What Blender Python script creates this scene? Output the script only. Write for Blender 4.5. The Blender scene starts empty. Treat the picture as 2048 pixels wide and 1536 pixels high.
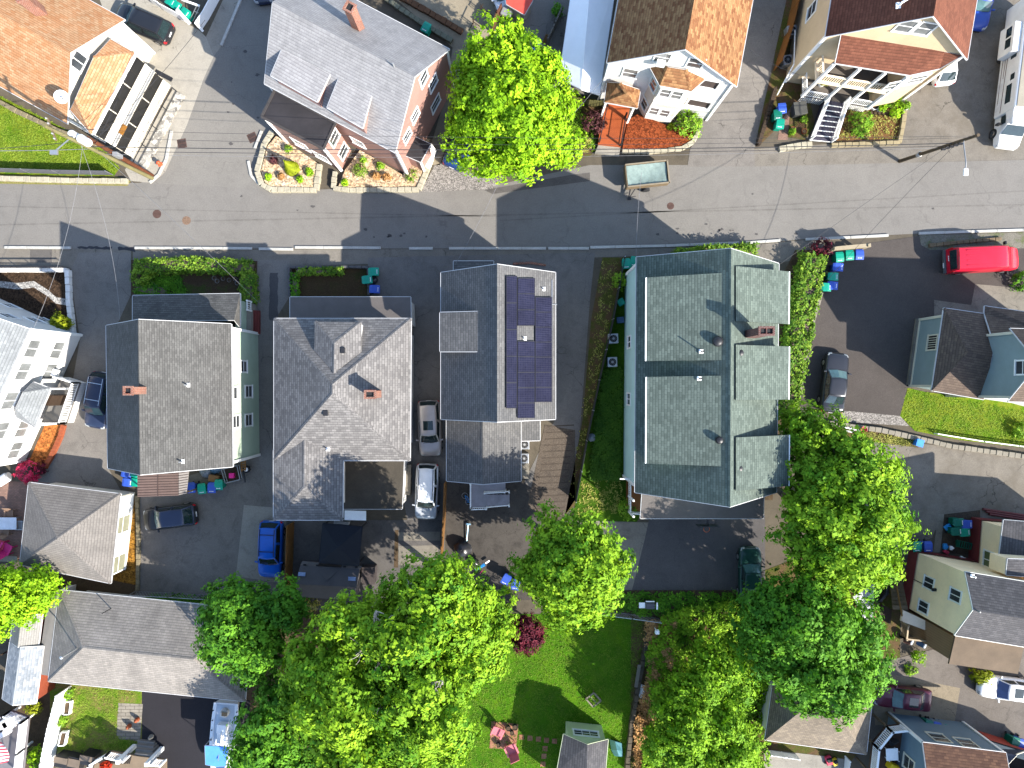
import bpy, bmesh, math, random
import numpy as np
from mathutils import Vector, Matrix
random.seed(7)
scene = bpy.context.scene
COL = scene.collection
CAM_Z = 57.0
FPX = 1365.333
R = math.radians
V = Vector
UP = V((0, 0, 1))

def W(px, py, z=0.0):
    """photo pixel + real height -> world point"""
    k = (CAM_Z - z) / FPX
    return V(((px - 1024) * k, (768 - py) * k, z))

def Q(ox, oy, s):
    return lambda x, y, z=0.0: W(ox + x / s, oy + y / s, z)

def ray_plane(px, py, p, n):
    c = V((0, 0, CAM_Z)); g = W(px, py, 0) - c
    t = (p - c).dot(n) / g.dot(n)
    return c + g * t

def on3(px, py, a, b, c):
    return ray_plane(px, py, a, (b - a).cross(c - a).normalized())

# ---------------------------------------------------------------- objects
ORG = {}
def tag(o, label=None, cat=None, group=None, kind=None):
    if label: o['label'] = label
    if cat: o['category'] = cat
    if group: o['group'] = group
    if kind: o['kind'] = kind
    return o

def thing(name, label, cat, loc=(0, 0, 0), group=None):
    o = bpy.data.objects.new(name, None)
    COL.objects.link(o)
    o.location = loc
    o.empty_display_size = 0.3
    ORG[o] = V(loc)
    return tag(o, label, cat, group)

def kids(o):
    return [c for c in bpy.data.objects if c.parent == o]

KIDS = {}
def copy_tree(o, parent=None):
    c = o.copy(); COL.objects.link(c)
    if parent: c.parent = parent
    ORG[c] = ORG.get(o, V())
    KIDS[c] = [copy_tree(ch, c) for ch in KIDS.get(o, [])]
    return c

class MB:
    def __init__(s):
        s.v = []; s.f = []
    def poly(s, pts):
        i = len(s.v); s.v += [V(p) for p in pts]; s.f.append(tuple(range(i, i + len(pts)))); return s
    def frame(s, o, ux, uy, uz):
        """box from corner o and three edge vectors"""
        i = len(s.v); o = V(o); ux = V(ux); uy = V(uy); uz = V(uz)
        s.v += [o, o + ux, o + ux + uy, o + uy, o + uz, o + ux + uz, o + ux + uy + uz, o + uy + uz]
        for q in ((0, 3, 2, 1), (4, 5, 6, 7), (0, 1, 5, 4), (1, 2, 6, 5), (2, 3, 7, 6), (3, 0, 4, 7)):
            s.f.append(tuple(i + k for k in q))
        return s
    def box(s, c, sz, rz=0.0, tx=1.0, ty=1.0):
        """box centred at c; tx, ty scale the bottom face"""
        c = V(c); m = Matrix.Rotation(rz, 3, 'Z'); i = len(s.v)
        for zz, kx, ky in ((-1, tx, ty), (1, 1, 1)):
            for a, b in ((-1, -1), (1, -1), (1, 1), (-1, 1)):
                s.v.append(c + m @ V((a * sz[0] / 2 * kx, b * sz[1] / 2 * ky, zz * sz[2] / 2)))
        for q in ((0, 3, 2, 1), (4, 5, 6, 7), (0, 1, 5, 4), (1, 2, 6, 5), (2, 3, 7, 6), (3, 0, 4, 7)):
            s.f.append(tuple(i + k for k in q))
        return s
    def bar(s, a, b, w, h):
        """box beam from a to b, w across, h deep below the line"""
        a = V(a); b = V(b); d = b - a
        sx = d.cross(UP)
        sx = sx.normalized() if sx.length > 1e-5 else V((1, 0, 0))
        n = sx.cross(d).normalized()
        return s.frame(a - sx * w / 2 - n * h, sx * w, d, n * h)
    def prism(s, pts, z0, z1):
        n = len(pts); i = len(s.v)
        pts = [V((p[0], p[1], 0)) for p in pts]
        s.v += [V((p.x, p.y, z0)) for p in pts] + [V((p.x, p.y, z1)) for p in pts]
        s.f.append(tuple(range(i + n - 1, i - 1, -1))); s.f.append(tuple(range(i + n, i + 2 * n)))
        for k in range(n):
            m = (k + 1) % n
            s.f.append((i + k, i + m, i + n + m, i + n + k))
        return s
    def slab(s, pts, th):
        n = len(pts); i = len(s.v); pts = [V(p) for p in pts]
        s.v += [p - UP * th for p in pts] + pts
        s.f.append(tuple(range(i + n - 1, i - 1, -1))); s.f.append(tuple(range(i + n, i + 2 * n)))
        for k in range(n):
            m = (k + 1) % n
            s.f.append((i + k, i + m, i + n + m, i + n + k))
        return s
    def tube(s, a, b, r0, r1=None, n=8, cap=True):
        a = V(a); b = V(b); r1 = r0 if r1 is None else r1
        d = (b - a).normalized()
        x = d.orthogonal().normalized(); y = d.cross(x); i = len(s.v)
        for p, r in ((a, r0), (b, r1)):
            for k in range(n):
                t = 2 * math.pi * k / n
                s.v.append(p + (x * math.cos(t) + y * math.sin(t)) * r)
        for k in range(n):
            m = (k + 1) % n
            s.f.append((i + k, i + m, i + n + m, i + n + k))
        if cap:
            s.f.append(tuple(range(i + n - 1, i - 1, -1))); s.f.append(tuple(range(i + n, i + 2 * n)))
        return s
    def path(s, pts, r, n=6):
        for a, b in zip(pts[:-1], pts[1:]): s.tube(a, b, r, r, n)
        return s
    def lathe(s, c, prof, n=16):
        c = V(c); i = len(s.v)
        for r, z in prof:
            for k in range(n):
                t = 2 * math.pi * k / n
                s.v.append(c + V((r * math.cos(t), r * math.sin(t), z)))
        for j in range(len(prof) - 1):
            for k in range(n):
                m = (k + 1) % n
                s.f.append((i + j * n + k, i + j * n + m, i + (j + 1) * n + m, i + (j + 1) * n + k))
        s.f.append(tuple(range(i + n - 1, i - 1, -1)))
        e = i + (len(prof) - 1) * n
        s.f.append(tuple(range(e, e + n)))
        return s
    def loft(s, rings, caps=True):
        i = len(s.v); n = len(rings[0])
        for r in rings: s.v += [V(p) for p in r]
        for j in range(len(rings) - 1):
            for k in range(n):
                m = (k + 1) % n
                s.f.append((i + j * n + k, i + j * n + m, i + (j + 1) * n + m, i + (j + 1) * n + k))
        if caps:
            s.f.append(tuple(range(i + n - 1, i - 1, -1)))
            e = i + (len(rings) - 1) * n
            s.f.append(tuple(range(e, e + n)))
        return s
    def build(s, name, mat, parent=None, smooth=0.0, bevel=0.0, seg=2, sub=0, weld=False):
        org = ORG.get(parent, V())
        me = bpy.data.meshes.new(name)
        me.from_pydata([tuple(p - org) for p in s.v], [], s.f)
        bm = bmesh.new(); bm.from_mesh(me)
        if weld: bmesh.ops.remove_doubles(bm, verts=bm.verts, dist=0.0008)
        bmesh.ops.recalc_face_normals(bm, faces=bm.faces)
        uv = bm.loops.layers.uv.new('UVMap')
        for f in bm.faces:
            n = f.normal
            if abs(n.z) > 0.999:
                u = V((1, 0, 0)); w = V((0, 1, 0))
            else:
                u = UP.cross(n).normalized(); w = n.cross(u)
            for l in f.loops:
                p = l.vert.co + org
                l[uv].uv = (p.dot(u), p.dot(w))
            if smooth: f.smooth = True
        bm.to_mesh(me); bm.free()
        me.materials.append(mat)
        o = bpy.data.objects.new(name, me); COL.objects.link(o)
        ORG[o] = org
        if parent is not None:
            o.parent = parent
            KIDS.setdefault(parent, []).append(o)
        if bevel:
            b = o.modifiers.new('bevel', 'BEVEL'); b.width = bevel; b.segments = seg
            b.limit_method = 'ANGLE'; b.angle_limit = R(35)
        if sub:
            m = o.modifiers.new('sub', 'SUBSURF'); m.levels = sub; m.render_levels = sub
        if smooth and smooth < 3:
            me.set_sharp_from_angle(angle=smooth)
        return o

# ---------------------------------------------------------------- materials
def lin(c):
    c = c / 255.0
    return c / 12.92 if c <= 0.04045 else ((c + 0.055) / 1.055) ** 2.4
KA = 0.30
def S(r, g, b, k=1.0):
    """albedo of a level surface that reads as this colour in the sunlit photograph"""
    return (lin(r) * KA * k, lin(g) * KA * k, lin(b) * KA * k)

class NT:
    def __init__(s, name, rough=0.85, metal=0.0, spec=0.3):
        s.m = bpy.data.materials.new(name); s.m.use_nodes = True
        s.t = s.m.node_tree; s.n = s.t.nodes; s.l = s.t.links
        s.b = s.n['Principled BSDF']
        s.b.inputs['Roughness'].default_value = rough
        s.b.inputs['Metallic'].default_value = metal
        s.b.inputs['Specular IOR Level'].default_value = spec
        s.geo = None
    def node(s, ty, **kw):
        n = s.n.new(ty)
        for k, v in kw.items(): setattr(n, k, v)
        return n
    def link(s, a, b): s.l.new(a, b)
    def pos(s):
        if s.geo is None: s.geo = s.node('ShaderNodeNewGeometry')
        return s.geo.outputs['Position']
    def uv(s):
        return s.node('ShaderNodeUVMap').outputs[0]
    def noise(s, scale, detail=4, rough=0.6, vec=None, dim='3D', dist=0.0):
        n = s.node('ShaderNodeTexNoise', noise_dimensions=dim)
        n.inputs['Scale'].default_value = scale; n.inputs['Detail'].default_value = detail
        n.inputs['Roughness'].default_value = rough; n.inputs['Distortion'].default_value = dist
        s.link(vec or s.pos(), n.inputs['Vector'])
        return n.outputs['Fac']
    def ramp(s, fac, stops):
        r = s.node('ShaderNodeValToRGB'); e = r.color_ramp.elements
        while len(e) < len(stops): e.new(0.5)
        for i, (p, c) in enumerate(stops):
            e[i].position = p
            if not isinstance(c, (tuple, list)): c = (c, c, c)
            e[i].color = (c[0], c[1], c[2], 1)
        s.link(fac, r.inputs[0])
        return r.outputs[0]
    def mix(s, fac, a, b, mode='MIX'):
        m = s.node('ShaderNodeMix', data_type='RGBA', blend_type=mode)
        for sock, v in ((m.inputs[0], fac), (m.inputs[6], a), (m.inputs[7], b)):
            if isinstance(v, (int, float)): sock.default_value = v
            elif isinstance(v, tuple): sock.default_value = (v[0], v[1], v[2], 1)
            else: s.link(v, sock)
        return m.outputs[2]
    def math(s, op, a, b=0.0, c=None):
        m = s.node('ShaderNodeMath', operation=op)
        for i, v in enumerate((a, b) if c is None else (a, b, c)):
            if isinstance(v, (int, float)): m.inputs[i].default_value = v
            else: s.link(v, m.inputs[i])
        return m.outputs[0]
    def vary(s, col, amt=0.25, scale=1.0, fine=12.0, famt=0.12):
        f = s.noise(scale, 5, 0.65)
        k = s.ramp(f, [(0.3, 1 - amt), (0.7, 1 + amt)])
        c = s.mix(1.0, col, k, 'MULTIPLY')
        if famt:
            g = s.noise(fine, 3, 0.7)
            c = s.mix(1.0, c, s.ramp(g, [(0.3, 1 - famt), (0.7, 1 + famt)]), 'MULTIPLY')
        return c
    def color(s, c):
        if isinstance(c, tuple): s.b.inputs['Base Color'].default_value = (c[0], c[1], c[2], 1)
        else: s.link(c, s.b.inputs['Base Color'])
        return s
    def bump(s, h, strength=0.4, dist=0.02):
        b = s.node('ShaderNodeBump'); b.inputs['Strength'].default_value = strength
        b.inputs['Distance'].default_value = dist
        s.link(h, b.inputs['Height']); s.link(b.outputs[0], s.b.inputs['Normal'])
        return s

MC = {}
def plain(name, col, rough=0.7, metal=0.0, amt=0.15, scale=1.5, famt=0.06, spec=0.3, fine=14.0):
    if name in MC: return MC[name]
    t = NT(name, rough, metal, spec)
    t.color(t.vary(col, amt, scale, fine, famt) if amt else col)
    MC[name] = t.m
    return t.m

def shingle(name, c1, c2, dark=0.55, bw=0.30, rh=0.16, patch=0.18, course=0.75, streak=0.09, k=1.55):
    c1 = tuple(v * k for v in c1); c2 = tuple(v * k for v in c2)
    t = NT(name, 0.92, 0, 0.15)
    uv = t.uv()
    b = t.node('ShaderNodeTexBrick'); t.link(uv, b.inputs['Vector'])
    b.offset = 0.5; b.inputs['Scale'].default_value = 1.0
    b.inputs['Color1'].default_value = (*c1, 1); b.inputs['Color2'].default_value = (*c2, 1)
    b.inputs['Mortar'].default_value = (c1[0] * dark, c1[1] * dark, c1[2] * dark, 1)
    b.inputs['Mortar Size'].default_value = 0.014; b.inputs['Mortar Smooth'].default_value = 0.3
    b.inputs['Bias'].default_value = 0.0
    b.inputs['Brick Width'].default_value = bw; b.inputs['Row Height'].default_value = rh
    c = t.mix(1.0, b.outputs['Color'], t.ramp(t.noise(0.55, 5, 0.6), [(0.3, 1 - patch), (0.7, 1 + patch)]), 'MULTIPLY')
    # shadow line of every course: darker thin butt edges
    sep = t.node('ShaderNodeSeparateXYZ'); t.link(uv, sep.inputs[0])
    fr = t.math('FRACT', t.math('DIVIDE', sep.outputs[1], rh))
    c = t.mix(1.0, c, t.ramp(fr, [(0.0, course * .9), (0.3, 1.0), (0.85, 1.08)]), 'MULTIPLY')
    c = t.mix(1.0, c, t.ramp(t.noise(22, 2, 0.8), [(0.3, 0.86), (0.7, 1.14)]), 'MULTIPLY')
    if streak:
        mp = t.node('ShaderNodeMapping'); mp.inputs['Scale'].default_value = (1.6, 0.12, 1)
        t.link(uv, mp.inputs[0])
        c = t.mix(1.0, c, t.ramp(t.noise(1.0, 5, 0.7, mp.outputs[0]), [(0.3, 1 - streak), (0.7, 1 + streak * 0.6)]), 'MULTIPLY')
    t.color(c); t.bump(fr, 0.35, 0.02)
    MC[name] = t.m
    return t.m

def siding(name, col, lap=0.13, depth=0.72, vert=False, rough=0.6):
    if name in MC: return MC[name]
    t = NT(name, rough, 0, 0.3)
    uv = t.uv(); sep = t.node('ShaderNodeSeparateXYZ'); t.link(uv, sep.inputs[0])
    fr = t.math('FRACT', t.math('DIVIDE', sep.outputs[0 if vert else 1], lap))
    c = t.mix(1.0, t.vary(col, 0.08, 0.7, 9, 0.03), t.ramp(fr, [(0.0, depth), (0.16, 0.98), (1.0, 1.02)]), 'MULTIPLY')
    t.color(c); t.bump(fr, 0.3, 0.02)
    MC[name] = t.m
    return t.m

def bricks(name, c1, c2, mort, bw=0.22, rh=0.075, ms=0.012, patch=0.2):
    if name in MC: return MC[name]
    t = NT(name, 0.9, 0, 0.2)
    b = t.node('ShaderNodeTexBrick'); t.link(t.uv(), b.inputs['Vector'])
    b.inputs['Scale'].default_value = 1.0
    b.inputs['Color1'].default_value = (*c1, 1); b.inputs['Color2'].default_value = (*c2, 1)
    b.inputs['Mortar'].default_value = (*mort, 1); b.inputs['Mortar Size'].default_value = ms
    b.inputs['Brick Width'].default_value = bw; b.inputs['Row Height'].default_value = rh
    t.color(t.mix(1.0, b.outputs['Color'], t.ramp(t.noise(1.2, 4), [(0.3, 1 - patch), (0.7, 1 + patch)]), 'MULTIPLY'))
    MC[name] = t.m
    return t.m

def asphalt(name, col, amt=0.16, cracks=0.0, crack_scale=0.22, stain=0.25, tint=None, speck=0.2):
    t = NT(name, 0.95, 0, 0.2)
    c = t.vary(col, amt, 0.16, 9.0, 0.10)
    c = t.mix(1.0, c, t.ramp(t.noise(26, 2, 0.85), [(0.3, 1 - speck), (0.7, 1 + speck)]), 'MULTIPLY')
    if stain:
        c = t.mix(1.0, c, t.ramp(t.noise(0.9, 6, 0.72, dist=0.6), [(0.28, 1 - stain), (0.5, 1.0), (0.75, 1.06)]), 'MULTIPLY')
    if tint:
        c = t.mix(t.ramp(t.noise(0.35, 5, 0.7), [(0.45, 0.0), (0.7, 1.0)]), c, tint)
    if cracks:
        wv = t.node('ShaderNodeTexNoise'); wv.inputs['Scale'].default_value = 0.9; wv.inputs['Detail'].default_value = 5
        t.link(t.pos(), wv.inputs['Vector'])
        off = t.node('ShaderNodeVectorMath', operation='SCALE'); off.inputs['Scale'].default_value = 1.6
        t.link(wv.outputs['Color'], off.inputs[0])
        ad = t.node('ShaderNodeVectorMath', operation='ADD'); t.link(t.pos(), ad.inputs[0]); t.link(off.outputs[0], ad.inputs[1])
        vo = t.node('ShaderNodeTexVoronoi', feature='DISTANCE_TO_EDGE'); vo.inputs['Scale'].default_value = crack_scale
        t.link(ad.outputs[0], vo.inputs['Vector'])
        gate = t.ramp(t.noise(0.28, 3), [(0.46, 0.0), (0.58, 1.0)])
        line = t.ramp(vo.outputs['Distance'], [(0.003, 1.0), (0.008, 0.0)])
        k = t.math('MULTIPLY', t.math('MULTIPLY', line, gate), cracks)
        c = t.mix(k, c, (col[0] * 0.3, col[1] * 0.3, col[2] * 0.3))
    t.color(c); t.bump(t.noise(30, 3, 0.8), 0.25, 0.01)
    MC[name] = t.m
    return t.m

def mottled(name, cols, scale=1.2, fine=10.0, rough=0.95, bump=0.5, famt=0.35, vor=0.0):
    """ground cover made of several true colours (grass, mulch, gravel, soil)"""
    t = NT(name, rough, 0, 0.1)
    f = t.noise(scale, 8, 0.72)
    n = len(cols)
    c = t.ramp(f, [(0.28 + 0.44 * i / max(1, n - 1), col) for i, col in enumerate(cols)])
    g = t.noise(fine, 3, 0.8)
    c = t.mix(1.0, c, t.ramp(g, [(0.3, 1 - famt), (0.7, 1 + famt)]), 'MULTIPLY')
    if vor:
        vo = t.node('ShaderNodeTexVoronoi'); vo.inputs['Scale'].default_value = vor
        t.link(t.pos(), vo.inputs['Vector'])
        hs = t.node('ShaderNodeSeparateColor'); t.link(vo.outputs['Color'], hs.inputs[0])
        c = t.mix(1.0, c, t.ramp(hs.outputs[0], [(0.0, 0.45), (0.5, 0.95), (1.0, 1.6)]), 'MULTIPLY')
    t.color(c); t.bump(g, bump, 0.03)
    MC[name] = t.m
    return t.m

def leafmat(name, c0, c1, trans=0.45):
    t = NT(name, 0.7, 0, 0.15)
    a = t.node('ShaderNodeAttribute', attribute_name='tone')
    c = t.ramp(a.outputs['Fac'], [(0.0, c0), (1.0, c1)])
    t.color(c)
    tr = t.node('ShaderNodeBsdfTranslucent'); 
    tc = t.mix(1.0, c, (0.95, 1.05, 0.5), 'MULTIPLY'); t.link(tc, tr.inputs['Color'])
    mx = t.node('ShaderNodeMixShader'); mx.inputs[0].default_value = trans
    out = t.n['Material Output']
    t.link(t.b.outputs[0], mx.inputs[1]); t.link(tr.outputs[0], mx.inputs[2]); t.link(mx.outputs[0], out.inputs['Surface'])
    MC[name] = t.m
    return t.m

def paint(name, col, metal=0.0, rough=0.3):
    if name in MC: return MC[name]
    t = NT(name, rough, metal, 0.25)
    t.b.inputs['Coat Weight'].default_value = 0.35; t.b.inputs['Coat Roughness'].default_value = 0.05
    t.color(t.vary(col, 0.08, 1.2, 10, 0.03))
    MC[name] = t.m
    return t.m

def glass(name, col, rough=0.06):
    if name in MC: return MC[name]
    t = NT(name, rough, 0, 0.6)
    t.color(t.vary(col, 0.3, 1.1, 6, 0.1))
    MC[name] = t.m
    return t.m

M_WHITE = plain('white_trim', (0.62, 0.62, 0.60), 0.55, 0, 0.06)
M_VINYL = plain('white_vinyl', (0.70, 0.70, 0.69), 0.5, 0, 0.05)
M_GLASS = glass('window_glass', (0.035, 0.04, 0.045))
M_GLASSP = glass('curtained_glass', (0.11, 0.115, 0.115), 0.15)
M_DARK = plain('black_rubber', (0.012, 0.012, 0.013), 0.8, 0, 0.2)
M_BLACKM = plain('black_metal', (0.02, 0.02, 0.022), 0.45, 0.3, 0.2)
M_STEEL = plain('galvanised_steel', (0.32, 0.33, 0.34), 0.4, 0.7, 0.12)
M_GREYM = plain('grey_painted_metal', (0.20, 0.205, 0.21), 0.5, 0.2, 0.15)
M_BRICK = bricks('red_brick', S(215, 105, 60, 0.8), S(180, 80, 45, 0.8), (0.22, 0.18, 0.15))
M_DKBRICK = bricks('dark_red_brick', S(150, 70, 55, 0.8), S(110, 50, 42, 0.8), (0.14, 0.11, 0.1))
M_CONC = asphalt('concrete', S(205, 198, 184), 0.12, 0.8, 0.35, 0.25, speck=0.1)
M_CONCD = asphalt('old_concrete', S(178, 170, 156), 0.15, 0.9, 0.4, 0.35, speck=0.12)
M_GRANITE = plain('granite', S(240, 238, 230, 1.1), 0.8, 0, 0.12, 2.0, 0.15)
M_WOOD = plain('weathered_wood', S(175, 150, 115, 0.8), 0.85, 0, 0.25, 2.5, 0.15)
M_CEDAR = plain('cedar_boards', S(200, 140, 70, 0.8), 0.8, 0, 0.22, 2.5, 0.15)
M_DKWOOD = plain('dark_wood', S(95, 70, 48, 0.7), 0.85, 0, 0.25, 2.5, 0.15)
M_RUBBLE = bricks('rubble_stone', S(205, 195, 170), S(165, 155, 130), S(110, 100, 80), 0.42, 0.3, 0.04, 0.3)
# ---------------------------------------------------------------- building parts
M_GUTTER = plain('white_gutter', (0.40, 0.40, 0.40), 0.5, 0, 0.1)
def walls(parent, pts, mat, name='wall', z0=0.0, closed=True):
    """vertical walls through pts [(x, y, ztop)], real thickness inward is hidden under the roof"""
    m = MB(); n = len(pts)
    for k in range(n if closed else n - 1):
        a = pts[k]; b = pts[(k + 1) % n]
        m.poly([(a[0], a[1], z0), (b[0], b[1], z0), (b[0], b[1], b[2]), (a[0], a[1], a[2])])
    return m.build(name, mat, parent)

def roof(parent, faces, mat, th=0.16, name='roof', fascia=M_GUTTER, cap=None, fw=0.04, fd=0.12):
    """faces share edges; open edges get a skirt, fascia boards or gutters, inner edges a ridge cap"""
    key = lambda p: (round(p.x, 2), round(p.y, 2), round(p.z, 2))
    faces = [[V(p) for p in f] for f in faces]
    fixed = []
    for f in faces:
        n = sum((((f[i] - f[0]).cross(f[i + 1] - f[0])) for i in range(1, len(f) - 1)), V())
        fixed.append(f if n.z > 0 else f[::-1])
    faces = fixed
    E = {}
    for fi, f in enumerate(faces):
        for k in range(len(f)):
            a, b = f[k], f[(k + 1) % len(f)]
            E.setdefault(tuple(sorted((key(a), key(b)))), []).append((fi, a, b))
    m = MB(); fa = MB(); cp = MB()
    nf = 0
    for f in faces:
        m.poly(f); m.poly([p - UP * th for p in f[::-1]])
    for es in E.values():
        if len(es) == 1:
            fi, a, b = es[0]
            m.poly([a, b, b - UP * th, a - UP * th])
            d = (b - a); o = d.cross(UP); o.z = 0
            if o.length > 1e-6 and fascia:
                o.normalize(); nf += 1
                fa.frame(a + o * 0.004 - UP * (fd + 0.015), d, o * fw, UP * fd)
        elif cap:
            fi, a, b = es[0]; fj = es[1][0]
            d = (b - a).normalized()
            for q in (fi, fj):
                f = faces[q]; c = sum(f, V()) / len(f)
                n = (f[1] - f[0]).cross(f[2] - f[0]).normalized()
                s_ = n.cross(d).normalized()
                if s_.dot(c - a) < 0: s_ = -s_
                lift = UP * 0.02
                cp.slab([a + lift * 1.2, b + lift * 1.2, b + s_ * 0.15 + lift, a + s_ * 0.15 + lift], 0.018)
    o = m.build(name, mat, parent)
    if fascia and nf: fa.build('gutter', fascia, o)
    if cap and cp.v: cp.build('ridge_cap', cap, o)
    return o

def wall_frame(A, B):
    A = V((A[0], A[1], 0)); B = V((B[0], B[1], 0))
    d = (B - A).normalized(); n = d.cross(UP)
    return A, d, n

def window(parent, A, B, px=None, py=None, w=0.9, h=1.3, z=None, t=None, frame=M_WHITE, pane=M_GLASS, split='h', fwid=0.11, dz=0.0, ac=False, flip=False, proud=0.05):
    """window on the wall line A->B (outside on the right-hand side of A->B); placed by photo pixel or by t,z"""
    a, d, n = wall_frame(A, B)
    if t is None:
        p = ray_plane(px, py, a, n)
        c = p + UP * dz
    else:
        c = a + d * t + UP * z
    if n.dot(V((0, 0, CAM_Z)) - c) < 0: n = -n; d = -d
    m = MB()
    def bx(du, dv, wu, hv, dep, off=0.0):
        m.frame(c + d * (du - wu / 2) + UP * (dv - hv / 2) - n * 0.02, d * wu, n * (dep + 0.02), UP * hv)
    bx(0, h / 2 + fwid / 2, w + 2 * fwid, fwid, proud + .01); bx(0, -h / 2 - fwid / 2, w + 2 * fwid + .06, fwid, proud + .04)
    bx(-w / 2 - fwid / 2, 0, fwid, h, proud); bx(w / 2 + fwid / 2, 0, fwid, h, proud)
    if split == 'h': bx(0, 0, w, 0.06, 0.03)
    elif split == 'v': bx(0, 0, 0.06, h, 0.03)
    elif split == 'grid':
        for k in range(1, 3): bx(-w / 2 + w * k / 3, 0, 0.04, h, 0.03)
        bx(0, 0, w, 0.04, 0.028)
    elif split == 'bars':
        for k in range(1, 6): bx(-w / 2 + w * k / 6, 0, 0.045, h, 0.035)
    f = m.build('window', frame, parent)
    g = MB(); g.frame(c - d * w / 2 - UP * h / 2 - n * 0.02, d * w, n * 0.032, UP * h)
    g.build('pane', pane, f)
    if ac:
        k = MB(); k.frame(c - d * 0.3 - UP * (h / 2 - .02) + n * .035, d * 0.6, n * 0.4, UP * 0.4); k.build('air_conditioner', M_VINYL, f, bevel=.03)
        k2 = MB(); k2.frame(c - d * 0.24 - UP * (h / 2 - .08) + n * .437, d * 0.48, n * 0.01, UP * 0.28)
    return f

def posts_rail(mb, a, b, h=0.95, step=0.16, bw=0.035, rail=0.07, posts=True, low=0.1):
    a = V(a); b = V(b); L = (b - a).length; d = (b - a) / L
    mb.bar(a + UP * h, b + UP * h, rail, 0.06)
    mb.bar(a + UP * (low + .05), b + UP * (low + .05), 0.05, 0.05)
    n = max(2, int(L / step))
    for k in range(1, n):
        p = a + d * (L * k / n)
        mb.frame(p - V((bw / 2, bw / 2, -low)), V((bw, 0, 0)), V((0, bw, 0)), UP * (h - .04 - low))
    if posts:
        for p in (a, b): mb.box(p + UP * (h + .06) / 2, (0.12, 0.12, h + .06))
    return mb

def gable(h, eL, eR, zr, length, mroof, mwall, os=0.3, oe=0.25, th=0.16, side=1, cap=None, fascia=M_GUTTER, wallname='wall', trim=M_WHITE):
    """gabled block: eave corners eL, eR of the near gable (world), ridge height zr, running back"""
    eL = V(eL); eR = V(eR); ze = eL.z
    u = (eR - eL); w = u.length; u.normalize()
    d = UP.cross(u) * side
    mid = (eL + eR) / 2; mid.z = zr
    b = d * length
    roof(h, [[eL, mid, mid + b, eL + b], [mid, eR, eR + b, mid + b]], mroof, th, cap=cap, fascia=fascia)
    def zt(t): return ze + (zr - ze) * (1 - abs(2 * t / w - 1)) - th - 0.01
    p0 = V((eL.x, eL.y, 0))
    pts = []
    for q in (oe, length - oe):
        row = [(p0 + u * t + d * q, zt(t)) for t in (os, w / 2, w - os)]
        pts += row if q == oe else row[::-1]
    pts = [(p.x, p.y, z) for p, z in pts]
    walls(h, pts, mwall, wallname)
    if trim:
        for k in (0, 2, 3, 5):
            x, y, z = pts[k]
            MB().box((x, y, z / 2 - .05), (0.2, 0.2, z - .1), math.atan2(u.y, u.x)).build('corner_trim', trim, h)
    f = dict(eL=eL, eR=eR, u=u, d=d, w=w, mid=mid, ze=ze, zr=zr, pts=pts,
             L=[eL, mid, mid + b], R=[eR, mid, mid + b],
             front=(pts[0], pts[2]), left=(pts[5], pts[0]), right=(pts[2], pts[3]), back=(pts[3], pts[5]))
    return f

def chimney(parent, base, h, w=0.6, l=0.6, rz=0.0, mat=M_BRICK, cap=True, flues=1, lean=0):
    b = V(base)
    m = MB(); m.box(b + UP * (h / 2 - 0.25), (w, l, h + .5), rz)
    o = m.build('chimney', mat, parent)
    c = MB(); top = b + UP * h
    rm = Matrix.Rotation(rz, 3, 'Z')
    for sx, sy, cw, cl in ((0, 1, w + .12, .14), (0, -1, w + .12, .14), (1, 0, .14, l - .16), (-1, 0, .14, l - .16)):
        off = rm @ V((sx * (w / 2 - .01), sy * (l / 2 - .01), 0))
        c.box(top + off + UP * .06, (cw, cl, .14), rz)
    c.build('chimney_cap', mat, o)
    f = MB()
    f.box(top + UP * .004, (w - .13, l - .13, .02), rz); f.build('flue', M_DARK, o)
    if flues > 1:
        s = MB(); s.box(top + UP * .05, (0.07, l - .16, .1), rz); s.build('flue_divider', mat, o)
    return o

def vent_pipe(parent, base, h=0.45, r=0.05, mat=M_GREYM, flash=M_VINYL, n=None):
    b = V(base)
    m = MB(); m.tube(b - UP * .1, b + UP * h, r, r, 10)
    o = m.build('vent_pipe', mat, parent)
    if flash:
        k = MB(); k.box(b + UP * .03, (.3, .3, .06)); k.build('flashing', flash, o, bevel=.03)
    return o

def roof_fan(parent, base, r=0.3, mat=M_BLACKM):
    b = V(base)
    m = MB(); m.lathe(b - UP * .12, [(r * .7, 0), (r * .7, .24), (r * 1.02, .24), (r * 1.0, .34), (r * .8, .45), (r * .35, .5), (.02, .51)], 20)
    return m.build('roof_ventilator', mat, parent, smooth=R(40))

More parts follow.
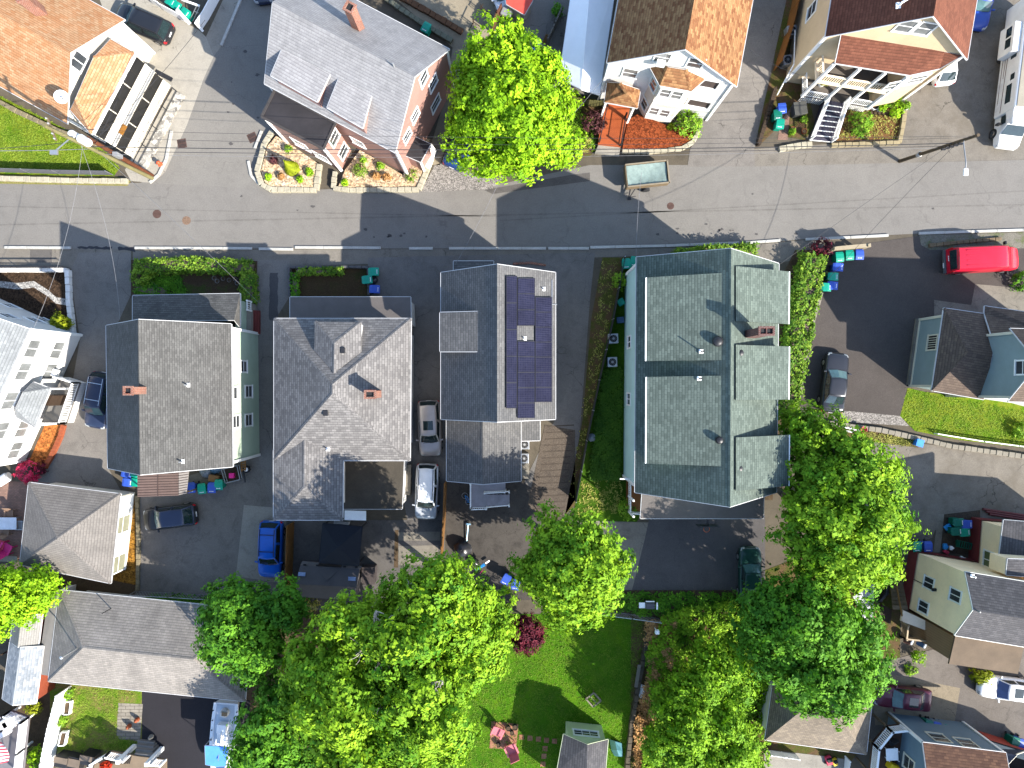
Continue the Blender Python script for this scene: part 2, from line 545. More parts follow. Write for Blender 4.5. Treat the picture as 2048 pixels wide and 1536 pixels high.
# ---------------------------------------------------------------- yard things
M_BINB = plain('blue_plastic', (0.022, 0.06, 0.30), 0.45, 0, 0.08)
M_BING = plain('green_plastic', (0.0, 0.19, 0.125), 0.45, 0, 0.08)
M_BINDG = plain('dark_green_plastic', (0.0, 0.09, 0.06), 0.45, 0, 0.1)
M_MARK = plain('white_print', (0.55, 0.55, 0.6), 0.6, 0, 0)
BIN = {}
def make_bin(col, label, loc, group):
    t = thing('wheelie_bin', label, 'bin', (0, 0, 0), group)
    m = MB(); m.box((0, 0, .5), (.58, .66, .92), 0, .80, .78); m.box((0, -.36, .88), (.5, .08, .08))
    m.box((0, 0, .945), (.64, .72, .05))
    m.build('bin_body', col, t, bevel=.025)
    l = MB()
    l.loft([[(-.33, -.42, .975), (.33, -.42, .975), (.33, -.42, 1.01), (-.33, -.42, 1.01)],
            [(-.34, -.1, .975), (.34, -.1, .975), (.33, -.1, 1.08), (-.33, -.1, 1.08)],
            [(-.34, .25, .975), (.34, .25, .975), (.33, .25, 1.06), (-.33, .25, 1.06)],
            [(-.31, .43, .975), (.31, .43, .975), (.30, .43, 1.0), (-.30, .43, 1.0)]])
    lid = l.build('lid', col, t, bevel=.03)
    k = MB()
    for i, (x, w, hh) in enumerate(((-.16, .05, .06), (-.09, .05, .05), (-.02, .04, .06), (.05, .05, .05), (.12, .06, .06))):
        k.box((x, -.28, 1.048 + .0), (w, hh, .03))
    k.build('lid_lettering', M_MARK, lid)
    hd = MB(); hd.tube((-.24, .44, .93), (.24, .44, .93), .02, .02, 8); hd.build('handle', col, t)
    for s in (-1, 1):
        w = MB(); w.tube((s * .2, .34, .1), (s * .27, .34, .1), .1, .1, 14); w.build('wheel', M_DARK, t)
    return t

def bin_at(px, py, rz, col, label, group='household wheelie bins', z=1.05, lettered=True):
    key = col
    if key not in BIN:
        mt = {'blue': M_BINB, 'green': M_BING, 'dark': M_BINDG}[col]
        o = make_bin(mt, label, (0, 0, 0), group); BIN[key] = o
    else:
        o = copy_tree(BIN[key])
    p = W(px, py, z); o.location = (p.x, p.y, 0); o.rotation_euler = (0, 0, R(rz))
    o['label'] = label; o['group'] = group
    return o

def ac_unit(px, py, rz, label, z=0.75, z0=0.0):
    p = W(px, py, z + z0); t = thing('condenser_unit', label, 'air conditioner', (p.x, p.y, z0), 'outdoor air conditioner units')
    m = MB(); m.box((p.x, p.y, z0 + z / 2), (.8, .8, z), R(rz)); m.build('casing', M_STEEL, t, bevel=.03)
    f = MB(); f.lathe((p.x, p.y, z0 + z - .01), [(.31, 0), (.31, .02), (.28, .025)], 24); f.build('fan_well', M_DARK, t)
    g = MB()
    for k in range(5):
        a = R(rz) + k * math.pi / 5
        g.bar((p.x + math.cos(a) * .33, p.y + math.sin(a) * .33, z0 + z + .05), (p.x - math.cos(a) * .33, p.y - math.sin(a) * .33, z0 + z + .05), .012, .012)
    g.lathe((p.x, p.y, z0 + z + .018), [(.1, 0), (.1, .04), (.02, .045)], 14)
    g.build('fan_guard', M_GREYM, t)
    return t

# ---------------------------------------------------------------- cars
M_TYRE = plain('tyre_rubber', (0.015, 0.015, 0.016), 0.85, 0, 0.15)
M_RIM = plain('alloy_rim', (0.35, 0.35, 0.36), 0.35, 0.8, 0.1)
M_CGLASS = glass('car_glass', (0.012, 0.022, 0.024), 0.04)
M_CGLASSL = glass('windscreen_glass', (0.05, 0.105, 0.105), 0.05)
M_TAIL = plain('red_lamp', (0.42, 0.01, 0.015), 0.25, 0, 0)
M_HEAD = plain('lamp_lens', (0.26, 0.27, 0.27), 0.15, 0, 0)
M_CHROME = plain('chrome', (0.5, 0.5, 0.5), 0.2, 1.0, 0)
M_PLATE = plain('number_plate', (0.6, 0.6, 0.6), 0.5, 0, 0)

def car(label, px, py, heading, L, Wd, H, pmat, kind='suv', cat='car', group='parked cars', roofmat=None, rails=None, crossbars=False, sunroof=False, rear_in=None, z=None, zg=0.0, wind=None):
    """heading: degrees, direction of the bonnet in the photo, 0 = right, 90 = up"""
    t = thing('parked_car', label, cat, (0, 0, 0), group)
    wind = wind or M_CGLASSL
    hw = Wd / 2
    if kind == 'suv':
        belt = .58 * H; hood = .55 * H; xr0, xr1 = -.485 * L, -.41 * L; xf0, xf1 = .24 * L, .10 * L; tr = belt
    elif kind == 'wagon':
        belt = .58 * H; hood = .56 * H; xr0, xr1 = -.485 * L, -.43 * L; xf0, xf1 = .27 * L, .14 * L; tr = belt
    elif kind == 'hatch':
        belt = .60 * H; hood = .58 * H; xr0, xr1 = -.47 * L, -.33 * L; xf0, xf1 = .24 * L, .08 * L; tr = belt
    else:
        belt = .62 * H; hood = .60 * H; xr0, xr1 = -.36 * L, -.22 * L; xf0, xf1 = .20 * L, .06 * L; tr = .66 * H
    st = [(-.5, .72, .45 * H), (-.487, .85, .56 * H if kind == 'sedan' else .55 * H), (-.455, .945, tr if kind == 'sedan' else belt),
          (-.40, .985, tr if kind == 'sedan' else belt), (-.25, 1.0, belt), (0, 1.0, belt), (.18, .995, belt), (.25, .99, belt * .985),
          (.36, .975, hood * .97), (.42, .94, hood * .92), (.46, .87, hood * .84), (.485, .77, hood * .72), (.5, .6, hood * .55)]
    rings = []
    for fx, fw, zt in st:
        x = fx * L; w = fw * hw; zb = .2 if abs(fx) < .47 else .3
        zt = max(zt, zb + .2)
        rings.append([(x, -w * .86, zb), (x, -w * .97, zb + .12), (x, -w, zb + (zt - zb) * .55), (x, -w * .985, zt - .12), (x, -w * .93, zt - .035),
                      (x, -w * .80, zt), (x, -w * .4, zt + .025), (x, 0, zt + .035), (x, w * .4, zt + .025), (x, w * .80, zt),
                      (x, w * .93, zt - .035), (x, w * .985, zt - .12), (x, w, zb + (zt - zb) * .55), (x, w * .97, zb + .12), (x, w * .86, zb)])
    m = MB(); m.loft(rings); m.build('body', pmat, t, smooth=R(50))
    # cabin: belt ring to roof ring
    bw, rw = hw * .90, hw * .73
    zb, zr = belt - .02, H - .05
    B4 = [V((xr0, -bw * .93, zb)), V((xf0, -bw * .93, zb)), V((xf0, bw * .93, zb)), V((xr0, bw * .93, zb))]
    T4 = [V((xr1, -rw * .95, zr)), V((xf1, -rw * .94, zr)), V((xf1, rw * .94, zr)), V((xr1, rw * .95, zr))]
    xm = (xr0 + xf0) / 2; xmt = (xr1 + xf1) / 2
    ring0 = [B4[0], V((xm, -bw, zb)), B4[1], V((xf0 + .1, 0, zb)), B4[2], V((xm, bw, zb)), B4[3], V((xr0 - .05, 0, zb))]
    ring1 = [T4[0], V((xmt, -rw, zr + .01)), T4[1], V((xf1 + .08, 0, zr + .02)), T4[2], V((xmt, rw, zr + .01)), T4[3], V((xr1 - .05, 0, zr + .02))]
    sc = lambda ring, k, dz: [V((xmt + (p.x - xmt) * k, p.y * k, p.z + dz)) for p in ring]
    m = MB(); m.loft([ring0, ring1, sc(ring1, .95, .03), sc(ring1, .75, .055)], caps=False)
    top = sc(ring1, .75, .055); c = V((xmt, 0, H + .015))
    for k in range(8): m.poly([top[k], top[(k + 1) % 8], c])
    m.build('cabin', roofmat or pmat, t, smooth=R(32), weld=True)
    # glass: inset quads standing 8 mm proud of the cabin faces
    def pane(q, iu, iv0, iv1, mat, name):
        a, b, c2, d2 = q      # a,b bottom edge; d2,c2 top edge
        def pt(u, v): return (a * (1 - u) + b * u) * (1 - v) + (d2 * (1 - u) + c2 * u) * v
        n = (b - a).cross(d2 - a).normalized()
        if n.dot(pt(.5, .5) - V((xmt, 0, zb))) < 0: n = -n
        p = [pt(iu, iv0), pt(1 - iu, iv0), pt(1 - iu, iv1), pt(iu, iv1)]
        g = MB(); i = 0
        g.v = [x - n * .01 for x in p] + [x + n * .014 for x in p]
        g.f = [(3, 2, 1, 0), (4, 5, 6, 7), (0, 1, 5, 4), (1, 2, 6, 5), (2, 3, 7, 6), (3, 0, 4, 7)]
        return g.build(name, mat, t)
    def pane2(L0, L1, R0, R1, mat, name, fu=.06, v0=.06, v1=.93):
        """curved glass: two halves meeting at the middle"""
        g = MB()
        cols = []
        for u, (bo, to) in ((0, L0), (1, L1), (2, R0)):
            bo2 = bo; to2 = to
            if u != 1:
                bo2 = bo * (1 - fu) + L1[0] * fu; to2 = to * (1 - fu) + L1[1] * fu
            lo = bo2 * (1 - v0) + to2 * v0; hi = bo2 * (1 - v1) + to2 * v1
            cols.append((lo, hi))
        n = (cols[1][0] - cols[0][0]).cross(cols[0][1] - cols[0][0]).normalized()
        if n.dot(cols[1][0] - V((xmt, 0, zb))) < 0: n = -n
        for k in (0, 1):
            a, d_ = cols[k]; b_, c_ = cols[k + 1]
            g.poly([a + n * .014, b_ + n * .014, c_ + n * .014, d_ + n * .014])
        e = [cols[0][0], cols[1][0], cols[2][0], cols[2][1], cols[1][1], cols[0][1]]
        for k in range(6):
            a = e[k]; b_ = e[(k + 1) % 6]
            g.poly([a - n * .01, b_ - n * .01, b_ + n * .014, a + n * .014])
        return g.build(name, mat, t)
    pane2((ring0[2], ring1[2]), (ring0[3], ring1[3]), (ring0[4], ring1[4]), None, wind, 'windscreen', .10)
    pane2((ring0[6], ring1[6]), (ring0[7], ring1[7]), (ring0[0], ring1[0]), None, M_CGLASS, 'rear_window', .12, .12)
    for s, idx in ((-1, (0, 1, 2)), (1, (6, 5, 4))):
        i, j, k = idx
        pane([ring0[i], ring0[j], ring1[j], ring1[i]], .07, .12, .88, M_CGLASS, 'side_window')
        pane([ring0[j], ring0[k], ring1[k], ring1[j]], .07, .12, .88, M_CGLASS, 'side_window')
        w = MB(); w.loft([[(xf0 - .22, s * (bw + .02), belt - .03), (xf0 - .10, s * (bw + .02), belt - .03), (xf0 - .10, s * (bw + .02), belt + .12), (xf0 - .22, s * (bw + .02), belt + .12)],
                          [(xf0 - .25, s * (hw + .17), belt), (xf0 - .14, s * (hw + .17), belt), (xf0 - .14, s * (hw + .17), belt + .12), (xf0 - .25, s * (hw + .17), belt + .12)]])
        w.build('side_mirror', pmat, t, bevel=.02)
        for fx, rr in ((-.305, .33), (.31, .33)):
            q = MB(); y0 = s * (hw - .2); y1 = s * (hw + .012)
            q.tube((fx * L, y0, rr), (fx * L, y1, rr), rr, rr, 24)
            wh = q.build('wheel', M_TYRE, t)
            q = MB(); q.tube((fx * L, y1, rr), (fx * L, y1 + s * .015, rr), rr * .62, rr * .55, 18); q.build('rim', M_RIM, wh)
        q = MB()
        q.loft([[(-.472 * L, s * hw * .93, .36 * H), (-.472 * L, s * hw * .60, .36 * H), (-.472 * L, s * hw * .60, .53 * H), (-.472 * L, s * hw * .93, .53 * H)],
                [(-.497 * L, s * hw * .84, .37 * H), (-.502 * L, s * hw * .58, .37 * H), (-.494 * L, s * hw * .58, .50 * H), (-.488 * L, s * hw * .86, .515 * H)]])
        q.build('tail_light', M_TAIL, t, bevel=.02)
        q = MB()
        q.loft([[(.445 * L, s * hw * .88, hood * .66), (.455 * L, s * hw * .52, hood * .66), (.455 * L, s * hw * .52, hood * .86), (.43 * L, s * hw * .90, hood * .88)],
                [(.487 * L, s * hw * .78, hood * .64), (.499 * L, s * hw * .50, hood * .62), (.483 * L, s * hw * .50, hood * .765), (.474 * L, s * hw * .80, hood * .79)]])
        q.build('headlight', M_HEAD, t, bevel=.02)
        if rails:
            q = MB(); q.bar((xr1 + .05, s * rw * .84, H + .055), (xf1 - .15, s * rw * .84, H + .055), .05, .05)
            for xx in (xr1 + .1, xmt, xf1 - .2): q.box((xx, s * rw * .84, H - .01), (.08, .04, .06))
            q.build('roof_rail', rails, t)
    if crossbars:
        for xx in (xmt - .35 * (xf1 - xr1) / 1.2, xmt + .33 * (xf1 - xr1) / 1.2):
            q = MB(); q.bar((xx, -rw * .86, H + .075), (xx, rw * .86, H + .075), .06, .03); q.build('roof_crossbar', rails or M_CHROME, t)
    if sunroof:
        q = MB(); q.box((xf1 - .75, 0, H + .012), (.75, rw * 1.15, .03)); q.build('sunroof', M_CGLASS, t, bevel=.01)
    q = MB(); q.box((-.503 * L, 0, .42 * H), (.02, .42, .14)); q.build('number_plate', M_PLATE, t)
    q = MB(); q.box((.495 * L, 0, .30), (.05, hw * 1.1, .16)); q.build('grille', M_DARK, t, bevel=.02)
    for s in (-1, 1):
        q = MB(); q.bar((xf0 + .09, s * .3 - .25, belt + .045), (xf0 + .02, s * .3 + .3, belt + .06), .02, .015); q.build('wiper', M_DARK, t)
    p = W(px, py, (.5 * H if z is None else z) + zg)
    t.location = (p.x, p.y, zg); t.rotation_euler = (0, 0, R(heading))
    return t

# ---------------------------------------------------------------- foliage
def leaf_mesh(name, mat, parent, centers, normals, tones, size, rng, squash=0.75, smooth=False):
    n = len(centers)
    nrm = normals / np.maximum(1e-6, np.linalg.norm(normals, axis=1, keepdims=True))
    rv = rng.normal(size=(n, 3))
    u = np.cross(nrm, rv); u /= np.maximum(1e-6, np.linalg.norm(u, axis=1, keepdims=True))
    v = np.cross(nrm, u)
    sz = (size * rng.uniform(.65, 1.3, n)).reshape(-1, 1)
    # leaf: a diamond folded a little along its midrib
    a = centers + u * sz * .6
    b = centers + v * sz * squash * .5 - nrm * sz * .12
    c = centers - u * sz * .6
    d = centers - v * sz * squash * .5 - nrm * sz * .12
    vs = np.stack([a, b, c, d], 1).reshape(-1, 3)
    org = ORG.get(parent, V())
    vs = vs - np.array(tuple(org))
    me = bpy.data.meshes.new(name)
    me.vertices.add(4 * n); me.vertices.foreach_set('co', vs.astype(np.float32).ravel())
    me.loops.add(4 * n); me.loops.foreach_set('vertex_index', np.arange(4 * n, dtype=np.int32))
    me.polygons.add(n); me.polygons.foreach_set('loop_start', np.arange(0, 4 * n, 4, dtype=np.int32))
    me.update(calc_edges=True); me.validate()
    at = me.attributes.new('tone', 'FLOAT', 'FACE')
    at.data.foreach_set('value', np.clip(tones, 0, 1).astype(np.float32))
    me.materials.append(mat)
    o = bpy.data.objects.new(name, me); COL.objects.link(o); ORG[o] = org
    if parent is not None:
        o.parent = parent; KIDS.setdefault(parent, []).append(o)
    return o

def sph(rng, n, zmin=-1.0):
    d = rng.normal(size=(n * 3, 3)); d /= np.linalg.norm(d, axis=1, keepdims=True)
    d = d[d[:, 2] > zmin]
    return d[:n]

def crown_points(rng, blobs, sub_r, dens, leaf_per, spread, zmin=-.35, sub_per=0.55):
    """blobs -> lumps on their surface -> clumps on the lumps -> leaves"""
    C, N, T = [], [], []
    for (cx, cy, cz, rx, ry, rz) in blobs:
        area = 4 * math.pi * ((rx * ry + rx * rz + ry * rz) / 3)
        ns = max(5, int(area / (sub_r * sub_r) * sub_per))
        d = sph(rng, ns, zmin)
        ctr = np.array([cx, cy, cz]); rr = np.array([rx, ry, rz])
        sc = ctr + d * rr * rng.uniform(.64, 1.1, len(d))[:, None]
        for i in range(len(sc)):
            r = sub_r * rng.uniform(.6, 1.3); st = rng.uniform(.2, .9)
            nc = max(4, int(dens * r * r))
            e = sph(rng, nc, -.5)
            keep = (e @ d[i]) > -.35
            e = e[keep]
            cc = sc[i] + e * r * rng.uniform(.7, 1.05, len(e))[:, None]
            ct = st + rng.normal(0, .14, len(e))
            k = leaf_per
            lp = np.repeat(cc, k, 0) + rng.normal(0, spread, (len(cc) * k, 3))
            ln = np.repeat(e, k, 0) * 1.0 + np.repeat(d[i][None], len(cc) * k, 0) * .25 + np.array([0, 0, .15]) + rng.normal(0, .28, (len(cc) * k, 3))
            lt = np.repeat(ct, k) + rng.normal(0, .07, len(cc) * k)
            C.append(lp); N.append(ln); T.append(lt)
    return np.concatenate(C), np.concatenate(N), np.concatenate(T)

def limb(m, a, b, r0, r1, rng, bend=.12, n=4):
    a = V(a); b = V(b); L = (b - a).length; p = a; r = r0
    for k in range(1, n + 1):
        t = k / n
        q = a.lerp(b, t)
        if k < n: q = q + V(tuple(rng.normal(0, bend * L / n, 3)))
        rr = r0 + (r1 - r0) * t
        m.tube(p, q, r, rr, 7); p = q; r = rr

M_BARK = plain('bark', (0.10, 0.075, 0.055), 0.95, 0, 0.3, 3, 0.3)
M_TWIG = plain('pale_bare_twig', (0.34, 0.30, 0.26), 0.9, 0, 0.2, 3, 0.2)
def tree(name, label, base, blobs, mat, seed, sub_r=.9, dens=24, leaf_per=10, spread=.13, leaf=.23, trunk=.28, cat='tree', group=None, zmin=-.35, twigs=None, sub_per=.5):
    rng = np.random.default_rng(seed)
    b = V(base)
    t = thing(name, label, cat, b, group)
    C, N, T = crown_points(rng, blobs, sub_r, dens, leaf_per, spread, zmin, sub_per)
    sz = np.full(len(C), leaf)
    # larger leaves deeper in the crown close it to the sun
    fc, fn = [], []
    for q in blobs:
        n = int(55 * q[3] * q[4]); d = sph(rng, n, -.8)
        fc.append(np.array(q[:3]) + d * np.array(q[3:]) * rng.uniform(.45, .78, len(d))[:, None]); fn.append(d + rng.normal(0, .3, d.shape))
    fc = np.concatenate(fc); C = np.concatenate([C, fc]); N = np.concatenate([N] + fn)
    T = np.concatenate([T, rng.uniform(.2, .8, len(fc))]); sz = np.concatenate([sz, np.full(len(fc), .62)])
    leaf_mesh('crown', mat, t, C, N, T, sz, rng)
    m = MB(); zc = min(q[2] for q in blobs)
    fork = b + UP * max(.3, zc * .45)
    m.tube(b - UP * .1, b + UP * .3, trunk * 1.35, trunk, 10)
    limb(m, b + UP * .3, fork, trunk, trunk * .75, rng, .04)
    m.build('trunk', M_BARK, t, smooth=R(60))
    m = MB()
    for q in blobs:
        c = V(q[:3])
        limb(m, fork, c, trunk * .55, trunk * .2, rng)
        for k in range(4):
            d = rng.normal(size=3); d[2] = abs(d[2]) * .6; d /= np.linalg.norm(d)
            limb(m, c, c + V((d[0] * q[3] * .8, d[1] * q[4] * .8, d[2] * q[5] * .7)), trunk * .18, .02, rng, .2)
    m.build('branches', M_BARK, t, smooth=R(60))
    if twigs:
        m = MB()
        for (p, n, ln) in twigs:
            p = V(p)
            for k in range(n):
                d = V(tuple(rng.normal(0, .75, 3))); d.z = abs(d.z) + .45; d.normalize()
                e = p + d * ln * rng.uniform(.6, 1.1)
                limb(m, p, e, .05, .018, rng, .25, 4)
                for j in range(4):
                    s0 = p.lerp(e, rng.uniform(.35, .95)); dd = (d + V(tuple(rng.normal(0, .6, 3)))).normalized()
                    limb(m, s0, s0 + dd * ln * .42, .025, .01, rng, .2, 3)
        m.build('bare_twigs', M_TWIG, t, smooth=R(60))
    return t

def bush(name, label, px, py, r, h, mat, seed, cat='shrub', group=None, leaf=.14, ry=None, z0=0.0, dens=34, sub_r=.3, stem=True, rz=0.0):
    """small round or oval shrub: leaves on stems, its top seen at pixel px,py"""
    rng = np.random.default_rng(seed)
    p = W(px, py, z0 + h * .5)
    t = thing(name, label, cat, (p.x, p.y, z0), group)
    ry = ry or r
    C, N, T = crown_points(rng, [(p.x, p.y, z0 + h * .5, r * .8, ry * .8, h * .42)], min(sub_r, r * .5), dens, 7, min(.08, r * .2), leaf_zmin(h), 0.8)
    leaf_mesh('foliage', mat, t, C, N, T, leaf, rng)
    if stem:
        m = MB()
        for k in range(6):
            d = rng.normal(0, .5, 2)
            limb(m, (p.x, p.y, z0 - .02), (p.x + d[0] * r, p.y + d[1] * ry, z0 + h * .7), .02, .008, rng, .15, 3)
        m.build('stems', M_BARK, t)
    return t
def leaf_zmin(h): return -.6

def hedge(name, label, pts, width, h, mat, seed, cat='hedge', z0=0.0, leaf=.15, dens=38, group=None, bumpy=.12, name_part='foliage'):
    """clipped or loose hedge along world points"""
    rng = np.random.default_rng(seed)
    p0 = V(pts[0]); t = thing(name, label, cat, (p0.x, p0.y, z0), group)
    C, N, T = [], [], []
    core = MB()
    for a, b in zip(pts[:-1], pts[1:]):
        a = V((a[0], a[1], 0)); b = V((b[0], b[1], 0)); L = (b - a).length; d = (b - a) / L; s = V((-d.y, d.x, 0))
        n = int(dens * L * (width + 2 * h))
        for _ in range(n):
            u = rng.uniform(-.1, L + .1); k = rng.uniform(0, width + 2 * h)
            if k < width: off, z, nn = k - width / 2, h, V((0, 0, 1))
            elif k < width + h: off, z, nn = width / 2, k - width, s
            else: off, z, nn = -width / 2, k - width - h, -s
            lump = .5 + .5 * math.sin(u * 2.3 + off * 3 + seed) * math.sin(u * 1.1 + seed * 2)
            p = a + d * u + s * off * (1 - .12 * lump) + UP * (z0 + max(.04, z - bumpy * 2 * lump * (z > h * .7)))
            q = np.array(tuple(p)) + rng.normal(0, bumpy * .6, 3)
            st = np.clip(.15 + .6 * lump + rng.normal(0, .24), 0, 1)
            for j in range(5):
                C.append(q + rng.normal(0, .07, 3)); N.append(np.array(tuple(nn)) * .6 + np.array([0, 0, .5]) + rng.normal(0, .5, 3)); T.append(st + rng.normal(0, .12))
        core.frame(a - s * width * .36 + UP * (z0 + .0), d * L, s * width * .72, UP * h * .72)
    leaf_mesh(name_part, mat, t, np.array(C), np.array(N), np.array(T), leaf, rng)
    core.build('twigs', M_BARK, t)
    return t

# ---------------------------------------------------------------- ground sheets
LV = 0.004
def sheet(name, pts, lvl, mat, kind='structure', z=None):
    m = MB(); zz = LV * lvl if z is None else z
    m.poly([(p.x, p.y, zz) for p in (W(*q) for q in pts)])
    o = m.build(name, mat); return tag(o, kind=kind)

def raised(name, pts, h, mat, kind='structure', px=True, z0=-.05):
    m = MB(); m.prism([W(q[0], q[1], h) for q in pts], z0, h)
    o = m.build(name, mat)
    if kind: o['kind'] = kind
    return o
# ---------------------------------------------------------------- ground materials
G_ROAD = asphalt('road_asphalt', S(172, 167, 160), 0.07, 0.22, 0.14, 0.12, speck=0.10)
G_SIDE = asphalt('side_street_asphalt', S(176, 171, 163), 0.07, 0.25, 0.2, 0.12, speck=0.10)
G_WALK = asphalt('asphalt_walk', S(168, 160, 148), 0.16, 0.7, 0.3, 0.25)
G_DRIVE = asphalt('driveway_asphalt', S(170, 163, 155), 0.15, 0.7, 0.22, 0.22)
G_WORN = asphalt('worn_asphalt', S(172, 163, 150), 0.16, 0.9, 0.3, 0.3, tint=S(150, 140, 125))
G_NEW = asphalt('fresh_asphalt', S(114, 106, 101), 0.16, 0.0, 0.2, 0.12, speck=0.25)
G_BLACK = asphalt('sealed_asphalt', S(62, 60, 66), 0.12, 0.0, 0.2, 0.1, speck=0.2)
G_DIRT = mottled('soil', [S(95, 78, 62), S(125, 105, 82), S(80, 70, 52)], 1.0, 12)
G_DIRTY = mottled('dirty_yard', [S(85, 76, 68), S(110, 98, 86), S(125, 110, 92)], 0.6, 10)
G_YARD = asphalt('yard_asphalt', S(196, 182, 156), 0.12, 0.8, 0.25, 0.2)
G_PALEC = asphalt('pale_concrete', S(222, 214, 198), 0.12, 0.7, 0.3, 0.18, speck=0.08)
G_LAWN = mottled('grass', [S(85, 128, 15), S(112, 160, 18), S(165, 180, 50), S(100, 148, 15)], 0.8, 11, bump=0.8, famt=0.4)
G_LAWND = mottled('lush_grass', [S(70, 125, 12), S(95, 155, 16), S(135, 178, 30)], 0.5, 12, bump=0.8, famt=0.35)
G_LAWNP = mottled('patchy_grass', [S(85, 140, 15), S(120, 165, 30), S(175, 155, 95), S(95, 145, 20)], 0.55, 10, bump=0.8, famt=0.4)
G_WEEDY = mottled('weedy_soil', [S(125, 100, 74), S(140, 110, 82), S(108, 118, 48), S(130, 104, 76)], 0.9, 11, bump=0.8)
G_MULCH = mottled('red_bark_mulch', [S(178, 84, 46, .8), S(200, 105, 60, .8), S(158, 74, 42, .8)], 2.5, 16, bump=1.0, vor=9)
G_DMULCH = mottled('dark_mulch', [S(70, 55, 45), S(95, 75, 58), S(50, 42, 36)], 2.0, 16, bump=1.0, vor=10)
G_PEBBLE = mottled('tan_pebbles', [S(245, 222, 190, 1.35), S(232, 196, 155, 1.3), S(250, 238, 218, 1.4)], 1.5, 20, bump=.35, vor=9)
G_GRAVEL = mottled('grey_gravel', [S(170, 163, 156), S(195, 188, 180), S(150, 145, 140)], 1.2, 22, bump=.3, famt=.2, vor=15)
G_WGRAV = mottled('white_gravel', [S(235, 232, 225), S(205, 200, 195)], 2.0, 18, bump=1.0, vor=11)
G_LEAVES = mottled('brown_leaf_litter', [S(170, 115, 45), S(200, 145, 60), S(120, 80, 40)], 1.5, 15, bump=1.0, vor=9)
G_ROOFCH = mottled('brick_chip_mulch', [S(215, 115, 55), S(235, 150, 80), S(170, 80, 40)], 2.0, 15, bump=1.0, vor=9)
G_PAVER = bricks('brick_paving', S(205, 160, 140), S(180, 140, 125), S(150, 135, 120), 0.25, 0.12, 0.012)
G_SLABP = bricks('stone_paving', S(200, 190, 172), S(185, 176, 160), S(120, 112, 100), 0.75, 0.28, 0.02)

# ---------------------------------------------------------------- the sheets
m = MB(); m.poly([(-260, -260, -0.004), (260, -260, -0.004), (260, 260, -0.004), (-260, 260, -0.004)])
tag(m.build('ground', asphalt('bare_ground', S(130, 120, 104), 0.2, 0, 0.2, 0.3)), kind='structure')
sheet('road', [(-400, 360), (300, 366), (600, 380), (900, 372), (1010, 366), (1180, 330), (1510, 330), (1830, 325), (2500, 308),
               (2500, 455), (1840, 467), (1610, 478), (1480, 490), (1100, 497), (-400, 497)], 1, G_ROAD)
sheet('side_street', [(490, -200), (560, -200), (575, 150), (545, 262), (512, 340), (522, 374), (600, 381), (280, 366), (312, 352), (344, 260), (410, 140), (445, 60)], 2, G_SIDE)
# pavements and aprons, north side
sheet('pavement', [(180, -60), (262, -20), (400, 62), (412, 74), (428, 112), (408, 156), (374, 250), (330, 345), (305, 366), (262, 362), (250, 340), (262, 318), (345, 180), (222, 66)], 3, G_PALEC)
sheet('pavement', [(412, 74), (455, -20), (500, -40), (484, 5), (443, 92), (428, 112)], 3, M_CONC)
sheet('pavement', [(1507, 298), (1660, 288), (1808, 290), (2300, 268), (2300, 312), (1830, 325), (1510, 333)], 3, G_WALK)
sheet('pavement', [(-300, 497), (262, 497), (262, 545), (140, 545), (-300, 536)], 2, G_WALK)
sheet('pavement', [(266, 500), (1270, 497), (1480, 492), (1610, 480), (1650, 480), (1640, 512), (1560, 525), (1480, 505), (1190, 515), (600, 532), (500, 540), (266, 520)], 2, G_WALK)
sheet('gravel_verge', [(840, 385), (870, 330), (900, 320), (950, 350), (1005, 358), (985, 378)], 3, G_GRAVEL)
sheet('dirt_bed', [(1100, 330), (1150, 190), (1215, 205), (1192, 300), (1180, 312)], 3, G_WEEDY)
sheet('yard', [(700, -80), (1010, -80), (985, 60), (925, 130), (905, 250), (880, 330), (850, 330), (895, 180), (905, 95)], 3, G_YARD)
sheet('yard', [(1000, 10), (1000, -120), (1240, -120), (1210, 190), (1110, 190), (1010, 140), (985, 66)], 3, G_DRIVE)
sheet('driveway', [(1400, 250), (1500, -80), (1590, -80), (1540, 150), (1508, 300), (1510, 333), (1375, 333), (1380, 300)], 4, G_DRIVE)
sheet('driveway', [(1900, -100), (2300, -100), (2300, 268), (1808, 290), (1800, 210), (1830, 150)], 3, G_WORN)
sheet('driveway', [(1790, 292), (1830, 185), (1930, 160), (2050, 170), (2050, 280)], 4, G_WORN)
sheet('side_yard', [(1560, -60), (1660, -60), (1660, 190), (1600, 210), (1520, 290), (1515, 255), (1548, 130)], 3, G_WEEDY)
sheet('flower_bed', [(1672, 285), (1690, 210), (1800, 200), (1806, 225), (1796, 284)], 5, mottled('garden_soil', [S(130, 95, 62), S(160, 115, 75), S(110, 110, 45)], 1.2, 12))
sheet('brick_path', [(1560, 245), (1585, 210), (1600, 205), (1575, 280), (1555, 280)], 5, G_PAVER)
sheet('flower_bed', [(1580, 225), (1620, 205), (1630, 250), (1610, 280), (1575, 275)], 6, G_WEEDY)
sheet('lawn', [(-300, 60), (0, 192), (200, 293), (240, 336), (228, 352), (-300, 346)], 3, G_LAWN)
sheet('grass_verge', [(-300, 346), (228, 352), (262, 362), (255, 372), (-300, 362)], 4, mottled('dry_grass', [S(150, 160, 60), S(185, 175, 110), S(120, 145, 35)], 1.2, 12))
